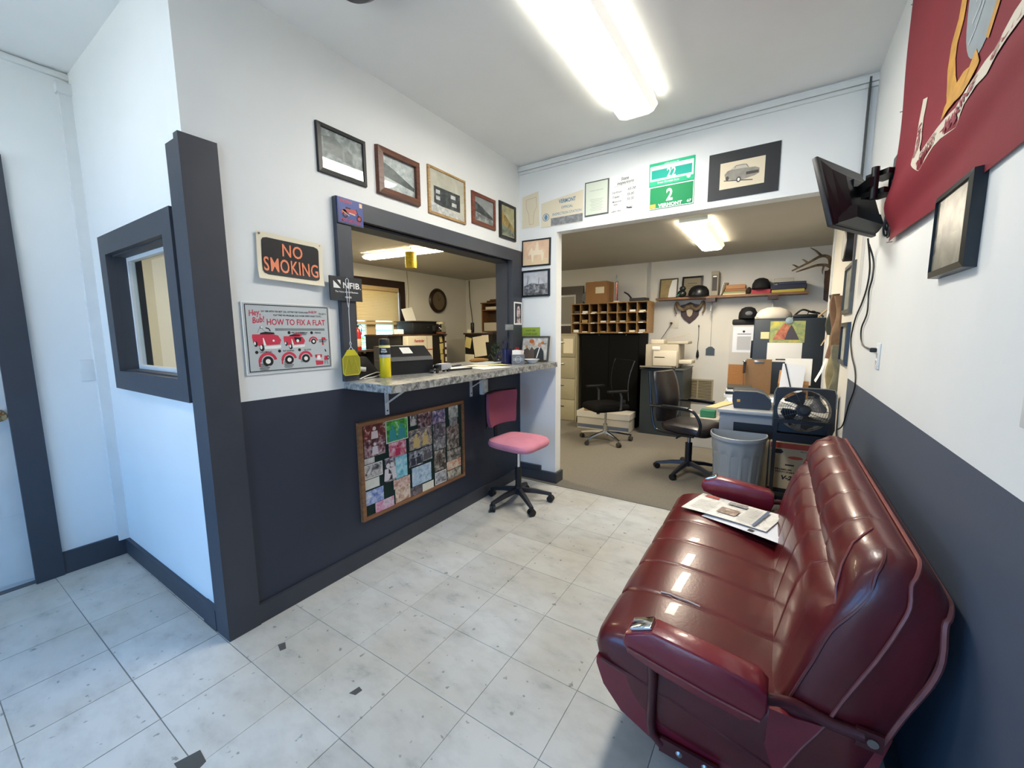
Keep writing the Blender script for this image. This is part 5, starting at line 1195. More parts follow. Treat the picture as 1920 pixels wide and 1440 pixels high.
part(t, 'swing_arm', MB().obox(wp(2.345, 1.70, 2.035), (.085, .10, .022), (0, 0, R(40))).obox(wp(2.335, 1.70, 1.96), (.085, .10, .022), (0, 0, R(40))).cyl(wp(2.375, 1.745, 1.93), wp(2.375, 1.745, 2.07), .012).cyl(wp(2.305, 1.655, 1.93), wp(2.305, 1.655, 2.06), .014).obox(wp(2.285, 1.72, 2.0), (.03, .16, .04), (0, 0, R(12))).obox(wp(2.262, 1.775, 1.99), (.012, .11, .11), (0, 0, ang-R(90))), BLACKM, smooth=30)
cl = MB()
for k in range(3): cl.tube([wp(2.37+.012*math.cos(R(a)), 1.70+.02*k+.022*math.cos(R(a)), 1.86+.035*math.sin(R(a))-.02*k) for a in range(0, 360, 24)], .004, 6, closed=True)
for k in range(2): cl.tube([wp(2.375, 1.70+.02*k+.018*math.cos(R(a)), 1.80+.026*math.sin(R(a))) for a in range(0, 360, 24)], .004, 6, closed=True)
part(t, 'coiled_cord', cl, BLACK)
def smooth_path(pts, n=6):
    P = [Vector(p) for p in pts]; out = []
    for i in range(len(P)-1):
        p0, p1, p2, p3 = P[max(i-1, 0)], P[i], P[i+1], P[min(i+2, len(P)-1)]
        for k in range(n):
            u = k/n; out.append(.5*((2*p1)+(-p0+p2)*u+(2*p0-5*p1+4*p2-p3)*u*u+(-p0+3*p1-3*p2+p3)*u**3))
    return out+[P[-1]]
solo('power_cord', 'black television cord running down to the wall outlet', 'cord', MB().tube(smooth_path([(2.36, 2.02, 1.80), (2.387, 2.04, 1.72), (2.387, 2.02, 1.635), (2.387, 2.08, 1.57), (2.387, 2.07, 1.46), (2.387, 2.20, 1.38), (2.387, 2.14, 1.30), (2.385, 1.90, 1.282), (2.380, 1.725, 1.282)]), .004, 6).rbox((2.374, 1.722, 1.282), (.022, .022, .02), .004), BLACK)
solo('antenna_cord', 'long black cord looping down the right wall towards the fan', 'cord', MB().tube(smooth_path([(2.35, 1.98, 1.82), (2.386, 2.12, 1.70), (2.388, 2.16, 1.60), (2.388, 2.28, 1.52), (2.388, 2.46, 1.44), (2.388, 2.56, 1.32), (2.388, 2.46, 1.22), (2.388, 2.28, 1.14), (2.388, 2.24, 1.05), (2.388, 2.40, .92), (2.388, 2.56, .77), (2.38, 2.74, .70)]), .004, 6), BLACK)
# ---------------------------------------------------------------- office: far wall side
BEIGE = mat('beige_metal', '#a0987c', .45, noise=.06, nscale=5)
t = thing('filing_cabinet', 'beige four-drawer filing cabinet left of the black cabinet', 'filing cabinet', (-.72, 5.215, 0))
part(t, 'body', MB().box(-.195, .195, -.25, .27, 0, 1.345), BEIGE, smooth=0)
for k in range(4):
    d = part(t, 'drawer', MB().rbox((-.01, -.256, .175+.325*k), (.365, .014, .318), .003), BEIGE)
    part(d, 'handle', MB().rbox((-.06, -.268, .235+.325*k), (.11, .012, .022), .004), STEEL)
part(t, 'pinned_sheet', MB().box(-.02, .14, -.2650, -.2638, 1.05, 1.27), PAPERW, label='pinned cream sheet on the top drawer')
t = thing('storage_cabinet', 'large black two-door cabinet under the pigeonhole shelf', 'cabinet', (-.045, 5.26, 0))
CAB = mat('cabinet_black', '#060606', .7, spec=.12)
part(t, 'body', MB().box(-.425, .43, -.24, .23, 0, 1.345), CAB, smooth=0)
for x0, x1 in ((-.42, .0), (.004, .425)): 
    d = part(t, 'cabinet_door', MB().rbox(((x0+x1)/2, -.247, .68), (x1-x0, .014, 1.28), .003), CAB)
for x in (-.15, .25): part(t, 'latch', MB().rbox((x, -.252, 1.325), (.012, .010, .008), .002), STEEL)
# pigeonholes
PINE = wood('pigeonhole_wood', '#9c7a4a', '#7d5d36', 'X', .5)
t = thing('pigeonhole_shelf', 'wooden pigeonhole shelf of three rows standing on the black cabinet', 'pigeonhole shelf', (-.06, 5.13, 1.349))
PW, PHh, PD = 1.13, .435, .32; tk_ = .014
part(t, 'side_panel', MB().box(-PW/2, -PW/2+tk_, -PD/2, PD/2, 0, PHh), PINE, smooth=0); part(t, 'side_panel', MB().box(PW/2-tk_, PW/2, -PD/2, PD/2, 0, PHh), PINE, smooth=0)
part(t, 'back_panel', MB().box(-PW/2, PW/2, PD/2-.008, PD/2, 0, PHh), mat('pigeon_back', '#3c2a1a', .7), smooth=0)
for z in (0, .14, .28, PHh-tk_): part(t, 'shelf_board', MB().box(-PW/2+tk_, PW/2-tk_, -PD/2, PD/2-.008, z, z+tk_), PINE, smooth=0)
cw = (PW-tk_)/8
for k in range(1, 8): part(t, 'divider', MB().box(-PW/2+cw*k, -PW/2+cw*k+.010, -PD/2+.001, PD/2-.008, tk_, PHh-tk_), PINE, smooth=0)
for c, r in ((1, 2), (2, 2), (7, 2), (2, 1), (7, 1), (2, 0), (7, 0), (5, 0)):
    part(t, 'slot_label', MB().box(-PW/2+cw*c+.03, -PW/2+cw*c+.095, -PD/2-.001, -PD/2, .14*r+.001, .14*r+.013), PAPER, smooth=0)
rr = random.Random(11)
for c in range(8):
    for r in range(3):
        if rr.random() < .72 or (c, r) in ((0, 0), (3, 0), (4, 2), (5, 2)):
            z0 = .14*r+tk_+.0005; x0 = -PW/2+cw*c+.018; n = rr.randint(1, 3); hh = .008+.012*rr.random()*n
            loc = (x0+cw/2-.01-.06+t.location.x, t.location.y-.02-.03*rr.random(), t.location.z+z0)
            cols = [PAPER, PAPERW, mat('paper_grey', '#b9b5a8', .7), mat('paper_kraft', '#a58a5c', .7), mat('paper_dark', '#4a4640', .7)]
            solo('mail_stack', '%s mail in the %s row of the pigeonhole shelf, column %s' % (['thin white', 'folded cream', 'grey', 'brown kraft', 'dark'][(c+r*2) % 5], ['bottom', 'middle', 'top'][r], ['one, leftmost', 'two from the left', 'three from the left', 'four from the left', 'four from the right', 'three from the right', 'two from the right', 'one, rightmost'][c]), 'mail', MB().rbox((.06+.0, 0, hh/2), (.085, .22, hh), .002, 1), cols[(c+r*2) % 5], loc, R(0), 'mail in the pigeonholes')
t = thing('cardboard_box', 'brown cardboard box with a white label on the pigeonhole shelf', 'box', (-.245, 5.13, 1.785), R(-4))
part(t, 'carton', MB().rbox((0, 0, .152), (.33, .26, .304), .003, 1), CARD)
part(t, 'label', MB().rect(-.005, .13, .135, .225, -.1312), PAPERW, smooth=0, fix=False); part(t, 'tape', MB().box(-.03, .03, -.1306, .1306, .30, .3045), mat('packing_tape', '#8d6a42', .4), smooth=0)
t = thing('trophy', 'tall pink and silver trophy beside the cardboard box', 'trophy', (.045, 5.03, 1.785))
part(t, 'base', MB().rbox((0, 0, .008), (.07, .06, .016), .003), PAPER); part(t, 'column', MB().cyl((0, 0, .016), (0, 0, .27), .017, seg=14), mat('trophy_foil', '#c08a86', .15, metal=.9, noise=.6, nscale=60, col2='#4a2c2e'))
part(t, 'figure', MB().lathe([(.022, .27), (.024, .285), (.008, .295), (.010, .325), (.014, .345), (.007, .36), (.009, .372), (.002, .382)], seg=12), STEEL)
t = thing('round_dial', 'round dark dial leaning behind the cardboard box', 'clock', (-.475, 5.295, 1.895), 0)
part(t, 'dial', MB().lathe([(.095, 0), (.095, -.015)], seg=28, axis='Y'), mat('dial_dark', '#2a2522', .4, noise=.6, nscale=30, col2='#4a5a5c')); part(t, 'rim', MB().tube([(.10*math.cos(R(a)), -.012, .10*math.sin(R(a))) for a in range(0, 360, 12)], .008, 8, closed=True), STEEL)
t = thing('stapler_tray', 'dark stapler and tray resting on the right end of the pigeonhole shelf', 'stapler', (.30, 5.06, 1.785), R(-8))
part(t, 'tray', MB().rbox((.06, 0, .022), (.22, .16, .044), .006), DGREY); part(t, 'top_sheet', MB().box(-.02, .15, -.06, .06, .0442, .048), mat('cool_paper', '#dfe3ea', .7), smooth=0)
part(t, 'arm', MB().tube([(-.045, -.02, .045), (-.09, -.03, .10), (-.15, -.03, .135)], [.012, .012, .010], 8), BLACK)
# printer stand and printer
t = thing('printer_stand', 'dark green-grey metal cabinet carrying the printer', 'cabinet', (.755, 5.10, 0))
PST = mat('stand_metal', '#2c322f', .5, noise=.1, nscale=8)
part(t, 'body', MB().box(-.265, .265, -.33, .33, 0, .872), PST, smooth=0); part(t, 'top', MB().rbox((0, 0, .879), (.555, .68, .014), .003), mat('stand_top', '#4a4d48', .4))
t = thing('printer', 'beige laser printer with open trays on the dark cabinet', 'printer', (.74, 5.08, .8865), 0)
PB = mat('printer_beige', '#b5ac98', .5); PBL = mat('printer_light', '#cfc6b2', .5)
part(t, 'body', MB().rbox((-.02, .02, .16), (.42, .42, .31), .015), PB)
part(t, 'front_cover', MB().rbox((.03, -.20, .13), (.30, .06, .20), .012), PBL)
part(t, 'paper_tray', MB().obox((-.04, -.30, .020), (.40, .20, .020), (R(-6), 0, 0)), mat('printer_tray', '#7d786a', .5), smooth=0)
part(t, 'side_tray', MB().rbox((.27, -.02, .085), (.16, .26, .05), .01), PBL)
part(t, 'output_tray', MB().rbox((.17, -.02, .335), (.26, .30, .035), .01), PB)
part(t, 'lid', MB().rbox((-.10, .0, .345), (.17, .20, .06), .01), PBL); part(t, 'support', MB().obox((.14, .06, .41), (.28, .006, .012), (0, R(-14), 0)), PB, smooth=0)
part(t, 'button_panel', MB().rbox((-.08, -.232, .265), (.10, .008, .045), .002), PAPER); part(t, 'slot', MB().box(-.10, .03, -.2325, -.229, .14, .150), BLACK, smooth=0)
part(t, 'cord', MB().tube([(-.08, .0, .37), (-.05, .12, .46), (-.03, .30, .56), (-.02, .405, .60)], .004, 6), BLACK)
t = wthing('far', .735, 1.475, 'outlet_plate', 'beige wall outlet above the printer', 'outlet'); part(t, 'plate', MB().rbox((0, -.003, 0), (.13, .006, .13), .002), mat('plate_beige', '#d3cdbf', .5)); part(t, 'plug', MB().cyl((-.03, -.006, .01), (-.03, -.03, .01), .014, seg=10), BLACK)
# wall register
t = wthing('far', 1.09, .53, 'vent_register', 'beige louvred wall register behind the leather chair', 'vent')
part(t, 'frame', casing_mb(.40, .34, .02, -.015, 0), mat('register_beige', '#a89d80', .5), smooth=0); part(t, 'duct', MB().box(-.19, .19, -.003, -.001, -.16, .16), mat('duct_dark', '#5a5240', .7), smooth=0)
part(t, 'centre_bar', MB().box(-.008, .008, -.015, -.003, -.16, .16), MATS['register_beige'], smooth=0)
lm = MB().obox((0, -.008, 0), (.37, .012, .002), (R(35), 0, 0)).mesh('louvre', MATS['register_beige'], 0)
for k in range(15):
    o = bpy.data.objects.new('louvre', lm); link(o, t); o.location = (0, 0, -.145+k*.0205)
# antler plaque
HORN = mat('horn', '#8a7558', .55, noise=.4, nscale=20, col2='#4a3a28'); PLQ = wood('plaque_wood', '#4a2e1e', '#2e1b12', 'Z', .4)
t = wthing('far', .945, 1.64, 'horn_plaque', 'pair of curled horns on a dark shield plaque', 'mounted horns')
part(t, 'shield', MB().prism([(-.125, .09), (-.06, .105), (0, .13), (.06, .105), (.125, .09), (.115, -.05), (.07, -.11), (0, -.165), (-.07, -.11), (-.115, -.05)], -.02, 0), PLQ, smooth=0)
part(t, 'skull_plate', MB().prism([(-.045, .02), (0, .05), (.045, .02), (.03, -.05), (0, -.075), (-.03, -.05)], -.035, -.02), mat('bone', '#b9ab92', .6), smooth=0)
part(t, 'skull_cap', MB().sphere((0, -.04, .075), .05, (1.2, .7, .8)), HORN)
for s in (-1, 1): part(t, 'horn', MB().tube(smooth_path([(s*.03, -.045, .05), (s*.08, -.06, .02), (s*.13, -.07, .06), (s*.165, -.06, .12), (s*.175, -.05, .15)] if False else [(s*.03, -.045, .06), (s*.085, -.06, .03), (s*.135, -.065, .06), (s*.172, -.06, .13), (s*.19, -.055, .05), (s*.165, -.05, -.03)], 5), [.026*(1-i/30)+.004 for i in range(26)], 8), HORN)
# cord and small swatter
solo('hanging_brush', 'black whisk brush hanging by its cord on the office far wall', 'brush', MB().tube([(0, 0, .21), (.008, 0, .23), (0, 0, .245), (-.008, 0, .23), (0, 0, .21), (.004, 0, .08), (-.004, 0, -.05), (0, 0, -.10)], .004, 6).lathe([(.006, -.10), (.016, -.14), (.020, -.19), (.010, -.215)], seg=10), BLACK, (1.07, 5.485, 1.21))
t = wthing('far', 1.228, 1.10, 'fly_swatter', 'blue-grey fly swatter hanging below the wall shelf', 'fly swatter', off=.01)
part(t, 'wire_handle', MB().tube([(0, 0, .05), (0, 0, .45), (.006, 0, .47), (0, 0, .485), (-.006, 0, .47), (0, 0, .45)], .002, 6), STEEL); part(t, 'blade', MB().prism([(-.02, .055), (.02, .055), (.055, .025), (.055, -.06), (-.055, -.06), (-.055, .025)], -.002, .002), mat('swatter_blue', '#4a545c', .5), smooth=0)
# wall shelf with its load
SH = wood('shelf_wood', '#8a6038', '#6a4626', 'X', .5)
SZ = 1.826
t = thing('wall_shelf', 'long wooden wall shelf above the horns', 'shelf', (1.40, 5.375, SZ))
part(t, 'board', MB().box(-.87, .87, -.125, .123, -.026, 0), SH, smooth=0)
for x in (-.17, .52):
    part(t, 'shelf_bracket', MB().box(x-.012, x+.012, .118, .123, -.22, -.027).obox((x, .02, -.12), (.014, .012, .23), (R(-48), 0, 0)), mat('bracket_grey', '#c9c9c4', .4), smooth=0); part(t, 'bracket_block', MB().box(x-.055, x+.055, -.12, .06, -.075, -.027), PLQ, smooth=0)
def frame_on_shelf(x, w, h, b, fm, pm, lab, y=5.44, lean=-8, mount=None, mw=0):
    t = thing('framed_certificate', lab, 'picture', (x, y, SZ+.002), 0, rot=(R(lean), 0, 0))
    part(t, 'frame', frame_mb(w, h, b, .014).xf(Matrix.Translation((0, 0, h/2))), fm, smooth=0)
    part(t, 'picture', MB().box(-w/2+b*.9, w/2-b*.9, -.006, -.002, b*.9, h-b*.9), pm, smooth=0)
    return t
t = frame_on_shelf(.655, .25, .285, .016, mat('frame_olive', '#4a4632', .4), photo('parchment', ['#8d7b52', '#a08d62', '#ab986c'], 10, 50), 'olive-framed parchment with a white sheet on the wall shelf')
part(t, 'tucked_sheet', MB().poly([(.0, .012), (.118, .012), (.118, .27), (.045, .255), (.012, .14)], -.010), PAPER, smooth=0, fix=False)
t = frame_on_shelf(.965, .27, .295, .026, FR_B, mat('parchment_dim', '#8a8068', .6), 'black-framed certificate behind the helmets on the wall shelf')
part(t, 'printed_text', MB().rect(-.06, .06, .19, .20, -.007).rect(-.07, .07, .16, .165, -.007).rect(-.05, .05, .13, .135, -.007), mat('cert_ink2', '#57503f', .6), smooth=0, fix=False)
t = thing('helmet', 'larger black domed helmet on the wall shelf', 'helmet', (1.075, 5.30, SZ)); 
part(t, 'shell', MB().lathe([(.110, 0), (.118, .03), (.112, .08), (.085, .125), (.045, .148), (.002, .154)], seg=22, sx=1.1), mat('helmet_black', '#111214', .35)); part(t, 'brim', MB().lathe([(.122, 0), (.126, .006), (.118, .012)], seg=22, sx=1.1), BLACK)
t = thing('figurine', 'small dark cat-like ornament with glinting eyes on the wall shelf', 'ornament', (.865, 5.29, SZ))
part(t, 'body', MB().sphere((0, 0, .05), .055, (1.1, .8, .9)), mat('ornament_dark', '#1a2020', .3)); part(t, 'head', MB().sphere((.015, -.03, .115), .038, (1.1, .9, .9)), MATS['ornament_dark']); part(t, 'eyes', MB().sphere((-.03, -.055, .03), .008).sphere((-.05, -.05, .025), .007), mat('teal_glint', '#59c9b4', .2))
t = thing('ring_binder', 'upright grey ring binder on the wall shelf', 'binder', (1.270, 5.34, SZ)); part(t, 'spine', MB().rbox((0, 0, .155), (.085, .20, .31), .004), mat('binder_grey', '#8f8878', .6)); part(t, 'spine_label', MB().rect(-.03, .03, .06, .26, -.1012), mat('binder_dark', '#2e2a28', .6), smooth=0, fix=False); part(t, 'title', MB().rect(-.022, .022, .235, .25, -.1016), PAPER, smooth=0, fix=False)
cols = ['#8d5a34', '#a06a3c', '#7d8a5c', '#b9ae92', '#c9b48c']
for k, (x, w, h, z, lab, col, d) in enumerate(((1.50, .26, .022, 0, 'lowest cream magazine of the flat pile right of the binder', '#c9b48c', .18), (1.50, .25, .022, .0225, 'green magazine in the flat pile right of the binder', '#7d8a5c', .18), (1.505, .24, .030, .045, 'brown book in the flat pile right of the binder', '#8d5a34', .18), (1.51, .22, .050, .0755, 'topmost tan folder box of the flat pile right of the binder', '#a0703f', .17),
     (1.79, .20, .050, 0, 'red paperback under the black cap', '#a8283a', .17), (2.07, .33, .035, 0, 'yellow-green book at the bottom of the right shelf pile', '#b0a03c', .18), (2.07, .36, .055, .0355, 'dark blue book in the right shelf pile', '#1c2038', .19), (2.10, .28, .030, .091, 'navy and white folder in the right shelf pile', '#2c3048', .18), (2.02, .20, .045, .1215, 'grey paper bundle on top of the right shelf pile', '#a9a596', .15))):
    solo('book', lab, 'book', MB().rbox((0, 0, h/2), (w, d, h), .003, 1), mat('book_%d' % k, col, .6), (x, 5.35, SZ+z), R((k*7) % 5-2), 'books on the wall shelf')
t = thing('leaning_folder', 'slanted papers leaning beside the binder on the wall shelf', 'papers', (1.345, 5.34, SZ)); 
for k in range(3): part(t, 'sheet', MB().obox((.012+.014*k, 0, .085), (.005, .16, .165), (0, R(14+5*k), 0)), [PAPER, mat('paper_grey', '#b9b5a8', .7), mat('paper_kraft', '#a58a5c', .7)][k], smooth=0)
def cap(name, lab, loc, rz, m, s=1.0, logo=None):
    t = thing(name, lab, 'cap', loc, rz)
    part(t, 'crown', MB().lathe([(.088*s, 0), (.092*s, .02*s), (.088*s, .07*s), (.065*s, .115*s), (.03*s, .132*s), (.002, .134*s)], seg=20, sy=1.12), m)
    rings = []
    for i in range(13):
        a = R(200+140*i/12); c, q = math.cos(a), math.sin(a); rings.append([(.086*s*c, .096*s*q, .004), (.086*s*c*1.05, (.096*s*q)-.075*s*abs(q)**1.5, -.0+.012), (.086*s*c*1.05, (.096*s*q)-.075*s*abs(q)**1.5, .016), (.086*s*c, .096*s*q, .012)])
    part(t, 'visor', MB().loft(rings), m)
    if logo: part(t, 'badge', MB().sphere((0, -.098*s, .06*s), .03*s, (1.2, .25, .8)), logo)
    return t
cap('baseball_cap', 'black baseball cap on the red paperback of the wall shelf', (1.785, 5.345, SZ+.0505), R(-15), mat('cap_black', '#0f1013', .8), 1.08)
solo('leather_pouch', 'brown crumpled leather pouch left of the black cap', 'pouch', MB().sphere((0, 0, .045), .05, (.52, .9, .9), 12, 8), mat('pouch_brown', '#33231a', .6), (1.66, 5.30, SZ))
# antler mount on the far wall at the right
t = wthing('far', 2.49, 1.97, 'antler_mount', 'branching deer antlers on a brown mount at the shelf end', 'mounted antlers')
part(t, 'mount', MB().sphere((0, -.08, -.02), .10, (.75, .9, 1.5)), mat('mount_brown', '#4a3322', .6, noise=.3, nscale=15)); part(t, 'neck_board', MB().prism([(-.07, .10), (.07, .10), (.06, -.24), (0, -.28), (-.06, -.24)], -.02, 0), PLQ, smooth=0)
def taper(pts, r0, r1, n=5):
    p = smooth_path(pts, n); return MB().tube(p, [r0+(r1-r0)*i/(len(p)-1) for i in range(len(p))], 8)
part(t, 'antler', taper([(-.02, -.12, .12), (-.05, -.2, .22), (-.13, -.26, .24), (-.25, -.30, .17), (-.40, -.33, .09)], .024, .008), HORN); part(t, 'tine', taper([(-.12, -.26, .235), (-.18, -.27, .30), (-.24, -.28, .345)], .015, .003), HORN)
part(t, 'antler', taper([(.0, -.12, .10), (-.06, -.25, .13), (-.16, -.36, .13), (-.28, -.42, .09), (-.36, -.45, .06)], .022, .006), HORN)
for p in ([(-.25, -.30, .17), (-.29, -.31, .205), (-.31, -.31, .215)], [(-.34, -.315, .125), (-.38, -.31, .155), (-.40, -.31, .16)], [(-.10, -.30, .13), (-.11, -.31, .07), (-.105, -.31, .03)]): part(t, 'tine', taper(p, .012, .003), HORN)
# tall dark cabinet with calendar
t = thing('tall_cabinet', 'tall slate blue steel cabinet covered with a calendar and notes', 'cabinet', (2.085, 4.86, 0))
SLATE = mat('slate_metal', '#2a333b', .45, noise=.06, nscale=4)
part(t, 'body', MB().box(-.315, .33, -.25, .25, 0, 1.50), SLATE, smooth=0); part(t, 'front_panel', MB().rbox((.008, -.255, .75), (.63, .012, 1.48), .003), SLATE)
part(t, 'handle', MB().rbox((-.325, -.20, 1.16), (.02, .05, .20), .006), BLACK)
cal = part(t, 'calendar_picture', MB().box(-.16, .155, -.2632, -.2622, 1.24, 1.47), photo('calendar_art', ['#6a7a4c', '#8f9c62', '#b8b45a', '#cfc24c'], 9, 60), label='colourful autumn calendar picture')
part(t, 'printed_hills', MB().poly([(-.13, 1.27), (.10, 1.27), (.06, 1.36), (.02, 1.42), (-.03, 1.45), (-.09, 1.36)], -.2635), photo('autumn', ['#7a4030', '#b86a44', '#c88a58'], 20, 61), smooth=0, fix=False)
part(t, 'printed_peak', MB().poly([(-.02, 1.27), (.11, 1.27), (.05, 1.40), (.03, 1.43), (.0, 1.36)], -.2638), mat('peak_grey', '#4a4448', .5), smooth=0, fix=False)
part(t, 'calendar_grid', MB().box(-.175, .14, -.2632, -.2622, 1.03, 1.238), PAPER, smooth=0); part(t, 'calendar_print', MB().rect(-.09, .02, 1.05, 1.062, -.2636), INK, smooth=0, fix=False)
part(t, 'sticky_note', MB().box(-.245, -.165, -.2632, -.2622, 1.28, 1.355), mat('note_cream', '#d9d3a0', .6), smooth=0); part(t, 'magnet', MB().lathe([(.036, 0), (.034, -.012), (.01, -.016)], (.01, -.262, 1.475), 18, axis='Y'), mat('magnet_blue', '#8fa0a6', .2))
t = thing('white_cabinet', 'white metal cabinet with a pinned calendar sheet left of the slate cabinet', 'cabinet', (1.62, 5.33, 0))
part(t, 'body', MB().box(-.135, .14, -.16, .165, 0, 1.44), mat('white_metal', '#c3bfb6', .45, noise=.05, nscale=6), smooth=0); part(t, 'pinned_sheet', MB().box(-.10, .13, -.1614, -.1602, 1.10, 1.42), mat('cool_paper', '#dfe3ea', .7), smooth=0); part(t, 'printed_table', MB().rect(-.05, .10, 1.13, 1.30, -.1618), mat('table_grey', '#b4b6ba', .7), smooth=0, fix=False); part(t, 'printed_head', MB().rect(-.05, .10, 1.325, 1.332, -.1618).disc(.02, 1.36, .014, y=-.1618), INK, smooth=0, fix=False)
cap('baseball_cap', 'black cap with a grey badge on the white cabinet', (1.665, 5.30, 1.515), R(8), MATS['cap_black'], 1.15, mat('cap_badge', '#6e7074', .6))
solo('folded_bag', 'black folded bag under the badge cap on the white cabinet', 'bag', MB().rbox((0, 0, .036), (.27, .24, .072), .02), mat('bag_black', '#121214', .7), (1.63, 5.31, 1.4415), R(4))
solo('cloth_heap', 'crumpled white cloth heap on the slate cabinet', 'cloth', (lambda m: m.xf(Matrix.Identity(4)))(MB().loft([[(x*(1+.08*math.sin(5*a+z*30)), y*(1+.1*math.cos(3*a)), z) for a in [2*math.pi*i/20 for i in range(20)] for x, y in [(.17*s*math.cos(a), .12*s*math.sin(a))]] for s, z in ((1, 0), (1.05, .02), (.95, .06), (.7, .10), (.35, .125), (.05, .13))])), mat('cloth_white', '#c9c2b4', .85), (1.94, 4.80, 1.503))
solo('strap_tangle', 'dark tangle of straps on top of the slate cabinet', 'straps', MB().rbox((0, 0, .02), (.22, .16, .04), .012).tube(smooth_path([(-.10, 0, .03), (-.03, -.03, .09), (.06, 0, .06), (.12, .03, .05), (.16, .0, .01)]), .010, 6).tube([(.06+.04*math.cos(R(a)), 0, .045+.03*math.sin(R(a))) for a in range(0, 360, 30)], .005, 6, closed=True), BLACK, (2.24, 4.83, 1.503))
solo('wooden_rod', 'pale wooden rod leaning on the slate cabinet top', 'rod', MB().cyl((0, 0, .012), (.145, 0, .165), .010, seg=8), mat('rod_pale', '#b9a57c', .6), (2.35, 4.75, 1.500))
# clock, frames and clutter on the short right office wall
t = wthing('oright', 2.95, 1.945, 'wall_clock', 'round black-rimmed clock on the office right wall', 'clock'); part(t, 'case', MB().lathe([(.105, 0), (.105, -.05), (.095, -.055)], seg=28, axis='Y'), BLACK); part(t, 'face', MB().lathe([(.090, -.0552), (.002, -.0554)], seg=28, axis='Y'), mat('clock_face', '#c9c8c0', .4))
t = wthing('oright', 2.92, 1.65, 'framed_photo', 'upper narrow grey-framed picture on the office right wall', 'picture', 'frames on the office right wall'); framed(t, .40, .34, .03, .022, mat('frame_grey', '#4a4c46', .4), photo('old_photo_61', ['#6a7066', '#8f948a', '#a9ada2'], 10, 61), glazed=False)
t = wthing('oright', 2.88, 1.28, 'framed_photo', 'lower black-framed picture on the office right wall', 'picture', 'frames on the office right wall'); framed(t, .34, .29, .03, .022, FR_B, photo('old_photo_62', ['#6a7066', '#a9ada2', '#c4c8c0'], 10, 62), glazed=False)
CLB = [('tan leather strap bundle', '#7d5f42'), ('brown cloth apron', '#5d4530'), ('khaki paper bag', '#9a8560'), ('dark green folder', '#3a3f30')]
for k, (y, z, h, w, lab, col) in enumerate(((3.30, 1.42, .42, .12, 'tan leather strap bundle', '#7d5f42'), (3.55, 1.40, .52, .14, 'brown cloth apron', '#6a4c34'), (3.42, 1.00, .44, .14, 'khaki paper bag', '#8f835c'), (3.78, 1.50, .34, .10, 'dark green folder', '#33382c'), (3.15, 1.08, .36, .10, 'crumpled grey-green sleeve', '#7a755c'))):
    loc, rz = wl('oright', y, z)
    rings = [[(x*w/2*(1+.12*math.sin(q*5+k)), -.012-.030*(1+.5*math.sin(q*7+k*2))*(1-abs(x)**4) if f else -.001, (q-.5)*h) for f in (1, 0) for x in ([-1, -.6, -.2, .2, .6, 1] if f else [1, -1])] for q in [i/8 for i in range(9)]]
    solo('hanging_clutter', lab+' hanging on the office right wall', 'hanging bundle', MB().loft(rings), mat('clutter_%d' % k, col, .8, noise=.25, nscale=25), loc, rz, 'things hung on the office right wall')
loc, rz = wl('oright', 3.86, 1.06); solo('paper_slip', 'white paper slip curling off the office right wall', 'paper', MB().loft([[(-.09, -y, z), (.09, -y, z), (.09, -y+.001, z), (-.09, -y+.001, z)] for y, z in ((.012, .13), (.025, .05), (.05, -.05), (.09, -.15))]), PAPER, loc, rz)
loc, rz = wl('oright', 3.98, 1.30); solo('paper_slip', 'beige tag hanging near the white edge strip', 'paper', MB().loft([[(-.05, -y, z), (.05, -y, z), (.05, -y+.001, z), (-.05, -y+.001, z)] for y, z in ((.010, .09), (.03, .0), (.06, -.07))]), mat('tag_beige', '#a5906c', .7), loc, rz)

# ---------------------------------------------------------------- office: desk group
DESKM = mat('desk_grey', '#8d9196', .4, noise=.06, nscale=5)
t = thing('office_desk', 'grey metal office desk behind the waste bin', 'desk', (1.99, 3.75, 0))
part(t, 'desk_top', MB().rbox((0, 0, .690), (.77, 1.20, .030), .006), mat('desk_top_grey', '#a6a9aa', .35))
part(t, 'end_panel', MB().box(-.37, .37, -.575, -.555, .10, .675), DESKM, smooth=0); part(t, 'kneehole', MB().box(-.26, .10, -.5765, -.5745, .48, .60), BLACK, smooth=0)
part(t, 'end_panel', MB().box(-.37, .37, .555, .575, .10, .675), DESKM, smooth=0); part(t, 'back_panel', MB().box(.35, .37, -.555, .555, .10, .675), DESKM, smooth=0)
for x in (-.35, .35):
    for y in (-.555, .555): part(t, 'leg', MB().box(x-.02, x+.02, y-.018, y+.018, 0, .675), DESKM, smooth=0)
DT = .706
t = thing('label_printer', 'dark blue-grey rounded label printer on the desk end', 'label printer', (1.845, 3.40, DT), R(4))
part(t, 'shell', MB().loft([[(x, y, z) for x, z in ((-.135, .0), (-.150, .06), (-.150, .135), (-.135, .148), (.03, .150), (.09, .132), (.135, .085), (.142, .03), (.13, .0))] for y in (-.13, .13)]), mat('printer_slate', '#343b47', .45, noise=.08, nscale=20), smooth=30)
part(t, 'lid_edge', MB().tube([(x, y, z) for y in (-.130,) for x, z in ((-.150, .137), (-.135, .150), (.03, .152), (.09, .134), (.137, .086))], .006, 6), mat('lid_grey', '#8d8a7d', .5)); part(t, 'yellow_sticker', MB().rect(-.115, -.09, .055, .078, -.1306), mat('sticker_gold', '#d9a32a', .4), smooth=0, fix=False)
t = thing('manila_folder', 'manila folder sticking over the desk edge beside the label printer', 'folder', (1.605, 3.45, DT), R(-8)); part(t, 'cover', MB().slab([(-.055, -.30), (.03, -.30), (.10, .10), (.04, .14), (-.01, .10)], 0, .006), mat('manila', '#c9ae7c', .7), smooth=0)
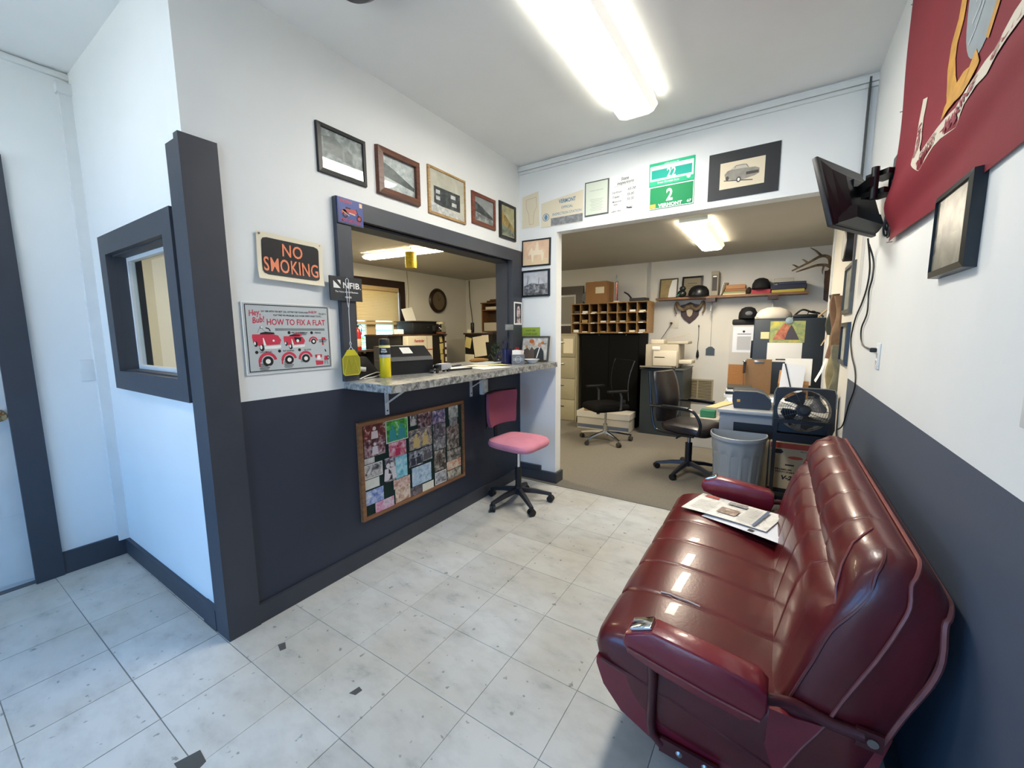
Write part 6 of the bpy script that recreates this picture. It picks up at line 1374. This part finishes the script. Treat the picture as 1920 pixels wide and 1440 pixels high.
for k, (x, y, z, w, d, h, lab, m) in enumerate(((1.70, 3.98, 0, .22, .30, .035, 'lowest white paper stack on the desk', PAPER), (1.70, 3.98, .0355, .21, .29, .028, 'black binder on the desk paper stack', BLACK), (1.70, 3.98, .064, .21, .28, .022, 'white pad on the desk binder stack', PAPER), (1.705, 3.985, .0865, .22, .28, .020, 'topmost dark folder of the desk stack', mat('folder_dark', '#33342f', .6)), (2.02, 3.70, 0, .20, .28, .030, 'white papers behind the label printer', PAPER), (1.72, 3.70, 0, .18, .22, .006, 'loose white sheet beside the label printer', PAPER))):
    solo('paper_stack', lab, 'papers', MB().rbox((0, 0, h/2), (w, d, h), .002, 1), m, (x, y, DT+z), R(k*3-4), 'stacks on the desk')
t = thing('clipboard', 'brown hardboard clipboard standing on the desk', 'clipboard', (1.855, 4.215, DT+.002), 0, rot=(R(-10), 0, R(3))); part(t, 'board', MB().box(-.115, .115, -.004, 0, 0, .37), mat('hardboard', '#7d5d38', .6, noise=.1, nscale=40), smooth=0); part(t, 'clip', MB().rbox((0, -.008, .345), (.09, .010, .022), .003), STEEL)
t = thing('magazine_file', 'cardboard file with white papers standing on the desk', 'file box', (2.16, 4.20, DT), R(-3)); part(t, 'box', MB().loft([[(x, y, z) for y, z in ((-.08, 0), (-.08, .14), (.08, .26), (.08, 0))] for x in (-.125, .125)]), CARD, smooth=0)
part(t, 'sheet', MB().obox((-.01, -.095, .20), (.19, .004, .27), (R(-6), R(4), 0)), mat('cool_paper', '#dfe3ea', .7), smooth=0); part(t, 'sheet', MB().obox((.03, -.03, .26), (.22, .004, .26), (R(-6), 0, 0)), PAPER, smooth=0); part(t, 'strap', MB().obox((-.04, -.101, .20), (.012, .003, .29), (R(-6), R(-14), 0)), DGREY, smooth=0)
solo('cork_panel', 'small cork panel leaning behind the desk papers', 'cork board', MB().box(-.09, .09, -.006, 0, 0, .30), mat('cork', '#9c6a38', .8, noise=.2, nscale=80), (1.655, 4.30, DT+.002), 0, rot=(R(-6), 0, 0))
t = thing('screwdriver', 'dark-handled tool standing at the corner of the cork panel', 'tool', (1.725, 4.20, DT)); part(t, 'handle', MB().cyl((0, 0, .22), (.003, .01, .34), .012, .014, seg=10), mat('handle_dark', '#2a1c18', .4)); part(t, 'knob', MB().sphere((.003, .01, .345), .018, (1.2, 1.2, .6)), STEEL); part(t, 'shaft', MB().cyl((0, 0, 0), (0, 0, .22), .004, seg=8), STEEL)
# waste bin
t = thing('waste_bin', 'grey ribbed half-round plastic waste bin', 'waste bin', (1.785, 2.93, .004))
GB = mat('bin_plastic', '#8f969b', .45, noise=.08, nscale=6)
def bin_ring(s, z, rib=0.0):
    pts = []
    for i in range(49):
        a = R(180+180*i/48); r = 1+rib*(.5-.5*math.cos(i/48*2*math.pi*7))
        pts.append((.20*s*math.cos(a)*1.0*r, .06+.26*s*math.sin(a)*r, z))
    return pts+[(.20*s*x, .06+.05*s, z) for x in (.97, .5, 0, -.5, -.97)]
rings = [bin_ring(.82, 0), bin_ring(.83, .01, -.09), bin_ring(.925, .385, -.09), bin_ring(.945, .42), bin_ring(.98, .515), bin_ring(1.02, .517), bin_ring(1.03, .525), bin_ring(1.02, .545), bin_ring(.99, .548), bin_ring(.955, .515), bin_ring(.78, .012)]
part(t, 'bin_body', MB().loft(rings), GB, smooth=50)
# fan on its stand and the oil boxes behind
t = thing('fan_stand', 'black steel stand carrying the fan', 'stand', (2.195, 2.90, .004))
for x in (-.165, .15):
    for y in (-.09, .13): part(t, 'leg', MB().box(x-.012, x+.012, y-.012, y+.012, 0, .70 if y < 0 else .66), BLACKM, smooth=0)
part(t, 'top_rail', MB().box(-.177, .162, -.103, -.077, .70, .725), BLACKM, smooth=0); part(t, 'shelf_plate', MB().box(-.177, .162, -.10, .14, .60, .615), BLACKM, smooth=0); part(t, 'front_skirt', MB().box(-.177, .162, -.103, -.098, .56, .62), BLACKM, smooth=0); part(t, 'low_rail', MB().box(-.177, .162, -.10, -.08, .14, .165), BLACKM, smooth=0)
t = thing('box_fan', 'black floor fan with wire grille tilted on the stand', 'fan', (2.195, 2.93, .782), 0, rot=(R(-8), 0, R(3)))
FB = .37
rr_ = [(x*.5*FB, z*.5*.33) for x, z in ((-1, -.85), (-.88, -1), (.88, -1), (1, -.85), (1, .85), (.88, 1), (-.88, 1), (-1, .85))]
hous = MB(); ins = [(FB*.44*math.cos(R(a)), .33*.46*math.sin(R(a))) for a in range(0, 360, 9)]
def near_out(x, z):
    k = max(abs(x)/(FB*.5), abs(z)/(.165)); return (x/k, z/k)
out = [near_out(x, z) for x, z in ins]; n = len(ins)
outr = []
for x, z in out:
    cx, cz = FB*.5-.03, .165-.03
    if abs(x) > cx and abs(z) > cz:
        d_ = math.hypot(abs(x)-cx, abs(z)-cz); x, z = math.copysign(cx+(abs(x)-cx)*.03/d_, x), math.copysign(cz+(abs(z)-cz)*.03/d_, z)
    outr.append((x, z))
out = outr
v = [(x, -.05, z) for x, z in out]+[(x, -.05, z) for x, z in ins]+[(x, .07, z) for x, z in ins]+[(x, .07, z) for x, z in out]
hous.add(v, [(a*n+i, a*n+(i+1) % n, ((a+1) % 4)*n+(i+1) % n, ((a+1) % 4)*n+i) for a in range(4) for i in range(n)])
part(t, 'housing', hous, mat('fan_black', '#0d0f14', .4)); part(t, 'top_rim', MB().tube([(x, -.05, z) for x, z in out if z > .02][::1], .004, 6), mat('rim_grey', '#6e706c', .4))
def grille(y, sgn):
    g = MB()
    for k in range(1, 12): r = k/11; g.tube([(FB*.44*r*math.cos(R(a)), y+sgn*.03*(1-r*r), .33*.46*r*math.sin(R(a))) for a in range(0, 360, 12)], .0011, 4, closed=True)
    for k in range(16): a = R(k*22.5); g.tube([(FB*.44*r*math.cos(a), y+sgn*.03*(1-r*r), .33*.46*r*math.sin(a)) for r in (.1, .4, .7, 1)], .0016, 4)
    return g
GW = mat('grille_wire', '#202226', .35)
part(t, 'front_grille', grille(-.05, -1), GW, kind='stuff'); part(t, 'rear_grille', grille(.07, 1), GW, kind='stuff'); part(t, 'motor', MB().cyl((0, -.03, 0), (0, .06, 0), .045, seg=18), BLACK); part(t, 'badge', MB().lathe([(.03, -.082), (.026, -.086), (.002, -.088)], seg=16, axis='Y'), BLACK)
for k in range(4):
    a = R(20+90*k); bm_ = MB(); pts = []
    for r, w0, w1 in ((.03, -.20, .22), (.08, -.45, .50), (.13, -.42, .72), (.142, -.2, .66)):
        pts.append([(r*math.cos(a+w0), -.015, r*math.sin(a+w0)), (r*math.cos(a+w1), .022, r*math.sin(a+w1)), (r*math.cos(a+w1), .024, r*math.sin(a+w1)), (r*math.cos(a+w0), -.013, r*math.sin(a+w0))])
    part(t, 'blade', bm_.loft(pts), mat('fan_blade', '#15171c', .35))
t = thing('oil_carton', 'cardboard oil filter carton with red band behind the fan stand', 'box', (2.165, 3.14 if False else 3.13, .06), 0); 
t.location = (2.175, 3.135, .004)
part(t, 'plinth', MB().box(-.17, .17, -.03, .03, 0, .10), BLACK, smooth=0)
OC = mat('oil_carton', '#b9a583', .75, noise=.06, nscale=10)
part(t, 'carton', MB().rbox((0, 0, .292), (.34, .06, .38), .002, 1), OC); part(t, 'red_band', MB().rect(-.165, .165, .435, .478, -.0306), mat('carton_red', '#b5452f', .7), smooth=0, fix=False)
m_ = MB(); textinto(m_, 'V-20', -.03, .180, .032, -.0306, .10, .05, .2); textinto(m_, 'PREMIUM', -.07, .255, .014, -.0306, .11, .03); textinto(m_, 'PERFORMANCE', -.03, .234, .014, -.0306, .18, .02); textinto(m_, 'PROTECTION', .09, .415, .010, -.0306, .11, .01); m_.ring(.06, .195, .008, .016, -.0306); m_.rect(-.06, .0, .296, .308, -.0306); m_.poly([(-.15, .39), (-.09, .39), (-.075, .405), (-.09, .425), (-.15, .425), (-.16, .405)], -.0306)
part(t, 'lettering', m_, INK, smooth=0, fix=False); part(t, 'hand_hole', MB().disc(.005, .365, .05, .013, -.0308, 20), mat('carton_red', '#b5452f', .7), smooth=0, fix=False)
part(t, 'side_carton', MB().rbox((-.205, -.0, .25), (.05, .06, .46), .002, 1), mat('carton_pale', '#c9b794', .75))

# leather office chair
LEA = mat('black_leather', '#17151a', .32, noise=.25, nscale=9, bump=.25, bscale=60, col2='#231d1c'); FRB = mat('frame_black', '#101218', .3)
t = thing('office_chair', 'black leather office chair with tubular arms at the desk', 'chair', (1.345, 3.42, .004), R(74))
# local: -y = chair front after rotation
star_base(t, .30, .105, mat('base_grey', '#2a2c33', .45, noise=.2, nscale=20), BLACK, .028, a0=36)
part(t, 'gas_lift', MB().cyl((0, 0, .10), (0, 0, .30), .032, seg=16), BLACK); part(t, 'lift_rod', MB().cyl((0, 0, .30), (0, 0, .40), .016, seg=12), STEEL); part(t, 'mechanism', MB().rbox((0, .02, .405), (.16, .22, .05), .01), BLACK); part(t, 'lever', MB().tube([(-.06, .0, .40), (-.16, .02, .385), (-.20, .03, .37)], .006, 6), BLACK)
part(t, 'seat', cushion(.50, .47, .085, back=.9, nose=.02).xf(Matrix.Translation((0, -.02, .425))), LEA)
rings = []
for u in [i/10 for i in range(11)]:
    z = .50+u*.48; w = .215*(1-.18*abs(2*u-1)**4); yo = .235+.055*u-.03*math.sin(math.pi*u)
    rings.append([(q*w, yo-.055*(1-abs(q)**4)-.0, z) for q in (-1, -.8, -.5, -.2, .2, .5, .8, 1)]+[(q*w, yo+.012, z) for q in (1, .5, 0, -.5, -1)])
part(t, 'backrest', MB().loft(rings), LEA, smooth=60)
for s in (-1, 1):
    part(t, 'side_frame', MB().tube(smooth_path([(s*.235, .305, .985), (s*.235, .29, .80), (s*.235, .265, .58), (s*.235, .235, .46), (s*.235, .19, .425), (s*.235, .05, .418), (s*.235, -.15, .425)]), .013, 8), FRB)
    ap = part(t, 'armrest', MB().tube(smooth_path([(s*.255, .275, .66), (s*.265, .12, .665), (s*.265, -.10, .665), (s*.262, -.17, .635), (s*.258, -.215, .54), (s*.25, -.19, .44)]), .014, 8).rbox((s*.266, .02, .678), (.045, .26, .022), .010), FRB)
# mesh task chair with chrome base
t = thing('task_chair', 'black mesh task chair with a chrome star base', 'chair', (.25, 4.12, .004), R(-42))
star_base(t, .33, .125, CHROME, mat('caster_metal', '#4a4640', .3, metal=.5), .028, a0=-70, arm=(.034, .020), slope=.05)
part(t, 'gas_lift', MB().cyl((0, 0, .10), (0, 0, .22), .026, seg=14), CHROME); part(t, 'lift_rod', MB().cyl((0, 0, .22), (0, 0, .42), .015, seg=12), CHROME)
BF = mat('black_fabric', '#090909', .9, spec=.15); part(t, 'seat', cushion(.52, .48, .075, back=.85, nose=.015).xf(Matrix.Translation((0, 0, .415))), BF); part(t, 'tension_knob', MB().cyl((-.10, -.05, .33), (-.10, -.05, .40), .022, seg=10), BLACK)
rings = []
for u in [i/10 for i in range(11)]:
    z = .53+u*.49; w = .185+.045*u-.05*max(0, u-.85)/.15*.3; yo = .23+.06*u-.05*math.sin(math.pi*u*.9)
    rings.append([(q*w, yo-.02*(1-q*q)+.03*q*q*-1, z) for q in (-1, -.6, -.2, .2, .6, 1)]+[(q*w, yo+.014-.03*q*q, z) for q in (1, .4, -.4, -1)])
part(t, 'backrest', MB().loft(rings), BF, smooth=60); part(t, 'back_spine', MB().tube([(0, .10, .41), (0, .24, .43), (0, .27, .55), (0, .25, .75)], .020, 8), BLACK)
for s in (-1, 1):
    part(t, 'arm_post', MB().tube([(s*.20, .05, .43), (s*.28, .05, .45), (s*.29, .05, .60), (s*.285, .03, .655)], .014, 8), mat('arm_grey', '#3a3b3e', .3)); part(t, 'arm_pad', MB().rbox((s*.285, .0, .668), (.07, .25, .028), .010), BLACK)
    part(t, 'back_edge', MB().tube([(s*(.185+.045*u), .23+.06*u-.05*math.sin(math.pi*u*.9)-.025, .53+u*.49) for u in [i/8 for i in range(9)]], .006, 6), mat('arm_grey', '#3a3b3e', .3))
# banker's boxes under it
t = thing('storage_box', 'white lidded storage box on the carpet behind the chrome chair', 'box', (.015, 4.78, .004), R(2)); part(t, 'carton', MB().rbox((0, 0, .125), (.74, .30, .25), .004, 1), mat('box_white', '#bdb8ac', .7)); part(t, 'lid', MB().box(-.378, .378, -.157, .157, .17, .252), mat('box_lid', '#c9c5ba', .7), smooth=0); part(t, 'blue_band', MB().rect(-.365, .365, .02, .07, -.1508), mat('box_blue', '#5a6478', .7), smooth=0, fix=False)
t = thing('cardboard_box', 'flat brown parcel on the white storage box', 'box', (-.12, 4.77, .258), R(6)); part(t, 'carton', MB().rbox((0, 0, .03), (.30, .22, .06), .003, 1), CARD); part(t, 'label', MB().rect(-.05, .11, .012, .05, -.1108), PAPER, smooth=0, fix=False)
solo('small_carton', 'small green and red carton behind the leather chair', 'carton', MB().rbox((0, 0, .04), (.16, .12, .08), .004, 1), mat('carton_green', '#2f7a5c', .5), (1.36, 4.55, .36)); 
t = thing('side_box', 'white crate of cartons behind the leather chair', 'crate', (1.34, 4.55, .004)); part(t, 'body', MB().rbox((0, 0, .176), (.30, .26, .352), .004, 1), mat('crate_white', '#b4b0a6', .6))

# ---------------------------------------------------------------- office seen through the counter opening
t = wthing('oleft', 4.705, 1.93, 'wall_clock', 'round dark wooden wall clock beside the office window', 'clock'); part(t, 'case', MB().lathe([(.205, 0), (.215, -.02), (.200, -.045), (.160, -.050), (.155, -.035)], seg=36, axis='Y', ), mat('clock_wood', '#2e1d12', .3)); part(t, 'face', MB().lathe([(.157, -.036), (.002, -.0362)], seg=30, axis='Y'), mat('clock_dial', '#6a5c46', .4)); part(t, 'hands', MB().line([(0, 0), (.06, .05)], .008, -.038).line([(0, 0), (-.02, .11)], .006, -.038), INK, smooth=0, fix=False)
solo('extension_cord', 'dark cord running down the office corner', 'cord', MB().tube(smooth_path([(-2.98, 5.485, 2.35), (-2.97, 5.485, 2.0), (-2.93, 5.485, 1.7), (-2.91, 5.485, 1.45), (-2.90, 5.485, .9)]), .007, 6), mat('cord_brown', '#3c3226', .6))
solo('extension_cord', 'pale cord running down beside the office window casing', 'cord', MB().tube(smooth_path([(-3.07, 4.01, 2.36), (-3.07, 4.03, 2.0), (-3.07, 4.0, 1.6), (-3.07, 4.0, 1.3)]), .006, 6), mat('cord_pale', '#a59a82', .6))
# hutch against the left wall
HT = 1.355
DW = wood('hutch_wood', '#4a3526', '#33241a', 'X', .4); HB = mat('hutch_black', '#121110', .5)
t = thing('desk_hutch', 'black desk hutch with brown top and sticky notes in the office', 'hutch', (-2.50, 3.64, 0), R(90))
part(t, 'top_board', MB().box(-.56, .62, -.03, .50, HT-.02, HT), DW, smooth=0); part(t, 'body', MB().box(-.55, .61, .0, .48, 0, HT-.021), HB, smooth=0)
part(t, 'end_board', MB().box(.55, .61, -.02, -.001, .7, HT-.021), DW, smooth=0)
for k, (x, z, w) in enumerate(((.50, 1.27, .06), (.51, 1.16, .09), (.505, 1.09, .06), (.52, .99, .08), (.53, .90, .06))): part(t, 'sticky_note', MB().obox((x, -.004-.0025*(k % 2), z), (w, .002, .09), (0, R((k*37) % 17-8), 0)), mat('note_yellow', '#cfc07c', .7), smooth=0)
for k, z in enumerate((1.28, 1.18, 1.07, .95)): part(t, 'label_strip', MB().box(.575, .605, -.024, -.0205, z-.035, z+.035), PAPER, smooth=0)
t = thing('storage_box', 'white box with red lettering leaning against the desk hutch', 'box', (-2.44, 3.59, .80), R(90)); 
part(t, 'carton', MB().rbox((0, 0, .265), (.50, .10, .53), .003, 1), mat('box_cream', '#cfc7b4', .7)); part(t, 'red_line', MB().rect(-.25, .25, .32, .335, -.0508), mat('box_red', '#a8323c', .6), smooth=0, fix=False); part(t, 'lettering', text_mb('Reminder', .04, .20, .03, .2).xf(Matrix.Translation((-.02, -.051, .44))), mat('box_red', '#a8323c', .6), smooth=0, fix=False); part(t, 'edge_line', MB().rect(.13, .138, 0.0, .53, -.0507), mat('box_fold', '#8d8676', .7), smooth=0, fix=False)
t = thing('side_desk', 'low brown office desk below the window seen past the hutch', 'desk', (-2.35, 3.45, 0), R(90)); part(t, 'desk_top', MB().box(-1.1, 1.2, -.20, .10, .77, .80), DW, smooth=0); part(t, 'front', MB().box(-1.08, 1.18, -.16, .08, .0, .77), DW, smooth=0)
t = thing('printer', 'black inkjet printer standing on the desk hutch', 'printer', (-2.74, 3.93, HT), R(90)); part(t, 'body', MB().rbox((0, 0, .085), (.62, .36, .17), .012), BLACK); part(t, 'lid', MB().rbox((0, .01, .185), (.61, .36, .028), .010), BLACKM); part(t, 'panel', MB().rbox((.14, -.184, .09), (.09, .006, .09), .002), DGREY); part(t, 'paper_support', MB().obox((-.06, .17, .30), (.22, .006, .22), (R(-14), R(-10), 0)), PAPER, smooth=0); part(t, 'badge', MB().rect(-.02, .02, .10, .11, -.182), STEEL, smooth=0, fix=False)
t = thing('glass_jar', 'clear glass jar with cream lid beside the black printer', 'jar', (-2.465, 4.11, HT)); part(t, 'jar', MB().lathe([(.075, 0), (.085, .01), (.085, .11), (.06, .14), (.06, .16)], seg=20), glass('jar_glass', (.85, .85, .8))); part(t, 'contents', MB().lathe([(.072, .004), (.076, .03), (.01, .035)], seg=18), mat('jar_brown', '#6a3a22', .6)); part(t, 'lid', MB().lathe([(.066, .155), (.066, .185), (.01, .187)], seg=20), mat('lid_cream', '#a8a088', .4))
solo('small_box', 'small white box at the left end of the hutch top', 'box', MB().rbox((0, 0, .035), (.10, .10, .07), .006, 1), PAPER, (-2.55, 3.33, HT))
t = thing('fire_extinguisher', 'red fire extinguisher by the office window', 'fire extinguisher', (-2.90, 2.90, 1.15)); t.scale = (.66, .66, .66); part(t, 'cylinder', MB().lathe([(.065, 0), (.07, .02), (.07, .36), (.05, .42), (.025, .44), (.025, .47)], seg=20), mat('ext_red', '#a01a20', .3)); part(t, 'label', MB().lathe([(.0705, .06), (.0712, .062), (.0712, .22), (.0705, .222)], seg=20), mat('ext_label', '#b9a890', .5)); part(t, 'valve', MB().rbox((0, 0, .49), (.05, .04, .04), .006), BLACK); part(t, 'lever', MB().tube([(0, 0, .50), (.04, .05, .52), (.05, .10, .47)], .009, 6), BLACK); part(t, 'hose', MB().tube([(0, .03, .48), (.02, .09, .45), (.02, .08, .30)], .010, 6), BLACK)
t = thing('plant_stand', 'low wooden stand under the fire extinguisher', 'stand', (-2.87, 2.88, 0.0)); part(t, 'top', MB().box(-.2, .2, -.2, .2, 1.125, 1.149), DW, smooth=0)
for sx in (-1, 1):
    for sy in (-1, 1): part(t, 'leg', MB().box(sx*.17-.02, sx*.17+.02, sy*.17-.02, sy*.17+.02, .004, 1.125), DW, smooth=0)
# second unit with paper hung on it
t = thing('sorter_cabinet', 'black sorter cabinet with hanging cream papers beside the hutch', 'cabinet', (-2.26, 5.0, 0)); part(t, 'body', MB().box(-.30, .28, -.18, .30, .0, 1.34), HB, smooth=0); part(t, 'top', MB().box(-.32, .30, -.20, .31, 1.34, 1.365), DW, smooth=0)
for k, (x, z, w, h, c) in enumerate(((.02, 1.14, .26, .34, PAPERW), (.14, 1.27, .14, .12, PAPERW), (-.20, .93, .20, .14, PAPERW), (-.14, .86, .10, .10, mat('note_yellow', '#cfc07c', .7)), (-.22, 1.2, .13, .18, mat('note_yellow', '#cfc07c', .7)))): part(t, 'hung_paper', MB().obox((x, -.185-.003*k, z), (w, .002, h), (0, R(k*5-8), 0)), c, smooth=0)
t = thing('wall_telephone', 'dark desk telephone handset standing on the sorter cabinet', 'telephone', (-2.44, 4.88, 1.3655)); part(t, 'handset', MB().rbox((0, 0, .09), (.06, .05, .18), .02), mat('handset', '#1c1917', .4)); part(t, 'paper', MB().obox((-.05, -.03, .03), (.08, .002, .06), (0, R(20), 0)), PAPERW, smooth=0)
# wooden box shelf on the far wall
t = wthing('far', -2.28, 1.64, 'wall_box_shelf', 'wooden box shelf with papers on the office far wall', 'shelf')
part(t, 'side_board', MB().box(-.26, -.24, -.22, 0, -.26, .26), SH, smooth=0); part(t, 'side_board', MB().box(.24, .26, -.22, 0, -.26, .26), SH, smooth=0)
for z in (-.26, .12, .245): part(t, 'shelf_board', MB().box(-.28 if z > .2 else -.24, .28 if z > .2 else .24, -.23, 0, z, z+.018), SH, smooth=0)
part(t, 'back_board', MB().box(-.24, .24, -.01, 0, -.24, .245), mat('shelf_back', '#4a3320', .6), smooth=0)
for k, (x, z, w, h, lab, m) in enumerate(((-.03, -.2415, .38, .15, 'cream carton in the lower bay of the wall box shelf', mat('carton_cream', '#c9bfa8', .7)), (0, .1385, .36, .05, 'paper bundle in the upper bay of the wall box shelf', PAPERW), (.03, .2635, .36, .03, 'dark books on top of the wall box shelf', mat('book_dark', '#3c2a20', .6)), (.06, .294, .28, .022, 'brown book topping the wall box shelf', mat('book_brown', '#5a4432', .6)))):
    solo('shelf_item', lab, ['carton', 'papers', 'book', 'book'][k], MB().rbox((0, 0, h/2), (w, .17, h), .003, 1), m, (-2.28+x, 5.5-.125, 1.64+z))
solo('hanging_tool', 'red-handled tool hanging under the wall box shelf', 'tool', MB().cyl((0, 0, -.06), (0, 0, .10), .022, seg=10).rbox((-.09, 0, .03), (.06, .03, .07), .006).cyl((-.09, 0, .03), (0, 0, .03), .006, seg=6), mat('tool_red', '#9a1f2c', .4), (-2.05, 5.44, 1.24))
# fly trap ribbon box hanging from the light
t = thing('fly_trap', 'yellow sticky fly trap hanging below the office tube light', 'fly trap', (-1.52, 2.63, 2.10)); part(t, 'trap', MB().lathe([(.060, 0), (.064, .06), (.060, .17), (.058, .17), (.058, 0.001)], seg=18), mat('trap_yellow', '#d8bd1c', .5, noise=.2, nscale=40, col2='#b09010')); part(t, 'string', MB().cyl((0, 0, .17), (0, 0, .25), .002, seg=6), INK)
solo('smoke_detector', 'flat white smoke detector on the office ceiling', 'smoke detector', MB().lathe([(.07, 0), (.07, -.02), (.055, -.032), (.002, -.034)], seg=22), PAPER, (-1.05, 3.85, OH))

# flat print made of many tiny shapes, and single strings of lettering, count as one piece
for o in bpy.data.objects:
    if o.parent is not None and o.type == 'MESH' and o.name.split('.')[0] in ('red_print', 'black_print', 'tyre_print', 'white_print', 'line_print', 'print_lines', 'handwriting', 'lettering', 'ribbon_lettering', 'cream_print', 'printed_windows', 'printed_heads', 'printed_people', 'car_details', 'foliage', 'slots', 'badge'):
        o['kind'] = 'stuff'
